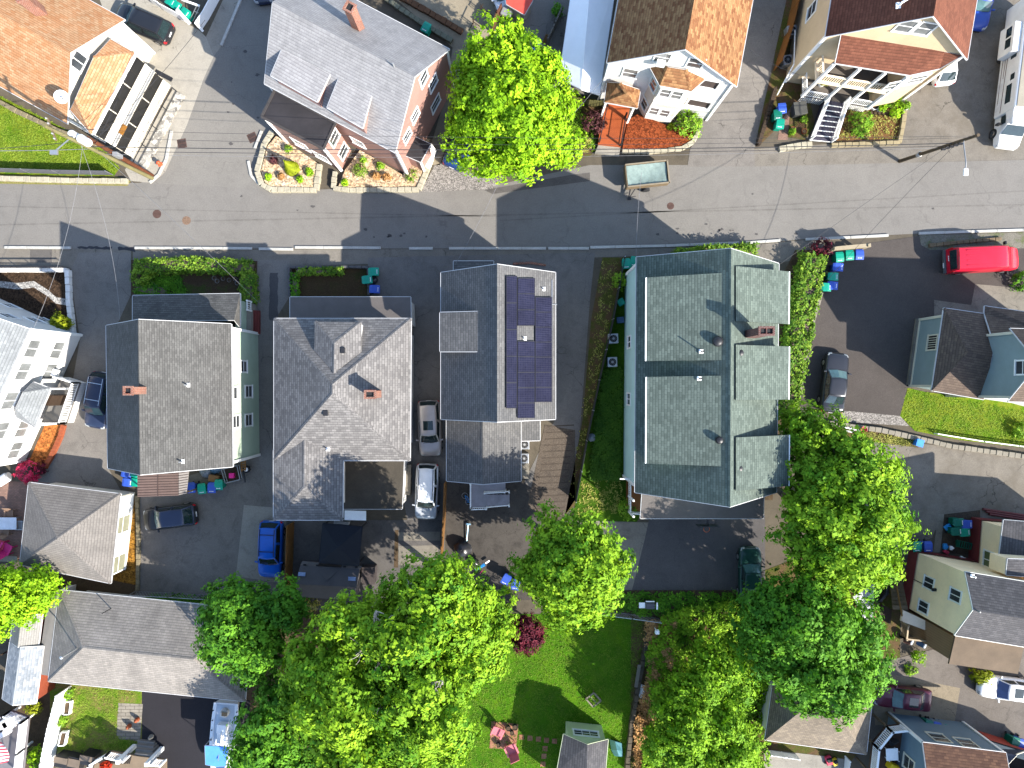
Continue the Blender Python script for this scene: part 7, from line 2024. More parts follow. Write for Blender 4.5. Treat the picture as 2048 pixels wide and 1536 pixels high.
def lowwall(label, pts, w, hh, mat, name='garden_wall', z0=0):
    p0 = W(*pts[0]); t = thing(name, label, 'wall', (p0.x, p0.y, z0)); m = MB()
    for a, b in zip(pts[:-1], pts[1:]):
        a, b = W(*a) + UP * z0, W(*b) + UP * z0; d = b - a; s_ = d.normalized().cross(UP) * w; n = max(1, round(d.length / .55))
        for k in range(n):
            j = random.uniform(.9, 1.1); m.frame(a + d * (k / n) - s_ / 2 * j + d.normalized() * .01, d / n - d.normalized() * .02, s_ * j, UP * hh * random.uniform(.92, 1.08))
    m.build('stones', mat, t, bevel=.03, seg=1); return t
M_STONE = plain('pale_field_stone', S(238, 228, 200, 1.0), .9, 0, .2, 2.5, .15)
lowwall('low pale stone kerb wall along the foot of the top-left lawn', [(-100, 357), (0, 358), (130, 362), (258, 364)], .4, .35, M_STONE)
lowwall('pale stone wall round the gravel bed at the corner of the pink house', [(547, 264), (531, 290), (517, 345), (526, 371), (545, 381), (634, 382), (641, 330)], .45, .4, M_STONE)
lowwall('pale stone wall in front of the pink house bed right of the walk', [(672, 345), (668, 378), (700, 382), (838, 381), (858, 335)], .4, .4, M_STONE)
lowwall('curved pale stone edging of the red mulch bed', [(1243, 304), (1292, 306), (1362, 299), (1385, 285), (1396, 262)], .35, .3, M_STONE)
lowwall('cream stone curb around the tan house garden', [(1660, 292), (1796, 287), (1804, 245), (1808, 205)], .35, .3, plain('cream_stone', S(225, 205, 160, .85), .9, 0, .15, 2.5, .1))
lowwall('rubble edging at the foot of the tan house brick path', [(1556, 300), (1600, 292), (1622, 290)], .5, .3, M_STONE)
lowwall('concrete curb along the hedge beside the fresh car park', [(1640, 585), (1622, 650), (1605, 730), (1588, 840)], .28, .35, plain('pale_curb', S(205, 195, 175, .85), .85, 0, .12, 2, .1))
lowwall('long concrete curb under the grey gravel strip', [(1655, 846), (1760, 860), (1850, 880), (1900, 892), (2000, 906), (2100, 920)], .4, .3, plain('pale_curb', S(1, 1, 1)))
lowwall('grey timber edge of the verge by the red van', [(1856, 492), (1910, 486), (2000, 478)], .3, .25, M_WOOD)
lowwall('thin grey wall around the small bed of the hip-roofed house', [(582, 594), (581, 536), (700, 535), (738, 536), (740, 592)], .2, .5, plain('grey_capstone', S(140, 138, 138, .85), .9, 0, .1))
lowwall('white sinuous wall topping the black mulch bed at left', [(-60, 541), (40, 541), (140, 541), (142, 600), (150, 668)], .35, .45, plain('whitewashed_wall', (.50, .49, .47), .85, 0, .12))
lowwall('red brick edging by the solar house', [(1026, 528), (1060, 526), (1092, 531)], .18, .15, M_BRICK)
lowwall('mossy stone retaining edge of the mint house car park', [(276, 990), (279, 1080), (277, 1180)], .3, .25, plain('mossy_stone', S(190, 175, 140, .85), .9, 0, .3, 2, .2))
lowwall('stone retaining edge east of the back lawn', [(1300, 1240), (1282, 1330), (1262, 1440), (1252, 1536)], .35, .5, plain('grey_block', S(120, 108, 90, .85), .9, 0, .3))
lowwall('greenish stone edge behind the pink house', [(760, -10), (800, 20), (850, 52), (905, 85)], .4, .35, plain('green_grey_stone', S(165, 165, 140, .85), .9, 0, .25))
lowwall('rusty soil bank above the green-grey stone edge', [(800, -5), (850, 22), (925, 66)], .5, .3, plain('rusty_boards', S(150, 105, 70, .85), .9, 0, .25))
raised('gravel_bed', [(552, 272), (572, 282), (640, 330), (633, 376), (546, 375), (531, 368), (522, 343), (535, 292)], .3, G_PEBBLE)
raised('gravel_bed', [(690, 340), (720, 300), (806, 350), (812, 320), (850, 335), (836, 376), (676, 375)], .3, G_PEBBLE)
raised('mulch_bed', [(1256, 240), (1275, 228), (1340, 252), (1395, 258), (1382, 283), (1360, 296), (1292, 303), (1244, 302)], .22, G_MULCH)
# sign beam by the red shrub
t = thing('sign_beam', 'cream wooden sign beam over the bins at the car park entrance', 'sign', W(1700, 500)); m = MB()
m.bar(W(1668, 497, 1.9), W(1742, 490, 1.9), .3, .2); m.build('beam', plain('cream_beam', S(238, 218, 180, .85), .7, 0, .08), t)
for x, y in ((1671, 497), (1738, 491)):
    m = MB(); c = W(x, y, 1.9); m.box((c.x, c.y, 1.0), (.22, .22, 2.0)); m.build('post', plain('cream_beam', S(1, 1, 1)), t)
m = MB(); m.bar(W(1676, 499, 1.6), W(1735, 494, 1.6), .08, .35); m.build('board', M_WOOD, t)

# ================================================================ garden furniture and small things
def mchair(name, label, px, py, rz, mat, z0=0, s=1.0, group='garden chairs', cat='chair'):
    p = W(px, py, z0 + .4); t = thing(name, label, cat, (0, 0, 0), group)
    m = MB(); m.box((0, 0, .38 * s), (.6 * s, .55 * s, .06)); m.build('seat', mat, t, bevel=.02)
    m = MB(); m.frame((-.3 * s, .24 * s, .38 * s), (.6 * s, 0, 0), (0, .05, 0), (0, .25 * s, .6 * s)); m.build('backrest', mat, t, bevel=.02)
    for a in (-1, 1):
        m = MB(); m.box((a * .33 * s, 0, .58 * s), (.1 * s, .6 * s, .04)); m.build('armrest', mat, t)
        for b in (-1, 1): m = MB(); m.box((a * .3 * s, b * .25 * s, .28 * s), (.06, .06, .56 * s)); m.build('leg', mat, t)
    t.location = (p.x, p.y, z0); t.rotation_euler = (0, 0, R(rz)); return t
M_PINKC = plain('faded_pink_wood', (.45, .11, .13), .7, 0, .12); M_REDC = plain('red_wood', (.38, .03, .06), .7, 0, .12); M_MAG = plain('magenta_plastic', (.42, .015, .12), .5, 0, .1)
tp = W(1008, 1470); t = thing('paved_square', 'terracotta paved square on the back lawn under two pink chairs', 'paving', tp)
m = MB(); m.prism([W(983, 1442), W(1037, 1448), W(1032, 1498), (W(979, 1496))], -.05, .05); m.build('tiles', bricks('pink_paving', S(228, 165, 130), S(215, 145, 115), S(160, 120, 95), .4, .4, .01), t)
mchair('garden_chair', 'faded pink slatted chair at the upper left of the terracotta square', 995, 1462, -25, M_PINKC, .05, 1.3); mchair('garden_chair', 'pink adirondack chair off the lower edge of the terracotta square', 1023, 1497, 205, M_PINKC, 0, 1.35)
for k, (x, y, r) in enumerate(((1017, 1458, .2), (1030, 1456, .22), (1024, 1467, .18), (997, 1491, .18))):
    pot(x, y, .05, r, .38, M_DARK, ('black plant pot near the centre of the terracotta square', 'black plant pot at the right edge of the terracotta square', 'small black plant pot between the other pots on the terracotta square', 'lone black plant pot at the lower left of the terracotta square')[k], None, 'pots on the terracotta square')
mst = bricks('pink_paving', S(1, 1, 1), S(1, 1, 1), S(1, 1, 1))
for k, (x, y) in enumerate(((1043, 1474), (1060, 1476), (1077, 1478), (1093, 1480), (1109, 1482), (1090, 1497), (1088, 1512), (1086, 1528))):
    m = MB(); p = W(x, y); m.box((p.x, p.y, .0), (.42, .42, .08), -.06); o = m.build('stepping_stone', mst); tag(o, 'terracotta stepping stone set in the back lawn', 'stepping stone', 'terracotta stepping stones')
t = thing('swing_frame', 'grey square frame table standing on the back lawn', 'table', W(1186, 1396)); m = MB()
fr_ = [W(1172, 1398, .6), W(1188, 1386, .6), W(1202, 1402, .6), W(1186, 1414, .6)]
for a, b in zip(fr_, fr_[1:] + fr_[:1]): m.bar(a, b, .12, .05)
m.bar(fr_[0].lerp(fr_[1], .5), fr_[3].lerp(fr_[2], .5), .06, .04); m.build('top_frame', plain('bleached_wood', S(200, 190, 165, .8), .8), t)
for p in fr_: m = MB(); m.box((p.x, p.y, .28), (.07, .07, .56)); m.build('leg', M_WOOD, t)
t = thing('gas_grill', 'grey gas grill with white side shelf on the leafy slope', 'grill', W(1297, 1212)); c = W(1299, 1211, 1.0)
m = MB(); m.box((c.x + .05, c.y, .5), (.7, .5, .9)); m.build('cabinet', M_BLACKM, t); m = MB(); m.box((c.x + .05, c.y - .02, 1.05), (.75, .5, .25)); m.build('hood', plain('graphite_hood', (.05, .05, .06), .4), t, bevel=.08, seg=3)
m = MB(); m.box((c.x - .6, c.y, .95), (.5, .45, .05)); m.box((c.x + .62, c.y - .05, .98), (.12, .55, .1)); m.box((c.x + .05, c.y + .33, 1.0), (.7, .08, .1)); m.build('side_shelf', M_VINYL, t)
# scooter, blue toy, hoses
t = thing('push_scooter', 'pale blue metal barrow frame lying in the muddy yard', 'scooter', W(935, 1068)); m = MB(); m.tube(W(936, 1050, .3), W(933, 1085, .15), .05); m.build('deck_tube', plain('ice_blue_metal', (.25, .42, .55), .4, .2), t); m = MB(); m.bar(W(932, 1048, .5), W(941, 1049, .5), .12, .1); m.build('handlebar', plain('ice_blue_metal', S(1, 1, 1)), t)
for x, y in ((937, 1048), (932, 1087)):
    m = MB(); p = W(x, y); m.tube((p.x - .04, p.y, .15), (p.x + .04, p.y, .15), .15, .15, 14); m.build('wheel', M_TYRE, t)
t = thing('ride_on_toy', 'bright blue toy slide with pink rail between the maples', 'toy', W(963, 1133)); m = MB(); m.loft([[W(949, 1139, .1), W(968, 1126, .7), W(971, 1131, .7), W(953, 1140, .1)], [W(949, 1139, .2), W(968, 1126, .85), W(971, 1132, .85), W(953, 1141, .2)]]); m.build('slide', plain('toy_blue', (.02, .20, .48), .4), t, bevel=.03); m = MB(); m.tube(W(966, 1140, .5), W(960, 1147, .1), .03); m.build('rail', M_MAG, t); m = MB(); m.box(W(975, 1124, .3), (.4, .12, .1), .6); m.build('handle', M_VINYL, t)
t = thing('bicycle', 'small blue bicycle lying left of the white railed deck', 'bicycle', W(935, 1000)); 
for x, y in ((930, 991), (937, 1003)):
    m = MB(); p = W(x, y); n = 18
    for k in range(n):
        a, b = 2 * math.pi * k / n, 2 * math.pi * (k + 1) / n; m.tube((p.x + math.cos(a) * .25, p.y + math.sin(a) * .25, .12 + .08 * math.sin(a)), (p.x + math.cos(b) * .25, p.y + math.sin(b) * .25, .12 + .08 * math.sin(b)), .025, .025, 5)
    m.build('wheel', M_GREYM, t)
m = MB(); m.path([W(930, 991, .3), W(936, 995, .4), W(937, 1003, .3), W(932, 999, .35), W(930, 991, .3)], .03); m.bar(W(933, 1004, .45), W(941, 1006, .45), .04, .04); m.build('frame', plain('toy_blue', S(1, 1, 1)), t)
# patio at left: table and chairs
t = thing('patio_table', 'pale rectangular table on the brick patio at the left edge', 'table', W(12, 1047)); c = W(10, 1047, .72); m = MB(); m.box(c, (1.9, 1.0, .04)); m.build('table_top', plain('pale_glass_top', (.45, .47, .50), .2), t, bevel=.1); m = MB()
for a in (-.8, .8):
    for b in (-.4, .4): m.box((c.x + a, c.y + b, .35), (.05, .05, .7))
m.build('legs', M_GREYM, t)
M_TANF = plain('tan_fabric', S(215, 175, 145, .8), .8)
mchair('patio_chair', 'tan chair above the pale table on the brick patio', 20, 1027, 0, M_TANF, group='patio chairs'); mchair('patio_chair', 'tan chair below the pale table on the brick patio', 12, 1062, 170, M_TANF, group='patio chairs'); mchair('patio_chair', 'dark chair right of the pale table against the garage', 42, 1050, -90, M_GREYM, group='patio chairs')
mchair('lounge_chair', 'magenta chair at the lower left of the brick patio', 16, 1096, 150, M_MAG, 0, 1.3, 'patio chairs'); mchair('lounge_chair', 'dark pink chair cut by the left edge of the patio', 2, 1088, 170, M_REDC, 0, 1.1, 'patio chairs')
t = thing('patio_bench', 'long pale bench below the magenta chair', 'bench', W(10, 1118)); m = MB(); m.box(W(8, 1117, .45), (2.2, .5, .08), -.06); m.build('seat', plain('bleached_wood', S(1, 1, 1)), t); m = MB(); m.box(W(-15, 1116, .2), (.1, .4, .4)); m.box(W(30, 1119, .2), (.1, .4, .4)); m.build('leg', M_WOOD, t)
t = thing('propane_tank', 'white horizontal tank below the white house at the left edge', 'tank', W(10, 960)); m = MB(); m.tube(W(-5, 966, .5), W(16, 953, .5), .4, .4, 18); m.build('tank_shell', P_GEL, t, smooth=R(40), bevel=.08); m = MB(); m.tube(W(17, 952, .5), W(19, 951, .5), .36, .3, 18); m.build('end_cap', M_GREYM, t)
# barrels, toys by yellow house
q = Q(1720, 1020, 4.387)
for lb, a, b, mt in (('terracotta barrel lying below the yellow house deck', (395, 1130), (455, 1155), plain('terracotta_plastic', S(150, 95, 75, .8), .7)), ('dark blue barrel lying below the yellow house deck', (510, 1150), (570, 1185), plain('navy_plastic', S(1, 1, 1)))):
    t = thing('barrel', lb, 'barrel', q(*a), 'barrels by the yellow house'); m = MB(); m.tube(q(*a, .32), q(*b, .75), .33, .3, 18); m.build('drum', mt, t, smooth=R(40)); m = MB(); m.tube(q(*b, .75), q(b[0] + 8, b[1] + 4, .8), .28, .26, 16); m.build('drum_lid', plain('pale_lid', (.3, .34, .38), .5), t)
t = thing('sheet_roof', 'corrugated pale metal roof half under the dark maple', 'roof', q(60, 780)); m = MB(); n = 16
for k in range(n):
    a = q(-40 + k * 12, 830 + k * -10, 1.9); b = q(40 + k * 5, 920 + k * -4, 1.9)
m.slab([q(-60, 760, 2.0), q(130, 640, 2.0), q(110, 960, 1.8), q(40, 960, 1.8)], .04); o = m.build('sheet', plain('corrugated_sheet', (.16, .17, .19), .5, .3), t)
m = MB()
for k in range(18): m.bar(q(-60 + k * 10.5, 762 - k * 6.8, 2.03), q(40 + k * 4, 962, 1.84), .04, .03)
m.build('corrugations', plain('corrugated_rib', (.24, .25, .27), .5, .3), o); m = MB(); m.box(q(110, 800, .9), (.1, .1, 1.8)); m.build('post', M_WOOD, t)
t = thing('motor_scooter', 'black motor scooter beside the corrugated roof', 'scooter', q(185, 740)); c = q(190, 740, .5)
for dx in (-.15, .5):
    m = MB(); m.tube((c.x + dx - .3, c.y - .5 + dx, .28), (c.x + dx - .15, c.y - .5 + dx, .28), .28, .28, 16); m.build('wheel', M_TYRE, t)
m = MB(); m.loft([[(c.x - .4, c.y - .6, .4), (c.x - .1, c.y - .6, .4), (c.x - .1, c.y - .6, .7), (c.x - .4, c.y - .6, .7)], [(c.x + .1, c.y + .2, .4), (c.x + .4, c.y + .2, .4), (c.x + .4, c.y + .2, .95), (c.x + .1, c.y + .2, .95)], [(c.x + .2, c.y + .8, .5), (c.x + .35, c.y + .8, .5), (c.x + .35, c.y + .8, .9), (c.x + .2, c.y + .8, .9)]]); m.build('body', M_BLACKM, t, bevel=.05)
t = thing('red_poles', 'dark red steel beams lying along the north side of the yellow house', 'beam', W(2000, 1032))
for k in range(3):
    m = MB(); m.tube(W(1966 + k * 6, 1018 + k * 5, .12), W(2110, 1040 + k * 4, .12), .1, .1, 8); m.build('beam', plain('dark_red_steel', (.09, .018, .018), .6), t)
for k, (x, y, mt, lb, s) in enumerate(((1895, 1054, plain('toy_blue', S(1, 1, 1)), 'crumpled blue tarp in the littered yard', .4), (1890, 1093, plain('toy_blue', S(1, 1, 1)), 'blue toy box in the littered yard', .35), (1892, 1104, M_REDC, 'red toy in the littered yard', .3), (1742, 1238, M_PINKC, 'pink toy car beside the maple at the yellow house', .55), (1902, 1096, M_VINYL, 'white scrap in the littered yard', .25), (1925, 1117, M_VINYL, 'white pipe piece at the foot of the cream wall', .3))):
    p = W(x, y, .2); t = thing('yard_item', lb, 'toy' if k in (1, 2, 3) else 'scrap', (p.x, p.y, 0), 'odds and ends in the yellow house yard'); m = MB(); m.box((p.x, p.y, .15), (s * 1.5, s, .3), .6 + k, .8, .7); m.build('body', mt, t, bevel=.06); m = MB(); m.box((p.x + .1, p.y, .32), (s * .6, s * .5, .12), k); m.build('top', mt, t, bevel=.03)
t = thing('garden_bench', 'dark green slatted bench in the littered yard', 'bench', W(1928, 1087)); m = MB()
for k in range(7): m.bar(W(1916 + k * 4.6, 1081 + k, .5), W(1914 + k * 4.6, 1093 + k, .5), .06, .04)
m.build('slats', M_BINDG, t); m = MB(); m.bar(W(1914, 1080, .46), W(1944, 1087, .46), .05, .05); m.bar(W(1912, 1093, .46), W(1942, 1099, .46), .05, .05); m.box(W(1915, 1087, .22), (.06, .5, .44)); m.box(W(1942, 1093, .22), (.06, .5, .44)); m.build('frame', M_BINDG, t)
t = thing('hand_truck', 'red and white garden spreader on the weedy verge under the maple', 'garden tool', W(1710, 858)); m = MB(); m.bar(W(1690, 855, .4), W(1722, 862, .4), .1, .08); m.bar(W(1692, 862, .4), W(1718, 866, .4), .1, .08); m.bar(W(1706, 856, .4), W(1705, 864, .4), .25, .08); m.build('frame', M_VINYL, t); m = MB(); m.lathe(W(1724, 859, .2), [(.05, 0), (.28, .35), (.26, .36), (.04, .1)], 14); m.build('hopper', M_REDC, t)
# white panels etc. by back lawn
t = thing('timber_plank', 'grey plank leaning on the stone edge east of the back lawn', 'plank', W(1278, 1345)); m = MB(); m.bar(W(1279, 1330, .8), W(1272, 1375, .6), .28, .08); m.build('plank', plain('silvered_boards', S(1, 1, 1)), t)
t = thing('white_sheet', 'crumpled white plastic sheet east of the back lawn', 'sheet', W(1284, 1384)); m = MB(); nn_ = 6; g = [[W(1276 + i * 2.6, 1366 + j * 4.6 + i, .25 + .12 * math.sin(i * 1.7 + j)) for j in range(7)] for i in range(6)]
for i in range(5):
    for j in range(6): m.poly([g[i][j], g[i + 1][j], g[i + 1][j + 1], g[i][j + 1]])
o = m.build('plastic', M_VINYL, t, weld=True); o.modifiers.new('s', 'SOLIDIFY').thickness = .02
t = thing('lamp_post', 'white globe post at the corner of the back lawn fence', 'lamp post', W(1310, 1246)); m = MB(); m.tube(W(1306, 1250), W(1306, 1250) + UP * 1.5, .04); m.build('post', M_VINYL, t); m = MB(); c = W(1306, 1250) + UP * 1.6; m.box(c, (.35, .35, .35)); m.build('lantern', M_VINYL, t, bevel=.08)
t = thing('tarp_pile', 'teal and grey tarpaulin heap right of the sage shed', 'tarpaulin', W(1232, 1500)); m = MB(); m.loft([[W(1218, 1478, .1), W(1230, 1482, .7), W(1244, 1486, .1)], [W(1222, 1500, .1), W(1234, 1500, .9), W(1246, 1502, .1)], [W(1228, 1512, .1), W(1238, 1512, .5), W(1246, 1514, .1)]]); m.build('tarp', plain('teal_tarp', (.03, .10, .12), .6, 0, .2), t, bevel=.05)
t = thing('dustbin_lid', 'round galvanised dustbin above the lime maple', 'dustbin', W(1074, 88)); p = W(1074, 88, .8); m = MB(); m.lathe((p.x, p.y, 0), [(.3, 0), (.34, .75), (.38, .76), (.36, .82), (.05, .88), (.04, .92)], 20); m.build('can', M_STEEL, t, smooth=R(40))
t = thing('trellis_gate', 'thin dark metal frames leaning in the pale yard behind the pink house', 'frame', W(965, 40)); m = MB(); q = Q(780, 0, 5.69)
for a, b in (((1060, 40), (1030, 90)), ((1020, 85), (1150, 190)), ((1010, 105), (945, 245)), ((940, 240), (1070, 330)), ((945, 255), (900, 345)), ((1040, 75), (1165, 175))): m.bar(q(*a, .9), q(*b, .9), .05, .05)
m.build('metal_frame', M_DKWOOD, t); m = MB(); m.box(q(1035, 80, .45), (.06, .06, .9)); m.box(q(945, 245, .45), (.06, .06, .9)); m.build('leg', M_DKWOOD, t)
t = thing('timber_offcuts', 'small stack of orange timber offcuts by the weathered grey fence', 'timber', W(1088, 78)); m = MB()
for k in range(6): m.bar(W(1085 + k * 1.2, 84 - k * 3, .1 + .05 * (k % 2)), W(1092 + k * 1.2, 86 - k * 3, .1 + .05 * (k % 2)), .08, .08)
m.build('offcuts', plain('orange_timber', S(1, 1, 1)), t)
# items on the stone patio / black drive
for lb, x, y, mt in (('orange lantern in the middle of the small stone patio', 261, 1450, plain('orange_clay', S(215, 110, 60, .8))), ('orange lantern at the right edge of the small stone patio', 277, 1437, plain('orange_clay', S(1, 1, 1))), ('cream pot on the black drive', 305, 1471, M_CONC)):
    t = thing('garden_lantern', lb, 'lantern', W(x, y), 'ornaments by the stone patio'); p = W(x, y); m = MB(); m.lathe((p.x, p.y, 0), [(.14, 0), (.2, .2), (.12, .4), (.16, .45), (.03, .55)], 12); m.build('body', mt, t); m = MB(); m.lathe((p.x, p.y, .5), [(.05, 0), (.1, .05), (.02, .12)], 10); m.build('cap', mt, t)
for lb, a, b in (('long white planter on the fence side of the patchy lawn, upper of two', (134, 1400), (131, 1426)), ('long white planter on the fence side of the patchy lawn, lower of two', (127, 1460), (121, 1488))):
    t = thing('planter_box', lb, 'planter', W(*a), 'white planters by the fence'); a_, b_ = W(*a), W(*b); d = b_ - a_; s_ = V((.5, .03, 0)); m = MB(); m.frame(a_, d, V((.06, 0, 0)), UP * .4); m.frame(a_ + s_, d, V((.06, 0, 0)), UP * .4); m.frame(a_, s_, d * .05, UP * .4); m.frame(b_, s_, d * -.05, UP * .4); m.build('frame', M_VINYL, t); m = MB(); m.frame(a_ + V((.06, 0, 0)), d, V((.44, 0, 0)), UP * .3); m.build('soil', G_DIRT, t)

lowwall('mossy pale stone wall between the terracotta roof and the lawn', [(-60, 172), (40, 226), (130, 268), (196, 292)], .4, .5, plain('mossy_stone', S(1, 1, 1)))
fence('iron_railing', 'thin black iron railing on the white wall above the black mulch bed', PL((-60, 537), (40, 537), (140, 537)), 1.0, M_BLACKM, .04, .02, 1.6, 'rails')
tag(sheet('patio', [(1528, 1498), (1650, 1512), (1690, 1518), (1685, 1600), (1528, 1600)], 9, M_CONC), kind='structure')
fence('vinyl_railing', 'short white picket railing below the mottled garage roof', PL((1535, 1500), (1590, 1508)), .9, M_VINYL, .1, .04, 1.2)
fence('vinyl_railing', 'white railing at the right of the small patio below the mottled garage', PL((1690, 1512), (1686, 1560)), .9, M_VINYL, .1, .04, 1.2)
for lb, x, y, mt, s_ in (('red toy truck on the small patio below the mottled garage', 1655, 1518, M_REDC, .5), ('yellow and black toy right of the red toy truck', 1667, 1521, plain('yellow_cover', S(1, 1, 1)), .4)):
    p = W(x, y); t = thing('toy_truck', lb, 'toy', (p.x, p.y, 0), 'toys on the small patio'); m = MB(); m.box((p.x, p.y, .2), (s_, s_ * 1.5, .25), .3); m.build('body', mt, t, bevel=.05); m = MB(); m.box((p.x, p.y + .1, .4), (s_ * .8, s_ * .6, .2), .3); m.build('cab', M_DARK, t, bevel=.04)
    m = MB()
    for a in (-.5, .5): m.tube((p.x - s_ * .6, p.y + a * s_, .1), (p.x + s_ * .6, p.y + a * s_, .1), .1, .1, 10)
    m.build('wheels', M_TYRE, t)
# ================================================================ leaves
LF_LIME = leafmat('lime_leaves', (.085, .205, .003), (.275, .455, .012), .22)
LF_MID = leafmat('maple_leaves', (.040, .140, .006), (.215, .350, .014), .22)
LF_DARK = leafmat('dark_maple_leaves', (.026, .105, .008), (.105, .25, .012), .2)
LF_IVY = leafmat('ivy_leaves', (.018, .06, .006), (.07, .15, .012), .15)
LF_YNG = leafmat('young_leaves', (.05, .14, .006), (.20, .36, .014), .22)
LF_HEDGE = leafmat('hedge_leaves', (.045, .115, .010), (.185, .285, .025), .2)
LF_SHRUB = leafmat('shrub_leaves', (0.063, 0.164, 0.010), (0.215, 0.353, 0.025), .22)
LF_GOLD = leafmat('golden_leaves', (.11, .14, .004), (.23, .265, .012), .2)
LF_RED = leafmat('burgundy_leaves', (.03, .004, .01), (.115, .014, .026), .2)
LF_PINK = leafmat('pink_blossom', (.40, .008, .05), (.60, .05, .12), .2)
LF_PURP = leafmat('purple_leaves', (0.037, 0.015, 0.019), (0.126, 0.044, 0.044), .22)
LF_OLIVE = leafmat('olive_leaves', (0.126, 0.139, 0.025), (0.328, 0.315, 0.076), .22)
LF_RUST = leafmat('rusty_leaves', (0.252, 0.114, 0.037), (0.479, 0.277, 0.114), .22)
def bl(*rows):
    out = []
    for (px, py, z, r) in rows:
        p = W(px, py, z); rr = r * (CAM_Z - z) / FPX
        out.append((p.x, p.y, z, rr, rr, rr * 1.0))
    return out
tree('lime_maple', 'lime green maple overhanging the street between the pink and white houses', W(1020, 278),
     bl((1000, 122, 6.0, 66), (958, 172, 5.6, 52), (1058, 150, 5.8, 62), (946, 280, 5.2, 50), (1030, 235, 6.8, 84), (1090, 215, 5.6, 50), (1010, 315, 5.0, 48), (1125, 288, 4.0, 32), (960, 225, 6, 58), (1070, 300, 4.6, 45)),
     LF_LIME, 11, sub_r=.75, leaf=.22)
tree('lime_maple', 'small lime tree at the left edge above the hip-roofed long house', W(80, 1140), bl((48, 1188, 4.0, 50), (88, 1172, 3.8, 34), (8, 1215, 4.2, 52), (30, 1165, 3.5, 30)), LF_LIME, 12, sub_r=.6, leaf=.2, trunk=.16)
tree('maple', 'dark green maple covering the east corner of the long hip roof', W(560, 1200), bl((488, 1240, 7, 66), (448, 1280, 6, 40), (556, 1215, 6.5, 48), (535, 1290, 6.5, 52), (470, 1195, 6, 36), (500, 1330, 5.5, 36), (450, 1225, 6, 40)), LF_DARK, 13)
tree('maple', 'dark green maple at the bottom edge beside the moored boat', W(600, 1420), bl((540, 1440, 5.5, 56), (520, 1510, 5.5, 52), (600, 1500, 5, 52), (570, 1390, 5, 40), (560, 1560, 5, 50)), LF_DARK, 14)
tree('maple', 'maple crown with bare pale twigs north-east of the largest crown', W(890, 1150), bl((872, 1172, 12.5, 58), (930, 1195, 10.5, 50), (825, 1195, 10, 42), (962, 1255, 9, 46), (900, 1240, 12, 66), (985, 1215, 7, 32), (870, 1200, 7, 70), (795, 1205, 8.5, 36), (840, 1225, 9, 40)), LF_MID, 15,
     twigs=[(W(826, 1190, 11.6), 9, 1.7)])
tree('maple', 'largest bright maple crown at bottom centre with grey dead twigs', W(820, 1290), bl((716, 1255, 11, 66), (640, 1310, 8.5, 58), (815, 1290, 13, 70), (905, 1320, 9.5, 68), (690, 1385, 12, 78), (850, 1395, 12.5, 80), (785, 1480, 10.5, 72), (950, 1300, 8, 46), (890, 1455, 8, 50), (665, 1475, 9, 60), (720, 1540, 11, 62), (840, 1540, 9, 56), (612, 1390, 6.5, 44), (765, 1350, 8, 80), (760, 1250, 7, 50)), LF_MID, 16, sub_r=1.0,
     twigs=[(W(765, 1290, 12.2), 10, 1.9), (W(752, 1222, 12.2), 5, 1.3), (W(880, 1360, 14.2), 3, 1.0), (W(770, 1415, 12.5), 5, 1.4)])
tree('maple', 'round maple crown standing alone above the back lawn', W(1130, 1095), bl((1108, 1075, 8.5, 52), (1180, 1085, 8.5, 52), (1075, 1135, 8, 46), (1150, 1140, 10.5, 70), (1212, 1135, 8, 38), (1140, 1205, 8, 46), (1190, 1195, 7.5, 38), (1110, 1150, 5.5, 55), (1180, 1130, 5.5, 60)), LF_MID, 17)
tree('maple', 'tall maple between the green-roofed house and the lower drive', W(1570, 990), bl((1628, 878, 7, 56), (1588, 858, 5.5, 34), (1690, 930, 8, 68), (1762, 960, 7, 44), (1618, 990, 8, 64), (1700, 1020, 9.5, 84), (1772, 1050, 7, 38), (1606, 1075, 7.5, 52), (1680, 1110, 8.5, 70), (1750, 1125, 7, 38), (1640, 1160, 7, 46)), LF_MID, 18)
tree('maple', 'dark maple reaching over the low mottled garage roof', W(1560, 1190), bl((1540, 1215, 6.5, 52), (1618, 1245, 8, 78), (1700, 1265, 7, 50), (1558, 1305, 7, 60), (1650, 1345, 8, 70), (1735, 1335, 6.5, 36), (1598, 1378, 6.5, 38), (1690, 1375, 6.5, 38), (1500, 1260, 5, 34)), LF_DARK, 19)
for k, (lb, rows) in enumerate((('young leafy tree on the overgrown slope nearest the dark maple', ((1440, 1320, 4, 48), (1400, 1370, 4.5, 46), (1470, 1370, 4, 40))), ('young leafy tree in the middle of the overgrown slope', ((1380, 1440, 4.5, 50), (1440, 1440, 4.5, 46), (1340, 1400, 3.8, 34))), ('young leafy tree at the bottom edge of the overgrown slope', ((1390, 1520, 4.2, 50), (1460, 1505, 4.5, 46), (1330, 1490, 3.8, 36))))):
    tree('young_tree', lb, W(rows[0][0] - 20, rows[0][1] - 30), bl(*rows), LF_YNG, 240 + k, sub_r=.6, leaf=.2, trunk=.1, group='young trees on the slope')
tree('red_maple', 'small burgundy-leaved maple on the back lawn beside the big crowns', W(1050, 1235), bl((1050, 1252, 2.6, 24), (1072, 1268, 2.2, 20), (1036, 1280, 2.2, 18), (1062, 1285, 2, 16)), LF_RED, 20, sub_r=.4, leaf=.16, dens=40, spread=.1, trunk=.09)
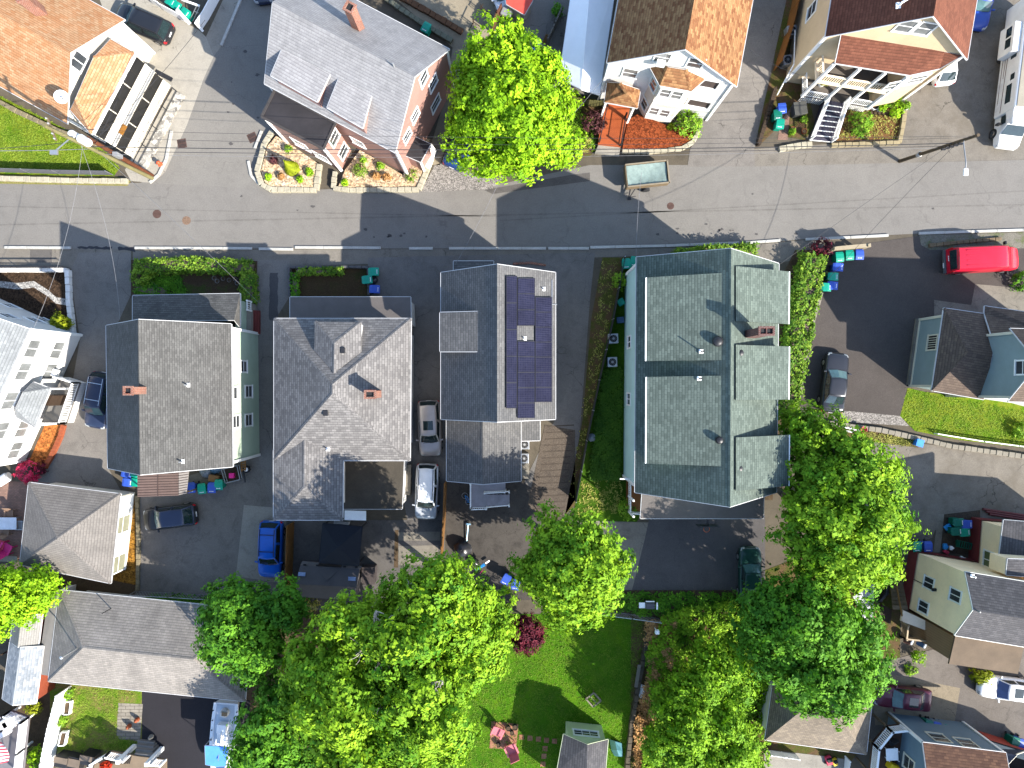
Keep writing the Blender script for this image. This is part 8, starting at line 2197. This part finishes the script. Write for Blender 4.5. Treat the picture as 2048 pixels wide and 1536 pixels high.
# shrubs
bush('shrub', 'round clipped shrub at the west end of the mint house hedge', 285, 553, .85, 1.5, LF_HEDGE, 31)
bush('shrub', 'lime branching shrub at the corner of the white house', 120, 648, .85, 1.4, LF_GOLD, 32, leaf=.2)
bush('azalea', 'magenta flowering azalea below the orange chip bed', 58, 944, 1.0, 1.2, LF_PINK, 33)
bush('azalea', 'deep red low azalea right of the magenta one', 82, 936, .5, .7, LF_RED, 34)
bush('shrub', 'leafy shrub right of the red mulch bed at the white house', 1378, 247, 1.3, 1.3, LF_SHRUB, 35)
bush('shrub', 'small yellow flowering shrub at the edge of the red mulch bed', 1342, 254, .28, .4, LF_GOLD, 36)
bush('shrub', 'purple-leaved shrub west of the orange-red walk', 1187, 245, 1.0, 1.3, LF_PURP, 37)
bush('shrub', 'broad loose shrub in the tan house garden', 1722, 248, 1.1, 1.4, LF_SHRUB, 38)
bush('shrub', 'bright lime shrub beside the white tubs at the tan house', 1795, 218, .6, 1.0, LF_LIME, 39)
bush('shrub', 'dark red shrub at the car park entrance', 1643, 495, .75, 1.4, LF_RED, 40)
bush('shrub', 'flowering shrub at the south-west porch corner of the green-roofed house', 1254, 1018, .75, 1.3, LF_SHRUB, 41)
bush('shrub', 'green shrub on the fence north of the air conditioners', 1240, 562, .6, 1.1, LF_SHRUB, 42)
bush('shrub', 'yellow-green shrub in front of the white car on the lower drive', 1962, 1345, .8, 1.2, LF_GOLD, 43, leaf=.2)
bush('shrub', 'small lime shrub below the yellow house deck', 1836, 1316, .55, .8, LF_LIME, 44)
bush('shrub', 'low green weeds trailing below the lime shrub', 1822, 1338, .45, .4, LF_SHRUB, 45)
bush('shrub', 'dark shrub at the right edge beside the red van', 2042, 565, .9, 1.0, LF_DARK, 46)
bush('shrub', 'green shrub at the right edge of the upper lawn', 2042, 862, .7, .8, LF_SHRUB, 47)
bush('shrub', 'vine leaves spilling over the white vinyl fence', 78, 1510, .9, 1.3, LF_LIME, 48)
bush('shrub', 'yellow-green shrub behind the flecked shed', 68, 1415, .6, .9, LF_GOLD, 49)
bush('shrub', 'small green shrub at the top of the white vinyl fence', 136, 1388, .35, .8, LF_SHRUB, 50)
bush('shrub', 'green shrub between the two white planters', 126, 1442, .4, .8, LF_SHRUB, 51)
bush('shrub', 'weedy green clump under the dark gazebo shed corner', 620, 1205, .8, .8, LF_OLIVE, 52)
bush('shrub', 'tall weedy vine at the north end of the carport tent', 1115, 22, .5, 1.0, LF_DARK, 53)
bush('shrub', 'loose yellow-green shrub west of the purple one', 1150, 200, .7, 1.0, LF_LIME, 54)
bush('shrub', 'pale green trailing shrub under the lime maple edge', 1160, 285, .9, .8, LF_OLIVE, 55)
# conical golden cypress, ball topiary and small clumps in the gravel beds
t = thing('cypress', 'golden cone-shaped cypress in the left gravel bed of the pink house', 'conifer', W(580, 335)); rng = np.random.default_rng(60)
b = W(585, 338, .3); C, N, T = [], [], []
for k in range(2600):
    u = rng.random() ** .7; a = rng.uniform(0, 6.28); r = .62 * u * rng.uniform(.75, 1.05); zz = .35 + 2.1 * (1 - u)
    C.append((b.x + math.cos(a) * r, b.y + math.sin(a) * r, zz)); N.append((math.cos(a), math.sin(a), .8)); T.append(.5 + .3 * math.sin(a * 5 + zz * 6) + rng.normal(0, .15))
leaf_mesh('foliage', LF_GOLD, t, np.array(C), np.array(N), np.array(T), .12, rng); m = MB(); m.tube(b - UP * .3, b + UP * 1.8, .06, .02); m.build('trunk', M_BARK, t)
bush('topiary_ball', 'round green topiary ball in the right gravel bed of the pink house', 720, 340, .5, .95, LF_HEDGE, 61, z0=.3, leaf=.1, dens=90)
for k, (x, y, r, mt, lb) in enumerate(((577, 299, .3, LF_SHRUB, 'small green clump at the top of the left gravel bed'), (547, 320, .3, LF_PURP, 'bronze clump left of the golden cypress'), (537, 354, .25, LF_LIME, 'small lime clump at the lower left of the left gravel bed'), (600, 359, .25, LF_LIME, 'small lime clump below the golden cypress'), (618, 344, .28, LF_LIME, 'low green clump at the right of the left gravel bed'), (562, 353, .22, LF_RUST, 'rusty clump between the two lime clumps'),
                                       (726, 320, .25, LF_SHRUB, 'small clump above the topiary ball'), (761, 332, .28, LF_SHRUB, 'green clump right of the topiary ball'), (690, 365, .25, LF_LIME, 'lime clump at the left end of the right gravel bed'), (752, 352, .3, LF_RUST, 'rusty stone-ringed clump under the pink wall'), (773, 355, .3, LF_RUST, 'second rusty stone-ringed clump, nearer the entry'), (823, 352, .45, LF_HEDGE, 'leafy green clump in the stone planter by the entry'))):
    bush('garden_plant', lb, x, y, r, .45, mt, 70 + k, 'plant', 'plants in the gravel beds', leaf=.11, z0=.28, dens=70, stem=False)
for k, (x, y, mt, lb) in enumerate(((1725, 213, None, 'white tub of bare soil, leftmost by the tan house wall'), (1737, 212, None, 'white tub of dark soil, second from the left by the tan house wall'), (1751, 212, None, 'white tub of soil, third from the left by the tan house wall'), (1763, 216, LF_LIME, 'white tub with a lime seedling, fourth from the left'), (1777, 207, LF_SHRUB, 'white tub with a green herb near the orange step'), (1811, 213, LF_SHRUB, 'white tub with a green herb right of the bright lime shrub'))):
    pot(x, y, 0, .3, .38, M_VINYL, lb, mt, 'white garden tubs', 90 + k, .25)
for k in range(6): pot(1744 + k * 8, 226 + (k > 4) * 4, 0, .16, .25, M_DKWOOD, 'small brown pot in the row below the white tubs', None, 'small brown pots')
for k, (x, y, lb) in enumerate(((1586, 258, 'orange clay pot nearest the brick path at the tan house'), (1606, 240, 'orange clay pot under the grey deck box'), (1609, 262, 'orange clay pot beside the foot of the white stair'), (1583, 265, 'small orange clay pot with pebbles by the brick path'))): pot(x, y, 0, .22, .3, plain('orange_clay', S(1, 1, 1)), lb, LF_SHRUB if k % 2 else None, 'clay pots at the tan house', 110 + k, .3)
pot(1645, 165, 1.05, .3, .35, M_VINYL, 'white pot of feathery greens left on the tan house porch', LF_OLIVE, 'porch plants', 120, .7); pot(1738, 180, 1.05, .3, .35, M_WOOD, 'tan pot of feathery greens right on the tan house porch', LF_OLIVE, 'porch plants', 121, .8)
for k, (x, y) in enumerate(((428, 556), (434, 562), (446, 557), (458, 560), (470, 558), (474, 566))): pot(x, y, 0, .18, .12, M_GREYM, 'grey plastic ring in the bed of the mint house', None, 'rings in the mint house bed')
# hedges
hedge('hedge', 'long clipped hedge along the pavement in front of the mint house', [W(270, 533, .9), W(380, 528, .9), W(500, 535, .9)], 1.1, 1.1, LF_HEDGE, 130)
hedge('hedge', 'clipped hedge running south at the east end of the mint house bed', [W(493, 545, .9), W(496, 602, .9)], 1.1, 1.1, LF_HEDGE, 131)
hedge('hedge', 'low dark hedge along the north wall of the mint house porch', [W(272, 575, .5), W(330, 583, .5)], .8, .6, LF_DARK, 132)
hedge('hedge', 'narrow bright hedge along the front wall of the small bed', [W(592, 542, .7), W(682, 541, .7)], .45, .75, LF_HEDGE, 133, bumpy=.06)
hedge('hedge', 'narrow hedge on the west side of the small bed', [W(588, 548, .6), W(589, 590, .6)], .45, .65, LF_DARK, 134, bumpy=.06)
hedge('hedge', 'bright hedge under the north gable of the green-roofed house', [W(1352, 512, 1), W(1420, 503, 1), W(1512, 500, 1)], 1.0, 1.3, LF_HEDGE, 135)
hedge('hedge', 'wild broad hedge between the green-roofed house and the fresh car park', [W(1630, 512, 1.2), W(1612, 590, 1.2), W(1598, 680, 1.2), W(1580, 760, 1.2), W(1572, 830, 1.2)], 1.9, 1.6, LF_HEDGE, 136, bumpy=.22, leaf=.18)
# ground cover and wild growth
def cover(name, label, poly, n, hmin, hmax, mat, seed, leaf=.16, lump=1.3, cat='undergrowth', zbase=0.0):
    rng = np.random.default_rng(seed); P = [W(*p) for p in poly]
    xs = [p.x for p in P]; ys = [p.y for p in P]; C, N, T = [], [], []
    def inside(x, y):
        c = False; j = len(P) - 1
        for i in range(len(P)):
            if (P[i].y > y) != (P[j].y > y) and x < (P[j].x - P[i].x) * (y - P[i].y) / (P[j].y - P[i].y) + P[i].x: c = not c
            j = i
        return c
    ph = rng.uniform(0, 6, 8)
    while len(C) < n:
        x = rng.uniform(min(xs), max(xs)); y = rng.uniform(min(ys), max(ys))
        if not inside(x, y): continue
        l = .5 + .25 * (math.sin(x * 2.1 / lump + ph[0]) * math.sin(y * 1.9 / lump + ph[1]) + math.sin(x * 4.3 / lump + y * 2.2 / lump + ph[2]) * .6 + math.sin(y * 5.1 / lump - x * 3 / lump + ph[3]) * .4)
        h_ = zbase + hmin + (hmax - hmin) * max(0, min(1, l)) * rng.uniform(.55, 1.0)
        st = np.clip(.2 + .7 * l + rng.normal(0, .1), 0, 1)
        for j in range(6):
            C.append((x + rng.normal(0, .1), y + rng.normal(0, .1), max(.02, h_ + rng.normal(0, .05)))); N.append((rng.normal(0, .5), rng.normal(0, .5), 1)); T.append(st + rng.normal(0, .1))
    o = leaf_mesh(name, mat, None, np.array(C), np.array(N), np.array(T), leaf, rng)
    return tag(o, label, cat, kind='stuff')
cover('undergrowth', 'tangled green undergrowth on the slope right of the back lawn', [(1330, 1215), (1480, 1195), (1545, 1260), (1590, 1420), (1530, 1480), (1545, 1600), (1265, 1600), (1300, 1400), (1290, 1300)], 34000, .2, 1.6, LF_MID, 200, .19)
cover('rusty_undergrowth', 'rusty-leaved creeper along the stone edge of the back lawn', [(1285, 1240), (1350, 1230), (1345, 1310), (1310, 1400), (1300, 1500), (1268, 1540), (1268, 1440), (1295, 1330)], 6000, .2, 1.0, LF_RUST, 201, .15)
cover('ivy', 'dark ivy strip between chain-link fence and green-roofed house', [(1206, 740), (1242, 735), (1238, 960), (1178, 960), (1190, 850)], 7000, .1, .4, LF_IVY, 202, .14)
cover('weeds', 'yellow-green weeds on the strip below the ivy', [(1165, 965), (1240, 962), (1250, 1030), (1150, 1030)], 900, .02, .15, LF_OLIVE, 203, .12)
cover('weeds_by_fence', 'weedy growth along the drive side of the chain fence', [(1205, 525), (1235, 525), (1200, 740), (1150, 960), (1140, 1010), (1150, 930), (1182, 720)], 900, .01, .08, LF_OLIVE, 204, .11)
cover('slope_weeds', 'dark leafy weeds behind the shaded back lot', [(1250, 1185), (1520, 1185), (1520, 1215), (1330, 1232), (1230, 1222)], 4500, .05, .6, LF_DARK, 205, .15)
cover('bed_weeds', 'low green weeds in the shaded bed of the mint house', [(290, 552), (360, 550), (375, 590), (290, 592)], 2600, .05, .35, LF_DARK, 206, .12)
cover('verge_weeds', 'sparse weeds on the verge by the lower drive', [(1720, 862), (1830, 880), (1820, 892), (1720, 880)], 1200, .02, .15, LF_OLIVE, 207, .1)
cover('fence_weeds', 'dark weeds under the chain-link fence behind the car park', [(300, 1188), (560, 1196), (570, 1225), (420, 1215), (280, 1205)], 4200, .05, .7, LF_DARK, 208, .15)
cover('border_weeds', 'loose green leaves in the border west of the orange-red walk', [(1120, 300), (1150, 215), (1185, 240), (1190, 300)], 1800, .05, .4, LF_SHRUB, 209, .12)
cover('garden_weeds', 'seedlings and weeds in the tan house garden', [(1675, 280), (1700, 215), (1800, 225), (1792, 280)], 1400, .02, .2, LF_OLIVE, 210, .1)
LF_GRASS = leafmat('grass_blades', (.065, .125, .008), (.215, .285, .03), .2)
LF_GRASSL = leafmat('lush_grass_blades', (.035, .095, .004), (.135, .21, .016), .2)
for nm, lb, poly, n, mt, sd in (('lawn_grass', 'short grass of the back lawn', [(890, 1228), (1295, 1236), (1262, 1420), (1252, 1536), (860, 1536)], 46000, LF_GRASSL, 220), ('lawn_grass', 'short grass of the top-left lawn', [(0, 194), (200, 295), (238, 336), (226, 346), (0, 343)], 18000, LF_GRASS, 221),
                               ('lawn_grass', 'short grass of the upper right lawn', [(1815, 778), (1850, 786), (2060, 826), (2060, 895), (1920, 876), (1830, 858), (1804, 832)], 15000, LF_GRASS, 222), ('lawn_grass', 'patchy grass between white fence and stone patio', [(140, 1375), (286, 1380), (236, 1408), (234, 1470), (282, 1486), (282, 1510), (112, 1510)], 9000, LF_GRASS, 223)):
    cover(nm, lb, poly, n, .0, .03, mt, sd, .07, 1.6, 'grass', .015)

# ================================================================ light, sky, camera
w = bpy.data.worlds.new('World'); scene.world = w; w.use_nodes = True
nt = w.node_tree; bg = nt.nodes['Background']
sky = nt.nodes.new('ShaderNodeTexSky'); sky.sky_type = 'NISHITA'; sky.sun_disc = False
sky.sun_elevation = R(34.2); sky.sun_rotation = R(126.5); sky.air_density = 1.0; sky.dust_density = 0.8; sky.ozone_density = 1.5
nt.links.new(sky.outputs[0], bg.inputs['Color']); bg.inputs['Strength'].default_value = 0.15
sl = bpy.data.lights.new('sun', 'SUN'); sl.energy = 4.5; sl.angle = R(0.5); sl.color = (1.0, .935, .83)
so_ = bpy.data.objects.new('sun', sl); COL.objects.link(so_); so_.location = (40, -30, 60)
so_.rotation_euler = V((-.661, .497, -.562)).to_track_quat('-Z', 'Y').to_euler()
cd = bpy.data.cameras.new('camera'); cam = bpy.data.objects.new('camera', cd); COL.objects.link(cam)
cd.sensor_width = 36.0; cd.lens = 24.0; cd.clip_end = 1000; cd.clip_start = .5
cam.location = (0, 0, CAM_Z); cam.rotation_euler = (0, 0, 0); scene.camera = cam
scene.view_settings.view_transform = 'Standard'; scene.view_settings.look = 'None'; scene.view_settings.gamma = 1.0
scene.view_settings.exposure = 1.82
